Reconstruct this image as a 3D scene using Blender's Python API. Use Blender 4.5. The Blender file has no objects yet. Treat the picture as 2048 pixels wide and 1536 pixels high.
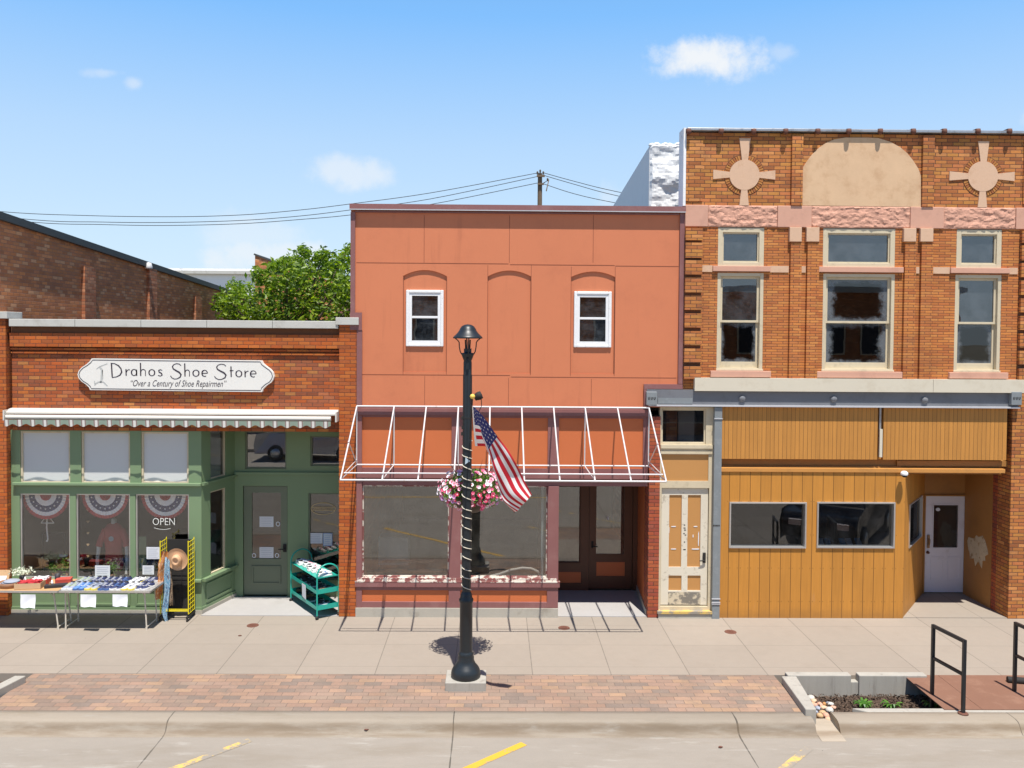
import bpy, bmesh, math, random
from mathutils import Vector, Matrix
random.seed(7)
S = bpy.context.scene
COL = S.collection
F = 1700.0
CAMP = Vector((0.0, -15.3, 5.13))
# ---------------------------------------------------------------- camera
psi = math.atan(20 / F); phi = math.atan(45 / F); rho = 0.007
fwd = Vector((math.sin(psi) * math.cos(phi), math.cos(psi) * math.cos(phi), -math.sin(phi)))
r0 = Vector((math.cos(psi), -math.sin(psi), 0)); u0 = r0.cross(fwd)
rr = r0 * math.cos(rho) + u0 * math.sin(rho); uu = u0 * math.cos(rho) - r0 * math.sin(rho)
cd = bpy.data.cameras.new('camera'); cam = bpy.data.objects.new('camera', cd); COL.objects.link(cam)
cam.matrix_world = Matrix(((rr.x, uu.x, -fwd.x, CAMP.x), (rr.y, uu.y, -fwd.y, CAMP.y), (rr.z, uu.z, -fwd.z, CAMP.z), (0, 0, 0, 1)))
cd.sensor_width = 36; cd.lens = F * 36 / 2048; cd.shift_x = 14 / 2048; cd.shift_y = -54 / 2048
cd.clip_start = 0.1; cd.clip_end = 5000
S.camera = cam
# ---------------------------------------------------------------- sun, sky, exposure
sun_from = Vector((0.068, -0.342, 1.0)).normalized()
sl = bpy.data.lights.new('sun', 'SUN'); sl.energy = 5.0; sl.angle = math.radians(0.5); sl.color = (1, 0.95, 0.87)
so = bpy.data.objects.new('sun', sl); COL.objects.link(so)
so.rotation_euler = sun_from.to_track_quat('Z', 'Y').to_euler(); so.location = (3, -15, 40)
S.view_settings.view_transform = 'Standard'; S.view_settings.look = 'None'
S.view_settings.exposure = 0.5; S.view_settings.gamma = 1
W = bpy.data.worlds.new('World'); S.world = W; W.use_nodes = True


class NT:
    def __init__(s, tree):
        s.t = tree; s.n = tree.nodes; s.l = tree.links
    def new(s, typ, **kw):
        n = s.n.new(typ)
        for k, v in kw.items(): setattr(n, k, v)
        return n
    def put(s, sock, v):
        if isinstance(v, bpy.types.NodeSocket): s.l.new(v, sock)
        elif v is not None:
            if hasattr(sock.default_value, '__len__') and not hasattr(v, '__len__'): v = [v] * len(sock.default_value)
            if hasattr(v, '__len__') and hasattr(sock.default_value, '__len__'):
                v = tuple(v) + (1,) if len(v) == 3 and len(sock.default_value) == 4 else v
            sock.default_value = v
    def m(s, op, a, b=None, c=None, clamp=False):
        n = s.new('ShaderNodeMath', operation=op, use_clamp=clamp)
        for i, v in enumerate((a, b, c)):
            if v is not None: s.put(n.inputs[i], v)
        return n.outputs[0]
    def xyz(s, v):
        n = s.new('ShaderNodeSeparateXYZ'); s.put(n.inputs[0], v); return n.outputs
    def vec(s, x, y, z=0.0):
        n = s.new('ShaderNodeCombineXYZ')
        for i, v in enumerate((x, y, z)): s.put(n.inputs[i], v)
        return n.outputs[0]
    def vm(s, op, a, b):
        n = s.new('ShaderNodeVectorMath', operation=op); s.put(n.inputs[0], a); s.put(n.inputs[1], b); return n.outputs[0]
    def noise(s, vec, scale, det=4, rough=0.6, out=0):
        n = s.new('ShaderNodeTexNoise'); s.put(n.inputs['Vector'], vec); n.inputs['Scale'].default_value = scale
        n.inputs['Detail'].default_value = det; n.inputs['Roughness'].default_value = rough; return n.outputs[out]
    def white(s, vec):
        n = s.new('ShaderNodeTexWhiteNoise', noise_dimensions='3D'); s.put(n.inputs['Vector'], vec); return n.outputs[0]
    def ramp(s, f, stops, interp='LINEAR'):
        n = s.new('ShaderNodeValToRGB'); cr = n.color_ramp; cr.interpolation = interp
        while len(cr.elements) < len(stops): cr.elements.new(0.5)
        for e, (p, c) in zip(cr.elements, stops):
            e.position = p; e.color = tuple(c) + (1,) if len(c) == 3 else c
        s.put(n.inputs[0], f); return n.outputs[0]
    def mr(s, v, a, b, c=0.0, d=1.0):
        n = s.new('ShaderNodeMapRange'); n.interpolation_type = 'SMOOTHSTEP'
        for i, x in enumerate((v, a, b, c, d)): s.put(n.inputs[i], x)
        return n.outputs[0]
    def mix(s, f, a, b, mode='MIX'):
        n = s.new('ShaderNodeMix', data_type='RGBA', blend_type=mode)
        s.put(n.inputs[0], f); s.put(n.inputs[6], a); s.put(n.inputs[7], b); return n.outputs[2]
    def grey(s, v): return s.vec(v, v, v)


# sky with small fair-weather clouds placed by direction
w = NT(W.node_tree); w.n.clear()
sky = w.new('ShaderNodeTexSky', sky_type='NISHITA'); sky.sun_disc = False
sky.sun_elevation = math.radians(70.8); sky.sun_rotation = math.radians(169)
sky.air_density = 1.0; sky.dust_density = 0.6; sky.ozone_density = 1.6; sky.altitude = 300
gd = w.new('ShaderNodeTexCoord').outputs['Generated']
dx, dy, dz = w.xyz(gd)
# sky colour graded a little warmer-bright near the horizon, as in the photograph
hsv = w.new('ShaderNodeHueSaturation'); hsv.inputs['Saturation'].default_value = 1.12; hsv.inputs['Value'].default_value = 1.35
w.l.new(sky.outputs[0], hsv.inputs['Color'])
nz = w.noise(gd, 13, 8, 0.62); nz2 = w.noise(w.vm('MULTIPLY', gd, (1, 1, 2.5)), 4, 6, 0.6)
ys = w.m('MAXIMUM', dy, 0.05)
tx = w.m('DIVIDE', dx, ys); tz = w.m('DIVIDE', dz, ys)
mask = None
for (cx, cy, rx, ry, st) in [(1398, 118, 150, 58, .95), (1560, 104, 40, 24, .3), (695, 345, 115, 44, .55), (275, 178, 32, 26, .4), (215, 158, 60, 15, .3), (570, 515, 200, 50, .6), (1330, 395, 160, 60, .35), (520, 470, 170, 60, .35), (2060, 225, 34, 30, .5)]:
    ex = w.m('DIVIDE', w.m('SUBTRACT', tx, (cx - 990) / F), rx / F); ez = w.m('DIVIDE', w.m('SUBTRACT', tz, (669 - cy) / F), ry / F)
    e = w.m('SQRT', w.m('ADD', w.m('MULTIPLY', ex, ex), w.m('MULTIPLY', ez, ez)))
    v = w.m('ADD', w.m('SUBTRACT', 1.0, e), w.m('MULTIPLY', w.m('SUBTRACT', nz, 0.5), 2.6))
    v = w.m('MULTIPLY', w.mr(v, 0.1, 0.8), st)
    v = w.m('MULTIPLY', v, w.m('GREATER_THAN', dy, 0.05))
    mask = v if mask is None else w.m('MAXIMUM', mask, v)
back = w.m('MULTIPLY', w.mr(nz2, 0.5, 0.72), w.m('MULTIPLY', w.m('LESS_THAN', dy, -0.05), 0.6))
mask = w.m('MAXIMUM', mask, back)
el = w.m('DIVIDE', dz, w.m('SQRT', w.m('ADD', w.m('MULTIPLY', dx, dx), w.m('MULTIPLY', dy, dy))))
grad = w.ramp(el, [(0.0, (.69, .84, .955)), (.10, (.60, .79, .965)), (.217, (.466, .688, .965)), (.37, (.225, .52, .97)), (.7, (.09, .24, .55)), (1.0, (.05, .14, .40))])
base = w.mix(.95, hsv.outputs[0], w.mix(1.0, grad, (8, 8, 8), 'MULTIPLY'))
skyc = w.mix(mask, base, (7.0, 7.2, 7.4))
bg = w.new('ShaderNodeBackground'); bg.inputs['Strength'].default_value = 0.092; w.l.new(skyc, bg.inputs['Color'])
wo = w.new('ShaderNodeOutputWorld'); w.l.new(bg.outputs[0], wo.inputs[0])


# ---------------------------------------------------------------- photo geometry -> world
def ray(px, py): return fwd + rr * ((px - 1010) / F) + uu * (-(py - 714) / F)
def at(px, py, Y=0.0):
    d = ray(px, py); return CAMP + d * ((Y - CAMP.y) / d.y)
def gr(px, py, z=0.0):
    d = ray(px, py); return CAMP + d * ((z - CAMP.z) / d.z)
def X(px, py=900, Y=0.0): return at(px, py, Y).x
def Z(py, px=1000, Y=0.0): return at(px, py, Y).z
def R(x0, y0, x1, y1, Y=0.0):
    cx, cy = (x0 + x1) / 2, (y0 + y1) / 2
    return at(x0, cy, Y).x, at(x1, cy, Y).x, at(cx, y1, Y).z, at(cx, y0, Y).z


# ---------------------------------------------------------------- materials
def mat(name):
    m = bpy.data.materials.new(name); m.use_nodes = True
    t = NT(m.node_tree); b = m.node_tree.nodes['Principled BSDF']; return m, t, b
def bump(t, b, h, strength=0.3, dist=0.01):
    n = t.new('ShaderNodeBump'); n.inputs['Strength'].default_value = strength; n.inputs['Distance'].default_value = dist
    t.put(n.inputs['Height'], h); t.l.new(n.outputs[0], b.inputs['Normal'])
def pos(t): return t.new('ShaderNodeNewGeometry').outputs['Position']

def paint(name, c, rough=0.6, var=0.12, scale=1.5, metal=0, dirt=None, dirtamt=0.0, bs=0.15, bscale=60, dscale=2.5, dlo=.5, dhi=.66):
    m, t, b = mat(name); p = pos(t)
    n = t.noise(p, scale, 5, 0.65)
    k = t.m('ADD', 1 - var, t.m('MULTIPLY', n, 2 * var))
    f = t.noise(p, 45, 3, 0.7)
    k = t.m('MULTIPLY', k, t.m('ADD', 1 - var * .3, t.m('MULTIPLY', f, var * .6)))
    c_ = t.mix(1.0, c, t.grey(k), 'MULTIPLY')
    if dirt: c_ = t.mix(t.m('MULTIPLY', t.mr(t.noise(p, dscale, 8, 0.7), dlo, dhi), dirtamt), c_, dirt)
    t.put(b.inputs['Base Color'], c_); b.inputs['Roughness'].default_value = rough; b.inputs['Metallic'].default_value = metal
    if bs: bump(t, b, t.noise(p, bscale, 4, 0.6), bs, 0.004)
    return m

def bricks(name, bw, bh, cols, mortar, mw=0.009, flat=False, var=0.25, soft=0.0, stain=None, stainamt=0.0, stack=False, off=0.0, bstr=0.6, mortamt=1.0):
    m, t, b = mat(name); p = pos(t); x, y, z = t.xyz(p)
    if flat: u, v = x, y
    else: u, v = t.m('ADD', x, y), z
    wob = t.m('MULTIPLY', t.m('SUBTRACT', t.noise(p, 4, 3), 0.5), 0.012)
    u = t.m('ADD', u, wob); v = t.m('ADD', v, t.m('ADD', t.m('MULTIPLY', wob, .6), off))
    vr = t.m('DIVIDE', v, bh); row = t.m('FLOOR', vr)
    sh = 0.0 if stack else t.m('MULTIPLY', t.m('FLOORED_MODULO', row, 2.0), 0.5)
    if flat: sh = t.m('ADD', sh, t.m('MULTIPLY', t.white(t.vec(row, 3.0)), 0.25))
    ur = t.m('ADD', t.m('DIVIDE', u, bw), sh); colm = t.m('FLOOR', ur)
    fu = t.m('FRACT', ur); fv = t.m('FRACT', vr)
    du = t.m('MULTIPLY', t.m('MINIMUM', fu, t.m('SUBTRACT', 1.0, fu)), bw)
    dv = t.m('MULTIPLY', t.m('MINIMUM', fv, t.m('SUBTRACT', 1.0, fv)), bh)
    d = t.m('ADD', t.m('MINIMUM', du, dv), t.m('MULTIPLY', t.m('SUBTRACT', t.noise(p, 50, 2), .5), 0.006))
    brick = t.mr(d, mw * .25, mw * .75)
    rnd = t.white(t.vec(colm, row))
    stops = [(i / len(cols), c) for i, c in enumerate(cols)]
    c = t.ramp(rnd, stops, 'CONSTANT')
    rnd2 = t.white(t.vec(colm, row, 5.0))
    k = t.m('ADD', 1 - var, t.m('MULTIPLY', rnd2, 2 * var))
    k = t.m('MULTIPLY', k, t.m('ADD', .66, t.m('MULTIPLY', t.noise(p, 1.0, 7, .65), .70)))
    k = t.m('MULTIPLY', k, t.m('ADD', .8, t.m('MULTIPLY', t.noise(p, 35, 4, .7), .4)))
    c = t.mix(1.0, c, t.grey(k), 'MULTIPLY')
    c = t.mix(t.m('MULTIPLY', t.m('SUBTRACT', 1.0, brick), mortamt), c, mortar)
    if stain: c = t.mix(t.m('MULTIPLY', t.mr(t.noise(p, 2.2, 8, .7), .5, .7), stainamt), c, stain)
    t.put(b.inputs['Base Color'], c); b.inputs['Roughness'].default_value = 0.85
    h = t.m('ADD', brick, t.m('MULTIPLY', t.noise(p, 60, 3), .35)); bump(t, b, h, bstr, 0.006)
    return m

def boards(name, c, bw, var=.15, off=0.0, gw=.004, gdark=.35):
    m, t, b = mat(name); p = pos(t); x, y, z = t.xyz(p)
    u = t.m('DIVIDE', t.m('ADD', t.m('ADD', x, y), off), bw); i = t.m('FLOOR', u); f = t.m('FRACT', u)
    d = t.m('MULTIPLY', t.m('MINIMUM', f, t.m('SUBTRACT', 1.0, f)), bw)
    g = t.mr(d, gw * .4, gw * 1.1)
    k = t.m('ADD', 1 - var, t.m('MULTIPLY', t.white(t.vec(i, 1.0)), 2 * var))
    grain = t.noise(t.vm('MULTIPLY', p, (28, 28, 1.3)), 1.0, 6, .65)
    k = t.m('MULTIPLY', k, t.m('ADD', .78, t.m('MULTIPLY', grain, .44)))
    k = t.m('MULTIPLY', k, t.m('ADD', .85, t.m('MULTIPLY', t.noise(p, .9, 4), .3)))
    c_ = t.mix(1.0, c, t.grey(k), 'MULTIPLY')
    wear = t.mr(t.noise(t.vm('MULTIPLY', p, (3, 3, .8)), 1.3, 7, .7), .62, .75)
    c_ = t.mix(t.m('MULTIPLY', wear, .35), c_, tuple(min(1, q * .7 + .12) for q in c))
    c_ = t.mix(g, tuple(q * gdark for q in c), c_)
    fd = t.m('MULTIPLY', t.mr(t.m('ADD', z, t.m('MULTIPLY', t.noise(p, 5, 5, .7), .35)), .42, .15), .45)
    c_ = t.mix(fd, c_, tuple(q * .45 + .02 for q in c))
    if bw > .1:
        nzv = t.m('ABSOLUTE', t.m('SUBTRACT', t.m('FRACT', t.m('DIVIDE', z, .61)), .5)); nu = t.m('ABSOLUTE', t.m('SUBTRACT', t.m('ABSOLUTE', t.m('SUBTRACT', f, .5)), .36))
        nd = t.m('SQRT', t.m('ADD', t.m('POWER', t.m('MULTIPLY', nzv, .61), 2.0), t.m('POWER', t.m('MULTIPLY', nu, bw), 2.0)))
        c_ = t.mix(t.mr(nd, .009, .005), c_, tuple(q * .3 for q in c))
    t.put(b.inputs['Base Color'], c_); b.inputs['Roughness'].default_value = .65
    bump(t, b, t.m('ADD', g, t.m('MULTIPLY', grain, .15)), .5, .006); return m

def glass(name, refl=.2, tint=(1, 1, 1), grime=0.0, gcol=(.5, .52, .55), rough=0.0, edge=False, dark=0.0, wob=0.02):
    m, t, b = mat(name); t.n.remove(b); out = t.n['Material Output']
    tr = t.new('ShaderNodeBsdfTransparent'); tr.inputs[0].default_value = tuple(tint) + (1,)
    gl = t.new('ShaderNodeBsdfGlossy'); gl.inputs['Roughness'].default_value = rough
    p = pos(t)
    bn = t.new('ShaderNodeBump'); bn.inputs['Strength'].default_value = wob; bn.inputs['Distance'].default_value = .02
    t.put(bn.inputs['Height'], t.noise(p, 1.6, 2)); t.l.new(bn.outputs[0], gl.inputs['Normal'])
    mx = t.new('ShaderNodeMixShader'); mx.inputs[0].default_value = refl
    t.l.new(tr.outputs[0], mx.inputs[1]); t.l.new(gl.outputs[0], mx.inputs[2])
    o = mx.outputs[0]
    if grime:
        df = t.new('ShaderNodeBsdfDiffuse'); df.inputs[0].default_value = tuple(gcol) + (1,)
        n = t.noise(p, 3.5, 8, .7)
        if edge:
            g = t.xyz(t.new('ShaderNodeTexCoord').outputs['Generated'])
            ex = t.m('MINIMUM', g[0], t.m('SUBTRACT', 1.0, g[0])); ez = t.m('MINIMUM', g[2], t.m('SUBTRACT', 1.0, g[2]))
            e = t.m('MINIMUM', ex, ez)
            f = t.mr(t.m('ADD', e, t.m('MULTIPLY', t.m('SUBTRACT', n, .5), .5)), .16, .03)
            f = t.m('MULTIPLY', f, grime)
        else: f = t.m('MULTIPLY', t.mr(n, .3, .75) if grime < .6 else t.mr(n, -.6, .3), grime)
        m2 = t.new('ShaderNodeMixShader'); t.put(m2.inputs[0], f); t.l.new(o, m2.inputs[1]); t.l.new(df.outputs[0], m2.inputs[2]); o = m2.outputs[0]
    t.l.new(o, out.inputs[0]); return m

def concrete(name, c, joints=False, pat=.12, dirt=(.16, .12, .08), dirtamt=.25, stretch=(1, 1, 1), spots=True, cracks=False):
    m, t, b = mat(name); p = pos(t); x, y, z = t.xyz(p)
    ps = t.vm('MULTIPLY', p, stretch)
    n1 = t.noise(ps, .8, 6, .6); n2 = t.noise(ps, 6, 5, .7); n3 = t.noise(p, 90, 3, .7)
    k = t.m('ADD', 1 - pat, t.m('MULTIPLY', n1, 2 * pat))
    k = t.m('MULTIPLY', k, t.m('ADD', .93, t.m('MULTIPLY', n2, .14)))
    k = t.m('MULTIPLY', k, t.m('ADD', .88, t.m('MULTIPLY', n3, .24)))
    c_ = t.mix(1.0, c, t.grey(k), 'MULTIPLY')
    c_ = t.mix(t.m('MULTIPLY', t.mr(t.noise(ps, 1.7, 8, .7), .52, .72), dirtamt), c_, dirt)
    if spots:
        vo = t.new('ShaderNodeTexVoronoi'); vo.inputs['Scale'].default_value = 2.6; t.put(vo.inputs['Vector'], p)
        sp = t.mr(vo.outputs['Distance'], .028, .012)
        pass
        c_ = t.mix(t.m('MULTIPLY', sp, .75), c_, (.07, .05, .03))
    if joints:
        f = t.m('ABSOLUTE', t.m('SUBTRACT', t.m('FRACT', t.m('ADD', t.m('DIVIDE', t.m('SUBTRACT', x, .6), 1.19), .5)), .5))
        dd = t.m('MULTIPLY', f, 1.19)
        d2 = None
        for yy in joints:
            q = t.m('ADD', t.m('ABSOLUTE', t.m('SUBTRACT', y, yy)), 0.003)
            d2 = q if d2 is None else t.m('MINIMUM', d2, q)
        dd = t.m('ADD', dd, t.m('MULTIPLY', t.m('SUBTRACT', t.noise(p, 8, 3), .5), .008))
        j = t.mr(t.m('MINIMUM', dd, d2), .003, .010)
        # each slab has its own faint tone
        slab = t.white(t.vec(t.m('FLOOR', t.m('DIVIDE', t.m('SUBTRACT', x, .6), 1.19)), t.m('GREATER_THAN', y, joints[1])))
        c_ = t.mix(1.0, c_, t.grey(t.m('ADD', .96, t.m('MULTIPLY', slab, .08))), 'MULTIPLY')
        c_ = t.mix(t.m('MULTIPLY', t.m('SUBTRACT', 1.0, j), .6), c_, (.09, .075, .06))
    if cracks:
        f = t.m('ABSOLUTE', t.m('SUBTRACT', t.m('FRACT', t.m('ADD', t.m('DIVIDE', t.m('SUBTRACT', x, -.52), 3.78), .5)), .5))
        dd = t.m('ADD', t.m('MULTIPLY', f, 3.78), t.m('MULTIPLY', t.m('SUBTRACT', t.noise(p, 2.5, 4), .5), .03))
        if cracks == 'road':
            for yy in (-8.1, -11.8, -15.5): dd = t.m('MINIMUM', dd, t.m('ABSOLUTE', t.m('SUBTRACT', y, yy)))
        j = t.mr(dd, .004, .012); c_ = t.mix(t.m('MULTIPLY', t.m('SUBTRACT', 1.0, j), .8), c_, (.05, .045, .035))
    if cracks:   # grit and water stains gathered along the kerb foot, and tyre scuffs on the road
        g = t.m('MULTIPLY', t.mr(y, -4.12, -4.17), t.mr(y, -4.36, -4.22))
        g = t.m('MULTIPLY', g, t.mr(t.noise(t.vm('MULTIPLY', p, (1.1, 6, 6)), 1.2, 7, .65), .30, .62))
        c_ = t.mix(t.m('MULTIPLY', g, .62), c_, (.19, .13, .075))
        rs = t.mr(t.noise(t.vm('MULTIPLY', p, (.35, 1.6, 1)), 1.1, 8, .7), .5, .68)
        c_ = t.mix(t.m('MULTIPLY', rs, .35), c_, (.20, .165, .12))
        ls = t.mr(t.noise(t.vm('MULTIPLY', p, (.5, 2.5, 1)), 2.1, 8, .72), .56, .68)
        c_ = t.mix(t.m('MULTIPLY', ls, .35), c_, (.42, .40, .36))
    t.put(b.inputs['Base Color'], c_); b.inputs['Roughness'].default_value = .9
    bump(t, b, t.m('ADD', n3, n2), .25, .004); return m

M = {}
M['brick_l'] = bricks('brick_red_field', .2, .0655, [(.34, .075, .018), (.42, .09, .016), (.31, .09, .035), (.45, .125, .022), (.37, .09, .022), (.26, .07, .025), (.40, .13, .035), (.36, .11, .04), (.36, .085, .02), (.44, .17, .045)], (.11, .045, .028), .010, var=.12)
M['brick_p'] = bricks('brick_red_pier', .2, .0655, [(.42, .095, .012), (.38, .08, .012), (.36, .09, .02), (.44, .12, .02)], (.12, .04, .02), .009, var=.12)
M['brick_r'] = bricks('brick_tan_field', .208, .0655, [(.44, .16, .036), (.50, .185, .043), (.40, .13, .033), (.46, .15, .045), (.54, .22, .065), (.34, .11, .03), (.46, .19, .04)], (.10, .045, .025), .0105, var=.12, stain=(.12, .06, .04), stainamt=.3)
M['brick_rn'] = bricks('brick_tan_narrow', .208, .048, [(.47, .155, .036), (.51, .18, .04), (.43, .13, .032), (.47, .16, .043), (.52, .20, .05)], (.15, .055, .026), .009, var=.12, stain=(.18, .09, .05), stainamt=.25)
M['brick_o'] = bricks('brick_entry_pier', .2, .0655, [(.34, .07, .025), (.30, .06, .03), (.37, .09, .03), (.28, .07, .04)], (.07, .03, .02), .009, var=.15)
M['brick_side'] = bricks('brick_weathered_side', .2, .068, [(.50, .185, .065), (.45, .16, .06), (.54, .21, .08), (.41, .15, .06), (.52, .19, .06), (.58, .28, .13), (.47, .165, .055)], (.30, .15, .09), .010, var=.16, stain=(.20, .085, .045), stainamt=.4)
M['brick_sidep'] = bricks('brick_side_pilaster', .2, .068, [(.42, .16, .07), (.36, .12, .05), (.46, .2, .1)], (.2, .1, .06), .010)
M['paver'] = bricks('clay_pavers', .245, .120, [(.29, .19, .135), (.265, .185, .14), (.31, .20, .14), (.245, .175, .135), (.285, .185, .135), (.255, .185, .14), (.33, .215, .14), (.27, .18, .135), (.21, .16, .13)], (.12, .095, .075), .0085, flat=True, var=.07, stain=(.17, .14, .115), stainamt=.6, bstr=.35, mortamt=.8)
M['sidewalk'] = concrete('sidewalk_concrete', (.285, .243, .20), joints=(-.44, -1.37, -2.3), pat=.07, dirtamt=.10)
M['curb'] = concrete('curb_concrete', (.36, .305, .24), pat=.10, dirt=(.24, .19, .12), dirtamt=.4, stretch=(.5, 2.2, 2.2), cracks=True, spots=False)
M['road'] = concrete('road_concrete', (.272, .242, .205), pat=.10, dirt=(.22, .19, .15), dirtamt=.4, stretch=(.5, 1.5, 1), cracks='road')
M['entry'] = concrete('entry_concrete', (.36, .345, .335), pat=.10, dirtamt=.1)
M['base'] = concrete('base_concrete', (.42, .39, .33), pat=.14, dirtamt=.4, spots=False)
M['wallc'] = concrete('planter_concrete', (.36, .34, .30), pat=.2, dirt=(.17, .15, .13), dirtamt=.6, stretch=(5, 5, .5), spots=False)
M['coping'] = paint('grey_stone_coping', (.50, .49, .45), .8, .08, 2, dirt=(.3, .28, .24), dirtamt=.4)
M['orange'] = paint('orange_wall_paint', (.60, .192, .086), .62, .07, .7, dirt=(.46, .14, .065), dirtamt=.45, dscale=.9, dlo=.48, dhi=.75, bs=.2, bscale=25)
def streaks(m, col, amt):
    t = NT(m.node_tree); b = m.node_tree.nodes['Principled BSDF']; src = b.inputs['Base Color'].links[0].from_socket; p = pos(t)
    n = t.mr(t.noise(t.vm('MULTIPLY', p, (5.5, 5.5, .45)), 1.0, 7, .65), .52, .72)
    n2 = t.mr(t.noise(p, .7, 5, .6), .40, .62)
    n3 = t.mr(t.noise(p, 22, 5, .75), .63, .72)
    c = t.mix(t.m('MULTIPLY', t.m('MULTIPLY', n, n2), amt), src, col)
    c = t.mix(t.m('MULTIPLY', n3, amt * .6), c, col)
    t.put(b.inputs['Base Color'], c)
streaks(M['orange'], (.40, .12, .055), .4); streaks(M['bandw'] if 'bandw' in M else M['orange'], (.40, .12, .055), .0)
M['seam'] = paint('panel_seam', (.22, .06, .03), .8, .1)
M['orange2'] = paint('orange_panel_paint', (.56, .148, .047), .6, .06, 1.1)
M['mauve'] = paint('mauve_trim_paint', (.24, .10, .095), .55, .14, 1.3, dirt=(.3, .16, .15), dirtamt=.4)
M['peel'] = paint('peeling_sill_paint', (.66, .60, .52), .7, .15, 3, dirt=(.25, .09, .08), dirtamt=1, dscale=7, dlo=.47, dhi=.5, bs=.6, bscale=30)
M['brown'] = paint('dark_brown_paint', (.10, .034, .014), .5, .15, 2)
M['green'] = paint('green_trim_paint', (.18, .262, .142), .5, .07, 1.2)
M['greend'] = paint('green_door_paint', (.15, .18, .12), .5, .08, 1.2)
M['cream'] = paint('cream_frame_paint', (.60, .51, .355), .6, .08, 2, dirt=(.36, .3, .2), dirtamt=.35, dscale=5)
M['creamd'] = paint('worn_cream_door_paint', (.68, .62, .50), .6, .08, 2, dirt=(.3, .25, .18), dirtamt=.55, dscale=7, dlo=.56, dhi=.64, bs=.4)
M['worn'] = paint('bare_weathered_wood', (.20, .18, .15), .8, .3, 4, dirt=(.62, .53, .38), dirtamt=.9, dscale=6, dlo=.46, dhi=.56)
M['goldp'] = paint('ochre_panel_paint', (.50, .245, .075), .55, .05, 1.0)
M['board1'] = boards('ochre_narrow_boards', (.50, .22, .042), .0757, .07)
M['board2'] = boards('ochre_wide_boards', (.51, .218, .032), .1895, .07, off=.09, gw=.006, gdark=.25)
M['goldt'] = paint('ochre_trim_paint', (.55, .25, .06), .5, .1, 2, dirt=(.35, .18, .06), dirtamt=.4)
M['ochre_shade'] = paint('ochre_painted_shade', (.36, .17, .045), .6, .12, 1.4, dirt=(.25, .12, .04), dirtamt=.4)  # ochre darkened so the colour carries the shade of recess and entry
M['plaster'] = paint('broken_plaster', (.55, .47, .33), .9, .25, 6, dirt=(.25, .13, .05), dirtamt=.8, dscale=8, bs=.8, bscale=18)
M['bandw'] = paint('cream_sheet_band', (.64, .58, .46), .45, .05, .8, dirt=(.5, .42, .3), dirtamt=.3)
M['steel'] = paint('blue_grey_beam_paint', (.17, .175, .19), .45, .12, 2, dirt=(.1, .1, .11), dirtamt=.3)
M['steell'] = paint('light_beam_flange_paint', (.5, .5, .52), .4, .1, 2)
M['col'] = paint('blue_grey_column_paint', (.21, .23, .24), .5, .12, 3, dirt=(.32, .34, .35), dirtamt=.3, dscale=9)
M['stone'] = paint('pink_rough_stone', (.60, .32, .225), .9, .18, 3, dirt=(.34, .18, .13), dirtamt=.5, dscale=4, dlo=.5, dhi=.7, bs=.9, bscale=9)
M['stones'] = paint('pink_smooth_stone', (.60, .33, .235), .85, .1, 3, dirt=(.42, .22, .16), dirtamt=.35, bs=.2)
M['tanst'] = paint('tan_smooth_stone', (.64, .42, .28), .85, .1, 4, dirt=(.48, .28, .16), dirtamt=.4, dscale=4, bs=.3)
M['arch'] = paint('tan_plaster_arch', (.64, .43, .26), .85, .13, 2, dirt=(.47, .27, .14), dirtamt=.55, dscale=3, dlo=.45, dhi=.7, bs=.4)
M['groove'] = paint('dark_brick_and_groove_shade', (.16, .065, .03), .9, .2, 5)  # dark brick and joint colour, also the shadow painted into the pier grooves
M['galv'] = paint('galvanised_coping', (.42, .42, .43), .35, .15, 5, metal=.6, dirt=(.2, .18, .17), dirtamt=.5, dscale=6)
M['hous'] = paint('awning_housing_paint', (.62, .59, .53), .45, .05, 3)
M['white'] = paint('white_gloss_paint', (.80, .80, .80), .4, .04, 3)
M['whitefoam'] = paint('rough_white_casing', (.80, .80, .80), .7, .08, 12, dirt=(.45, .4, .36), dirtamt=.5, dscale=16, dlo=.6, dhi=.66, bs=.9, bscale=30)
M['tube'] = paint('white_awning_tube', (.60, .58, .58), .4, .08, 5, dirt=(.4, .25, .18), dirtamt=.5, dscale=8, dlo=.62, dhi=.68)
M['whited'] = paint('white_door_paint', (.68, .66, .70), .5, .06, 2, dirt=(.5, .46, .45), dirtamt=.5, dscale=3)
M['membrane'] = paint('white_roof_membrane', (.80, .80, .80), .6, .1, 2, dirt=(.35, .33, .3), dirtamt=.45, dscale=3, dlo=.58, dhi=.66, bs=1.0, bscale=3)
M['membr2'] = paint('white_sheeting', (.78, .78, .77), .7, .06, 2, dirt=(.55, .53, .5), dirtamt=.3, dscale=2, dlo=.58, dhi=.7, bs=.4, bscale=6)
M['black'] = paint('black_metal', (.016, .018, .022), .38, .2, 6, bs=.05)
M['lamp'] = paint('black_green_lamp_paint', (.014, .019, .023), .42, .2, 5, bs=.05)
M['blackm'] = paint('matte_black', (.02, .018, .017), .8, .2, 6)
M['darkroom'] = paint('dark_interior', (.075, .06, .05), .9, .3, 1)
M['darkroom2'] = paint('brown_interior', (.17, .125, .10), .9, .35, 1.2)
M['blind'] = paint('white_blind', (.72, .74, .74), .8, .05, 1)
M['paper'] = paint('white_paper', (.68, .69, .72), .7, .03, 20, bs=0)
M['card'] = paint('tan_cardboard', (.50, .33, .18), .8, .08, 8)
M['signw'] = paint('sign_white', (.76, .74, .69), .5, .03, 3, bs=0)
M['ink'] = paint('dark_lettering', (.03, .02, .035), .5, .1, 9, bs=0)
M['inkg'] = paint('grey_logo_ink', (.48, .49, .47), .6, .1, 9, bs=0)
M['gilt'] = paint('gilt_lettering', (.62, .45, .22), .4, .1, 9, bs=0)
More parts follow.
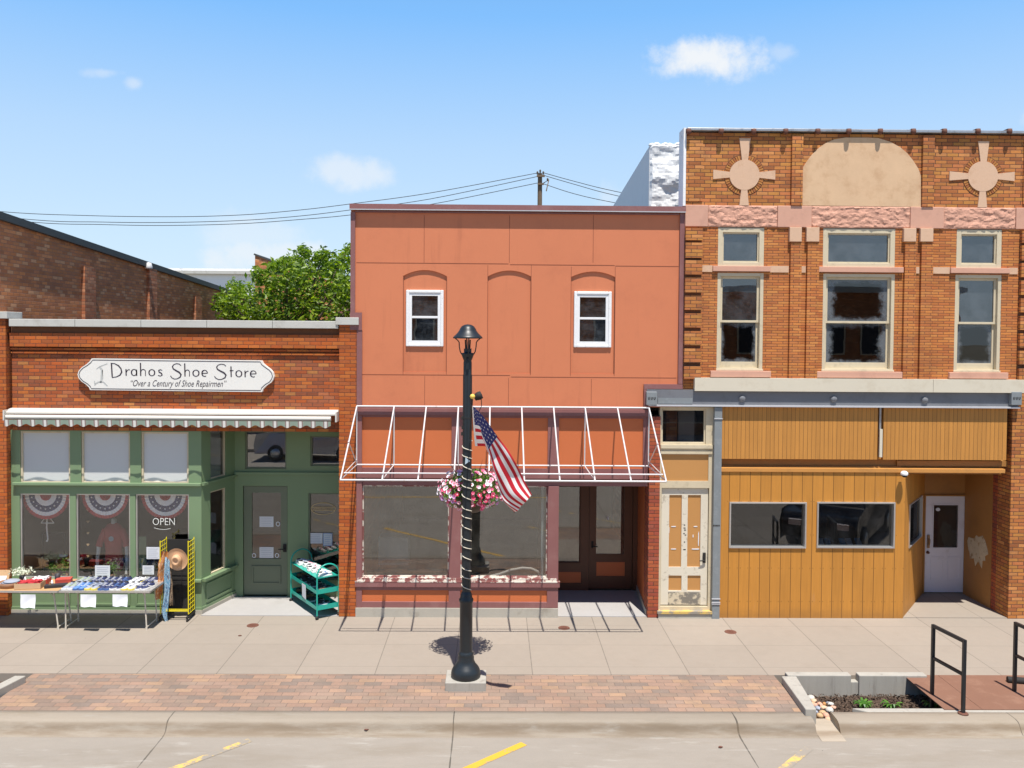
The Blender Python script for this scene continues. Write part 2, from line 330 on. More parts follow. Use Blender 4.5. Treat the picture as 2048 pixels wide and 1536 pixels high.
M['silverl'] = paint('silver_lettering', (.75, .75, .70), .4, .1, 9, bs=0)
M['teal'] = paint('teal_enamel', (.015, .36, .28), .35, .1, 9, bs=0)
M['yellow'] = paint('yellow_enamel', (.85, .70, .01), .4, .05, 9, bs=0)
M['alu'] = paint('brushed_aluminium', (.62, .60, .57), .35, .1, 9, metal=.7, bs=0)
M['leg'] = paint('pale_table_leg', (.60, .55, .47), .45, .08, 9, bs=0)
M['wood'] = paint('wood_tabletop', (.50, .30, .14), .6, .15, 6)
M['rust'] = paint('rusty_steel_plate', (.20, .10, .065), .75, .12, 1.5, dirt=(.27, .15, .10), dirtamt=.5, dscale=3, bs=.4, bscale=120)
M['rustd'] = paint('rusty_iron_cover', (.14, .055, .035), .8, .25, 20, bs=.5, bscale=80)
M['mulch'] = paint('dark_mulch', (.085, .055, .038), .95, .5, 25, dirt=(.15, .10, .07), dirtamt=.7, dscale=40, bs=1.0, bscale=60)
M['bark'] = paint('tree_bark', (.10, .075, .05), .9, .3, 6, bs=.8, bscale=20)
M['pole'] = paint('weathered_pole_wood', (.16, .11, .07), .9, .25, 6)
M['wire'] = paint('black_cable', (.02, .02, .022), .6, .1, 9, bs=0)
M['rope'] = paint('cream_light_cord', (.66, .60, .48), .5, .1, 9, bs=0)
M['rubber'] = paint('black_rubber', (.02, .02, .02), .7, .1, 9, bs=0)
M['stripe'] = paint('worn_yellow_marking', (.62, .36, .035), .7, .1, 6, dirt=(.272, .242, .205), dirtamt=.9, dscale=7, dlo=.55, dhi=.66, bs=0)
M['stripef'] = paint('faded_yellow_marking', (.62, .42, .12), .7, .1, 6, dirt=(.272, .242, .205), dirtamt=1, dscale=5, dlo=.44, dhi=.56, bs=0)
M['tar'] = paint('dark_roof_edge', (.05, .055, .055), .7, .2, 4)
M['patch'] = paint('brown_ply_patch', (.2, .13, .08), .8, .2, 4)
for nm, c in dict(red=(.45, .02, .03), flagred=(.60, .012, .03), navy=(.018, .022, .12), flagwhite=(.80, .78, .76), orangef=(.62, .24, .05), bluef=(.10, .28, .50), brownf=(.22, .12, .06), straw=(.60, .36, .20), strawd=(.42, .22, .12), shirt=(.40, .03, .04), skinw=(.60, .60, .60), navyshoe=(.03, .04, .11), greyshoe=(.30, .33, .40), blueshoe=(.10, .22, .50), whiteshoe=(.74, .74, .74), limeshoe=(.45, .55, .2), sole=(.72, .72, .70), solen=(.05, .12, .32), soley=(.75, .62, .10), boxred=(.50, .07, .05), boxk=(.56, .38, .22), blackbox=(.03, .03, .035), fleur=(.66, .70, .55), tealf=(.05, .35, .36), bluebook=(.02, .22, .42), pink=(.72, .12, .24), dpink=(.60, .03, .09), lpink=(.80, .42, .50), whitef=(.82, .78, .80), lilac=(.55, .28, .52), spike=(.10, .03, .03), pot=(.055, .038, .025), amber=(.55, .33, .08), carpet=(.24, .20, .17), hatband=(.30, .15, .08), gold=(.8, .55, .1), bluewall=(.42, .52, .58)).items():
    M[nm] = paint(nm + '_material', c, .6, .1, 8, bs=0.1)
M['g_shop'] = glass('shop_glass', .095, (.95, .96, .95))
M['g_or'] = glass('plate_glass', .155, (.85, .85, .83), .08, (.28, .27, .23))
M['g_up'] = glass('upper_glass', .17, (.35, .38, .42), .12, (.4, .45, .5), wob=.05)
M['g_grime'] = glass('grimy_upper_glass', .08, (.5, .5, .5), .33, (.34, .38, .42), edge=True)
M['g_dark'] = glass('dark_glass', .09, (.6, .6, .6), .02)
M['g_blind'] = glass('white_backed_glass', .10, (.6, .6, .6), .92, (.64, .65, .64))
M['g_tr'] = glass('transom_glass', .20, (.75, .77, .77), .04)


def leafmat(name, cols, trans=.35):
    m, t, b = mat(name); t.n.remove(b); out = t.n['Material Output']
    oi = t.new('ShaderNodeNewGeometry').outputs['Random Per Island']
    c = t.ramp(oi, [(i / len(cols), q) for i, q in enumerate(cols)], 'LINEAR')
    d = t.new('ShaderNodeBsdfPrincipled'); t.put(d.inputs['Base Color'], c); d.inputs['Roughness'].default_value = .45
    tl = t.new('ShaderNodeBsdfTranslucent'); t.put(tl.inputs[0], t.mix(1.0, c, (1.5, 1.6, .5), 'MULTIPLY'))
    mx = t.new('ShaderNodeMixShader'); mx.inputs[0].default_value = trans
    t.l.new(d.outputs[0], mx.inputs[1]); t.l.new(tl.outputs[0], mx.inputs[2]); t.l.new(mx.outputs[0], out.inputs[0]); return m
M['leaf'] = leafmat('tree_leaves', [(.035, .075, .010), (.11, .20, .015), (.20, .30, .02), (.05, .10, .012), (.28, .38, .03)], .4)
M['pleaf'] = leafmat('petunia_leaves', [(.05, .14, .02), (.10, .22, .03), (.16, .30, .05)], .3)
M['weed'] = leafmat('planter_leaves', [(.05, .15, .02), (.08, .22, .03), (.12, .28, .04)], .3)

# ---------------------------------------------------------------- mesh builder
ORG = {}
class MB:
    def __init__(s, mats=None):
        s.v = []; s.f = []; s.mi = []; s.M = None; s.cur = 0; s.sm = []; s.smooth = False
    def add(s, vs, fs):
        o = len(s.v)
        for p in vs:
            p = Vector(p); s.v.append(s.M @ p if s.M is not None else p)
        for f in fs: s.f.append([i + o for i in f]); s.mi.append(s.cur); s.sm.append(s.smooth)
        return s
    def box(s, x0, x1, y0, y1, z0, z1):
        if x0 > x1: x0, x1 = x1, x0
        if y0 > y1: y0, y1 = y1, y0
        if z0 > z1: z0, z1 = z1, z0
        return s.add([(x0, y0, z0), (x1, y0, z0), (x1, y1, z0), (x0, y1, z0), (x0, y0, z1), (x1, y0, z1), (x1, y1, z1), (x0, y1, z1)],
                     [(0, 3, 2, 1), (4, 5, 6, 7), (0, 1, 5, 4), (1, 2, 6, 5), (2, 3, 7, 6), (3, 0, 4, 7)])
    def quad(s, a, b, c, d): return s.add([a, b, c, d], [(0, 1, 2, 3)])
    def poly_xz(s, pts, y0, y1):          # polygon in xz, extruded y0..y1
        n = len(pts)
        vs = [(x, y0, z) for x, z in pts] + [(x, y1, z) for x, z in pts]
        return s.add(vs, [tuple(range(n)), tuple(range(2 * n - 1, n - 1, -1))] + [(i, (i + 1) % n, n + (i + 1) % n, n + i) for i in range(n)])
    def poly_xy(s, pts, z0, z1):
        n = len(pts)
        vs = [(x, y, z0) for x, y in pts] + [(x, y, z1) for x, y in pts]
        return s.add(vs, [tuple(range(n - 1, -1, -1)), tuple(range(n, 2 * n))] + [(i, (i + 1) % n, n + (i + 1) % n, n + i) for i in range(n)])
    def poly_yz(s, pts, x0, x1):
        n = len(pts)
        vs = [(x0, y, z) for y, z in pts] + [(x1, y, z) for y, z in pts]
        return s.add(vs, [tuple(range(n)), tuple(range(2 * n - 1, n - 1, -1))] + [(i, (i + 1) % n, n + (i + 1) % n, n + i) for i in range(n)])
    def tube(s, pts, r, n=8, cap=True, sm=True):
        pts = [Vector(p) for p in pts]; rs = r if hasattr(r, '__len__') else [r] * len(pts)
        vs = []; up = None
        for i, p in enumerate(pts):
            t = (pts[min(i + 1, len(pts) - 1)] - pts[max(i - 1, 0)]).normalized()
            if up is None: up = Vector((0, 0, 1)) if abs(t.z) < .9 else Vector((1, 0, 0))
            a = t.cross(up).normalized(); b = a.cross(t).normalized(); up = b
            vs += [p + (a * math.cos(k * 2 * math.pi / n) + b * math.sin(k * 2 * math.pi / n)) * rs[i] for k in range(n)]
        fs = [(i * n + k, i * n + (k + 1) % n, (i + 1) * n + (k + 1) % n, (i + 1) * n + k) for i in range(len(pts) - 1) for k in range(n)]
        o = s.smooth; s.smooth = sm; s.add(vs, fs); s.smooth = o
        if cap:
            L = len(pts) - 1; s.add([vs[k] for k in range(n)], [tuple(range(n))]); s.add([vs[L * n + k] for k in range(n)], [tuple(range(n))])
        return s
    def lathe(s, prof, n=20, c=(0, 0, 0), sm=True, sx=1, sy=1):
        vs = [(c[0] + r * sx * math.cos(k * 2 * math.pi / n), c[1] + r * sy * math.sin(k * 2 * math.pi / n), c[2] + z) for r, z in prof for k in range(n)]
        fs = [(i * n + k, i * n + (k + 1) % n, (i + 1) * n + (k + 1) % n, (i + 1) * n + k) for i in range(len(prof) - 1) for k in range(n)]
        o = s.smooth; s.smooth = sm; s.add(vs, fs); s.smooth = o; return s
    def wall(s, x0, x1, z0, z1, y, dep, holes=(), ends=True):
        xs = sorted({x0, x1, *[h[0] for h in holes], *[h[1] for h in holes]}); zs = sorted({z0, z1, *[h[2] for h in holes], *[h[3] for h in holes]})
        xs = [a for a in xs if x0 <= a <= x1]; zs = [a for a in zs if z0 <= a <= z1]
        for i in range(len(xs) - 1):
            for j in range(len(zs) - 1):
                cx = (xs[i] + xs[i + 1]) / 2; cz = (zs[j] + zs[j + 1]) / 2
                if any(h[0] < cx < h[1] and h[2] < cz < h[3] for h in holes): continue
                s.quad((xs[i], y, zs[j]), (xs[i + 1], y, zs[j]), (xs[i + 1], y, zs[j + 1]), (xs[i], y, zs[j + 1]))
        for h in list(holes) + ([(x0, x1, z0, z1)] if ends else []):
            a, b, c, d = h[:4]; e = y + dep
            s.quad((a, y, c), (a, e, c), (a, e, d), (a, y, d)); s.quad((b, y, c), (b, e, c), (b, e, d), (b, y, d))
            s.quad((a, y, c), (b, y, c), (b, e, c), (a, e, c)); s.quad((a, y, d), (b, y, d), (b, e, d), (a, e, d))
        return s
    def frame(s, x0, x1, z0, z1, y0, y1, w, wb=None, wt=None):
        wb = w if wb is None else wb; wt = w if wt is None else wt
        s.box(x0, x0 + w, y0, y1, z0, z1); s.box(x1 - w, x1, y0, y1, z0, z1)
        s.box(x0 + w, x1 - w, y0, y1, z0, z0 + wb); s.box(x0 + w, x1 - w, y0, y1, z1 - wt, z1); return s
    def build(s, name, m, parent=None, bevel=0):
        me = bpy.data.meshes.new(name)
        V = s.v
        mn = [min(p[i] for p in V) for i in range(3)]; mx = [max(p[i] for p in V) for i in range(3)]
        og = Vector(((mn[0] + mx[0]) / 2, (mn[1] + mx[1]) / 2, mn[2]))
        me.from_pydata([tuple(p - og) for p in V], [], s.f)
        ms = m if isinstance(m, (list, tuple)) else [m]
        for q in ms: me.materials.append(M[q] if isinstance(q, str) else q)
        for p, k, sm in zip(me.polygons, s.mi, s.sm): p.material_index = min(k, len(ms) - 1); p.use_smooth = sm
        me.validate(); me.update()
        o = bpy.data.objects.new(name, me); COL.objects.link(o)
        if parent is not None: o.parent = parent; o.location = og - ORG.get(parent.name, Vector())
        else: o.location = og
        ORG[o.name] = og
        if bevel:
            md = o.modifiers.new('bevel', 'BEVEL'); md.width = bevel; md.segments = 2; md.limit_method = 'ANGLE'
        return o

def tag(o, label, cat, group=None):
    o['label'] = label; o['category'] = cat
    if group: o['group'] = group
    return o
def struct(o): o['kind'] = 'structure'; return o
def stuff(o): o['kind'] = 'stuff'; return o
def empty(name, label, cat, loc=(0, 0, 0), group=None):
    o = bpy.data.objects.new(name, None); COL.objects.link(o); o.location = loc; o.empty_display_size = .2
    ORG[o.name] = Vector(loc); return tag(o, label, cat, group)
def place(o, loc, rz=0, rx=0, ry=0): o.location = loc; o.rotation_euler = (rx, ry, rz); return o
def kids(o): return [c for c in bpy.data.objects if c.parent == o]
def copy_tree(o, parent=None, first=True):
    c = o.copy(); COL.objects.link(c)
    if parent is not None: c.parent = parent
    for ch in kids(o): copy_tree(ch, c, False)
    return c
def planeM(p0, p1):
    p0 = Vector((p0[0], p0[1], 0)); d = (Vector((p1[0], p1[1], 0)) - p0).normalized(); n = Vector((-d.y, d.x, 0))
    return Matrix(((d.x, n.x, 0, p0.x), (d.y, n.y, 0, p0.y), (0, 0, 1, 0), (0, 0, 0, 1)))
def pl(px, py, p0, p1):                 # pixel -> (s, z) on a vertical plane through p0,p1
    Mx = planeM(p0, p1); inv = Mx.inverted(); d = inv.to_3x3() @ ray(px, py); c = inv @ CAMP
    t = -c.y / d.y; q = c + d * t; return q.x, q.z
def plR(x0, y0, x1, y1, p0, p1):
    a = pl(x0, (y0 + y1) / 2, p0, p1)[0]; b = pl(x1, (y0 + y1) / 2, p0, p1)[0]
    c = pl((x0 + x1) / 2, y1, p0, p1)[1]; d = pl((x0 + x1) / 2, y0, p0, p1)[1]; return a, b, c, d

def ribbon(mb, pts, w, y, closed=False, n=1):
    """flat stroke in the xz plane at depth y (2 mm proud), pts are world (x,z)"""
    P = [Vector((p[0], p[1])) for p in pts]; L = len(P); ws = w if hasattr(w, '__len__') else [w] * L
    a, b = [], []
    for i in range(L):
        if closed: t = P[(i + 1) % L] - P[i - 1]
        else: t = P[min(i + 1, L - 1)] - P[max(i - 1, 0)]
        t.normalize(); nn = Vector((-t.y, t.x))
        a.append(P[i] + nn * ws[i] / 2); b.append(P[i] - nn * ws[i] / 2)
    o = [(p.x, y, p.y) for p in a] + [(p.x, y, p.y) for p in b]
    mb.add(o, [(i, (i + 1) % L, L + (i + 1) % L, L + i) for i in range(L if closed else L - 1)])
def text_into(mb, s, x, z, y, size, width=None, shear=0, M4=None, bold=0):
    cu = bpy.data.curves.new('t', 'FONT'); cu.body = s; cu.size = 1; cu.shear = shear; cu.offset = bold; cu.resolution_u = 3
    cu.align_x = 'CENTER'
    ob = bpy.data.objects.new('t', cu); me = bpy.data.meshes.new_from_object(ob)
    xs = [v.co.x for v in me.vertices]; k = size
    kx = (width / (max(xs) - min(xs))) if width else size
    vs = [(x + v.co.x * kx, y, z + v.co.y * k) for v in me.vertices]
    mb.add(vs, [tuple(p.vertices) for p in me.polygons])
    bpy.data.objects.remove(ob); bpy.data.meshes.remove(me); bpy.data.curves.remove(cu)

def window(parent, x0, x1, z0, z1, y, fw, fd, fm, gm, rails=(), wb=None, name='window', Mx=None, pane_back=.03, wt=None):
    mb = MB(); mb.M = Mx; mb.frame(x0, x1, z0, z1, y, y + fd, fw, wb, wt)
    for r, h in rails: mb.box(x0 + fw, x1 - fw, y + .004, y + fd - .004, r - h / 2, r + h / 2)
    o = mb.build(name, fm, parent, .004)
    g = MB(); g.M = Mx; g.box(x0 + fw * .5, x1 - fw * .5, y + pane_back, y + pane_back + .006, z0 + (wb if wb is not None else fw) * .5, z1 - fw * .5)
    g.build('pane', gm, o); return o

# ================================================================ GROUND
YE = -2.6      # sidewalk / paver edge
def px2x(px, py): return gr(px, py).x
mb = MB(); mb.quad((-600, -600, -.6), (600, -600, -.6), (600, 1500, -.6), (-600, 1500, -.6)); struct(mb.build('ground', paint('dry_ground', (.20, .18, .13), .9, .2, .05)))
mb = MB(); N = 60
mb.quad((-60, -19.8, -.15), (60, -19.8, -.15), (60, -4.25, -.15), (-60, -4.25, -.15)); struct(mb.build('road', 'road'))
mb = MB(); mb.box(-60, 60, YE, .10, -.2, 0.0); struct(mb.build('sidewalk', 'sidewalk'))
mb = MB(); mb.box(-60, 60, -28, -19.8, -.2, 0.0); struct(mb.build('far_sidewalk', 'sidewalk'))
# planter extents in plan (right) and (left)
PLx0, PLx1 = 4.28, 6.22
xL = gr(52, 1357).x
mb = MB(); mb.box(xL, PLx0 - .02, -3.86, YE, -.2, -.006); struct(mb.build('paver_strip', 'paver'))
# rolled curb profile (y,z)
def curb(x0, x1):
    pr = [(-3.86, -.2), (-3.86, 0), (-3.95, .003), (-4.07, 0), (-4.12, -.010), (-4.155, -.035), (-4.18, -.075), (-4.205, -.115), (-4.24, -.138), (-4.30, -.1475), (-4.32, -.2)]
    mb = MB(); mb.smooth = True; mb.poly_yz(pr, x0, x1); return mb
cut0, cut1 = 4.30, 4.62
mb = curb(-60, cut0); struct(mb.build('curb', 'curb'))
mb = curb(cut1, 60); struct(mb.build('curb', 'curb'))
mb = MB(); mb.poly_yz([(-3.84, -.3), (-3.84, -.10), (-4.4, -.147), (-4.4, -.3)], cut0, cut1); struct(mb.build('curb_cut', 'curb'))
# parking lines painted on the road
def stripe_px(a, b, w, m, ext=0):
    p = gr(*a, -.146); q = gr(*b, -.146); d = (q - p).normalized(); q = q + d * ext; n = Vector((-d.y, d.x, 0)) * w / 2
    mb = MB(); K = 24
    for i in range(K):
        a_ = p.lerp(q, i / K); b_ = p.lerp(q, (i + 1) / K)
        mb.quad(a_ - n, b_ - n, b_ + n, a_ + n)
    struct(mb.build('road_marking', m))
stripe_px((1048, 1487), (938, 1536), .11, 'stripe', 3.6)
stripe_px((1618, 1496), (1568, 1536), .11, 'stripef', 3.8)
stripe_px((500, 1480), (350, 1536), .11, 'stripef', 3.0)
for xx in (-9.5, -6.4, -3.3, -.2, 2.9, 6.0, 9.1):
    mb = MB(); mb.quad((xx, -19.4, -.146), (xx + .11, -19.4, -.146), (xx + 1.9, -15.6, -.146), (xx + 1.79, -15.6, -.146)); struct(mb.build('road_marking', 'stripe'))
mb = MB(); mb.quad((-60, -11.85, -.1455), (60, -11.85, -.1455), (60, -11.97, -.1455), (-60, -11.97, -.1455)); struct(mb.build('road_marking', 'stripe'))
# entry slabs
s0 = gr(402, 1233); s1 = gr(470, 1194)
def slab(pts, m='entry', z=.012):
    mb = MB(); mb.poly_xy(pts, -.1, z); return struct(mb.build('entry_floor', m))

# ================================================================ SHOE STORE
shop = empty('shoe_store', 'one-storey red brick shoe shop with green storefront at the left', 'building', (-5.7, 0, 0))
xa = X(18, 760); xb = X(678, 760)
zf = Z(862, 350, .1)
ztop = Z(655, 350)
mb = MB(); mb.box(xa, xb, .10, .40, zf, ztop - .02); mb.build('wall', 'brick_l', shop)
mb = MB()
mb.box(xa, xb, .03, .10, Z(695, 350), Z(668, 350))
mb.box(xa, xb, .05, .10, Z(701.5, 350), Z(698, 350)); mb.box(xa, xb, .065, .10, Z(708.5, 350), Z(705, 350))
mb.build('brick_cornice', 'brick_p', shop)
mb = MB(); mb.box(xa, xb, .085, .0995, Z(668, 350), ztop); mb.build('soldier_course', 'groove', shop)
mb = MB()
n = 5
for i in range(n):
    a = xa + .02 + (xb - xa - .03) * i / n; b = xa + .02 + (xb - xa - .03) * (i + 1) / n - .006
    mb.box(a, b, -.03, .45, ztop, Z(640, 350))
mb.build('coping', 'coping', shop, .008)
for (p0, p1, ct, cb, capx0, capx1) in ((-60, 13, 623, 637, -70, 17), (678, 713, 635, 650, 672, 718)):
    mx = (p0 + p1) / 2
    mb = MB(); mb.box(X(p0, 900), X(p1, 900), 0, .42, -.05, Z(cb, mx)); mb.build('pier', 'brick_p', shop)
    mb = MB(); mb.box(X(capx0, cb), X(capx1, cb), -.05, .45, Z(cb, mx), Z(ct, mx)); mb.build('pier_cap', 'coping', shop, .008)
# building body: roof and side walls so that the inside stays dark
mb = MB(); mb.box(xa, xb + .3, .4, 8.5, 4.3, 4.5); mb.build('roof', 'tar', shop)
mb = MB(); mb.box(xa - .3, xa, .42, 8.5, 0, 4.6); mb.box(xa, xb + .3, 8.4, 8.6, 0, 4.6); mb.build('side_wall', 'brick_side', shop)
# storefront green woodwork
YG = .12
zs = Z(1157, 210, YG)       # sill
zb = Z(1219, 210, YG)       # top of concrete base
zbelt0, zbelt1 = Z(988, 210, YG), Z(965, 210, YG)
ztr = Z(862, 210, YG)
gx0, gx1 = X(22, 950, YG), X(403, 1100, YG)
up = [R(40, 861, 140, 962, YG), R(162, 861, 260, 962, YG), R(282, 861, 377, 962, YG)]
lo = [R(40, 989, 140, 1157, YG), R(152, 989, 260, 1157, YG), R(271, 989, 378, 1157, YG)]
holes = [(a, b, zbelt1 - .02, ztr - .01) for a, b, c, d in up] + [(a, b, zs, zbelt0) for a, b, c, d in lo]
mb = MB(); mb.wall(gx0, gx1, zb, zf, YG, .10, holes); mb.build('storefront_frame', 'green', shop)
mb = MB(); mb.box(gx0 + .05, gx1 + .01, YG - .07, YG - .001, zbelt1 - .05, zbelt1); mb.build('belt_ledge', 'green', shop, .006)
mb = MB(); mb.box(gx0, gx1 + .012, YG - .08, YG - .001, zs - .05, zs); mb.build('sill', 'green', shop, .006)
mb = MB()
for a, b, c, d in lo: mb.frame(a, b, zb + .08, zs - .10, YG - .02, YG - .001, .035)
mb.box(gx0, gx1 + .012, YG - .02, YG - .001, zb, zb + .05); mb.build('bulkhead_panel', 'green', shop)
mb = MB(); mb.box(gx0, gx1 + .02, YG - .03, YG + .3, -.05, zb); mb.build('plinth', 'base', shop)
for (a, b, c, d) in up:
    window(shop, a, b, zbelt1 - .02, ztr - .01, YG + .02, .035, .05, 'cream', 'g_blind')
for (a, b, c, d) in lo:
    window(shop, a, b, zs, zbelt0, YG + .02, .025, .05, 'alu', 'g_shop')
mb = MB()
for (a, b, c, d) in up: mb.box(a + .04, b - .01, YG + .115, YG + .125, zbelt1 + .02, ztr)
mb.build('window_blind', 'blind', shop)
# splayed side of the entrance
p0 = (gx1, YG); p1 = (s1.x, s1.y)
YB = s1.y
Ms = planeM(p0, p1); Ls = (Vector(p1) - Vector(p0)).length
h1 = plR(421, 866, 452, 952, p0, p1); h2 = plR(421, 980, 452, 1146, p0, p1)
h1 = (h1[0], h1[1], zbelt1 + .02, ztr - .01); h2 = (h2[0], h2[1], zs, zbelt0)
mb = MB(); mb.M = Ms; mb.wall(0, Ls, zb - .02, zf, 0, .08, [h1, h2]); mb.build('entry_side_wall', 'green', shop)
mb = MB(); mb.M = Ms; mb.box(-.02, Ls, -.03, .0, -.05, zb); mb.build('plinth', 'base', shop)
mb = MB(); mb.M = Ms; mb.box(.01, Ls, -.08, -.001, zs - .05, zs); mb.build('side_sill', 'green', shop)
mb = MB(); mb.M = Ms; mb.box(.01, Ls, -.05, -.001, zbelt1 - .05, zbelt1); mb.build('belt_ledge', 'green', shop)
mb = MB(); mb.M = Ms; mb.frame(.12, Ls - .1, zb + .1, zs - .12, -.02, -.001, .04); mb.box(0, Ls, -.02, -.001, zb, zb + .05); mb.build('side_bulkhead', 'green', shop)
for h, g in ((h1, 'g_tr'), (h2, 'g_shop')): window(shop, *h, .02, .025, .04, 'cream', g, Mx=Ms)
mb = MB(); mb.M = Ms; mb.box(h1[0] + .02, h1[1] - .03, .1, .11, h1[2], h1[3]); mb.build('window_blind', 'blind', shop)
# back of the recess with door and side light
bx1 = xb + .35
dr = R(486, 972, 575, 1191, YB); tr = R(490, 862, 573, 938, YB); sw = R(617, 986, 690, 1160, YB); st = R(621, 872, 690, 932, YB)
mb = MB(); mb.wall(s1.x - .02, bx1, -.02, zf + .05, YB, .1, [(dr[0], dr[1], .0, dr[3]), tr, sw, st]); mb.build('entry_back_wall', 'green', shop)
zl = Z(945, 560, YB)
mb = MB(); mb.box(s1.x, bx1, YB - .05, YB - .001, zl - .04, zl + .01); mb.build('belt_ledge', 'green', shop)
window(shop, *tr, YB + .02, .03, .05, 'greend', 'g_tr'); window(shop, *sw, YB + .02, .03, .05, 'greend', 'g_shop'); window(shop, *st, YB + .02, .03, .05, 'greend', 'g_tr')
dg = R(503, 986, 561, 1118, YB)
mb = MB(); mb.wall(dr[0] + .01, dr[1] - .01, .04, dr[3] - .01, YB + .03, .05, [dg]); mb.frame(dg[0], dg[1], .25, dg[2] - .14, YB + .012, YB + .029, .03)
door = mb.build('door', 'greend', shop)
mb = MB(); mb.box(dg[0] - .01, dg[1] + .01, YB + .05, YB + .056, dg[2] - .01, dg[3] + .01); mb.build('pane', 'g_shop', door)
hx, hz_ = X(569, 1098, YB), Z(1098, 569, YB)
mb = MB(); mb.box(hx - .028, hx + .028, YB, YB + .03, hz_ - .06, hz_ + .09); mb.tube([(hx, YB - .03, hz_ + .0), (hx - .11, YB - .035, hz_ + .002)], .012); mb.tube([(hx, YB + .01, hz_), (hx, YB - .035, hz_)], .014); mb.build('handle', 'blackm', door)
mb = MB(); mb.box(gx1, bx1, .12, YB, zf + .02, zf + .12); mb.build('entry_ceiling', 'green', shop)
slab([(s0.x - .02, .02), (s1.x - .04, YB + .02), (bx1, YB + .02), (bx1, .02)])
# interior shell
mb = MB()
mb.quad((xa, 6.5, 0), (bx1, 6.5, 0), (bx1, 6.5, 4.3), (xa, 6.5, 4.3)); mb.quad((xa + .01, .25, 0), (xa + .01, 6.5, 0), (xa + .01, 6.5, 4.3), (xa + .01, .25, 4.3)); mb.quad((bx1, YB, 0), (bx1, 6.5, 0), (bx1, 6.5, 4.3), (bx1, YB, 4.3))
mb.box(xa, gx1 - .1, 1.5, 1.55, zf - 1.0, 4.3)
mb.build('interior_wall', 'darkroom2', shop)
mb = MB(); mb.quad((xa, .25, .06), (gx1 - .1, .25, .06), (gx1 - .1, 6.5, .06), (xa, 6.5, .06)); mb.quad((gx1 - .1, YB + .1, .05), (bx1, YB + .1, .05), (bx1, 6.5, .05), (gx1 - .1, 6.5, .05)); mb.build('interior_floor', 'carpet', shop)
mb = MB(); mb.box(xa + .05, gx1 - .06, YG + .11, 1.25, zs - .35, zs - .12); mb.build('display_deck', 'carpet', shop)
# retractable awning
aw = empty('striped_awning', 'retracted striped fabric awning with white housing across the shoe shop front', 'awning', (-5.7, -.1, 3.4))
ax0, ax1 = X(13, 830, -.1), X(674, 838, -.1)
def zz(py): return Z(py, 345, -.15)
mb = MB(); mb.poly_yz([(.1, zz(820)), (.1, zz(829)), (-.14, zz(829.5)), (-.14, zz(826)), (-.02, zz(821))], ax0, ax1); mb.build('housing', 'hous', aw, .004)
mb = MB(); mb.tube([(ax0 + .02, -.14, zz(836)), (ax1 - .1, -.14, zz(836))], .042, 14); mb.build('roller', 'hous', aw)
mb = MB(); mb.box(ax1 - .015, ax1 + .01, -.2, .1, zz(842), zz(822)); mb.box(ax0 - .01, ax0 + .015, -.2, .1, zz(842), zz(822)); mb.build('end_bracket', 'hous', aw)
mb = MB(); per = 25 / 111.1; x = ax0 + .02; xe = ax1 - .1; stp = per / 10; i = 0
def scal(x):
    t = ((x - ax0) / per) % 1; return zz(840.5), zz(851.5) + .022 * math.cos(2 * math.pi * (t - .25)) * -1
while x < xe:
    t = ((x - ax0) / per) % 1
    k = 0 if t < .46 else 1
    if t < .1 or .36 < t < .46 or .2 < t < .26: k = 2
    z0_, z1_ = scal(x); z2_, z3_ = scal(x + stp)
    ya = -.20 + .012 * math.sin(x * 9); yb = -.20 + .012 * math.sin((x + stp) * 9)
    mb.cur = k; mb.quad((x, ya, z1_), (x + stp, yb, z3_), (x + stp, yb - .012, z2_), (x, ya - .012, z0_)); x += stp
mb.build('valance', ['signw', paint('valance_green', (.30, .38, .30), .8, .05, 5), paint('valance_line', (.30, .22, .20), .8, .05, 5)], aw)
# sign with writing
YS = .02
sg = empty('shop_sign', 'white scroll-ended board sign lettered for the shoe shop on the brick front', 'sign', tuple(at(350, 780, YS)))
half = [(183, 717), (179, 723), (172, 729), (163, 735), (157, 742), (155, 749), (157, 756), (163, 763), (172, 769), (178, 775), (180, 780)]
right = [(524, 784), (526, 778), (533, 771), (542, 765), (546, 759), (548, 753), (546, 745), (541, 739), (533, 733), (526, 727), (523, 721)]
out = [(at(a, b, YS).x, at(a, b, YS).z) for a, b in half + right]
mb = MB(); mb.poly_xz(out, YS, .10); mb.build('board', 'signw', sg)
cx_, cz_ = at(351, 750, YS).x, at(351, 750, YS).z
mb = MB(); ribbon(mb, [(cx_ + (x - cx_) * .985, cz_ + (z - cz_) * .91) for x, z in out], .012, YS - .003, True); mb.build('border', 'ink', sg)
def arc(cx, cy, rx, ry, a0, a1, n=12): return [(cx + rx * math.cos(math.radians(a0 + (a1 - a0) * i / n)), cy + ry * math.sin(math.radians(a0 + (a1 - a0) * i / n))) for i in range(n + 1)]
def stroke(mb, pts, w, roll=True):
    ribbon(mb, [(lambda q: (q.x, q.z))(at(a, b + (a - 223) * .012, YS)) for a, b in pts], w, YS - .003)
mb = MB(); T1 = .014; T2 = .022
XH, BL, CP = 738, 750.5, 725
def L_o(x0, x1, w=None): mb_ = arc((x0 + x1) / 2, (XH + BL) / 2, (x1 - x0) / 2, (BL - XH) / 2, 0, 360, 20); stroke(mb, mb_, [T1 if abs(math.sin(math.radians(i * 18))) > .6 else T2 for i in range(21)])
def L_e(x0, x1): c = (x0 + x1) / 2; stroke(mb, [(x0, 744.5), (x1 - .5, 744)], T1); stroke(mb, arc(c, 744.3, (x1 - x0) / 2, 6.2, 0, -300, 20), [T1] * 8 + [T2] * 8 + [T1] * 5)
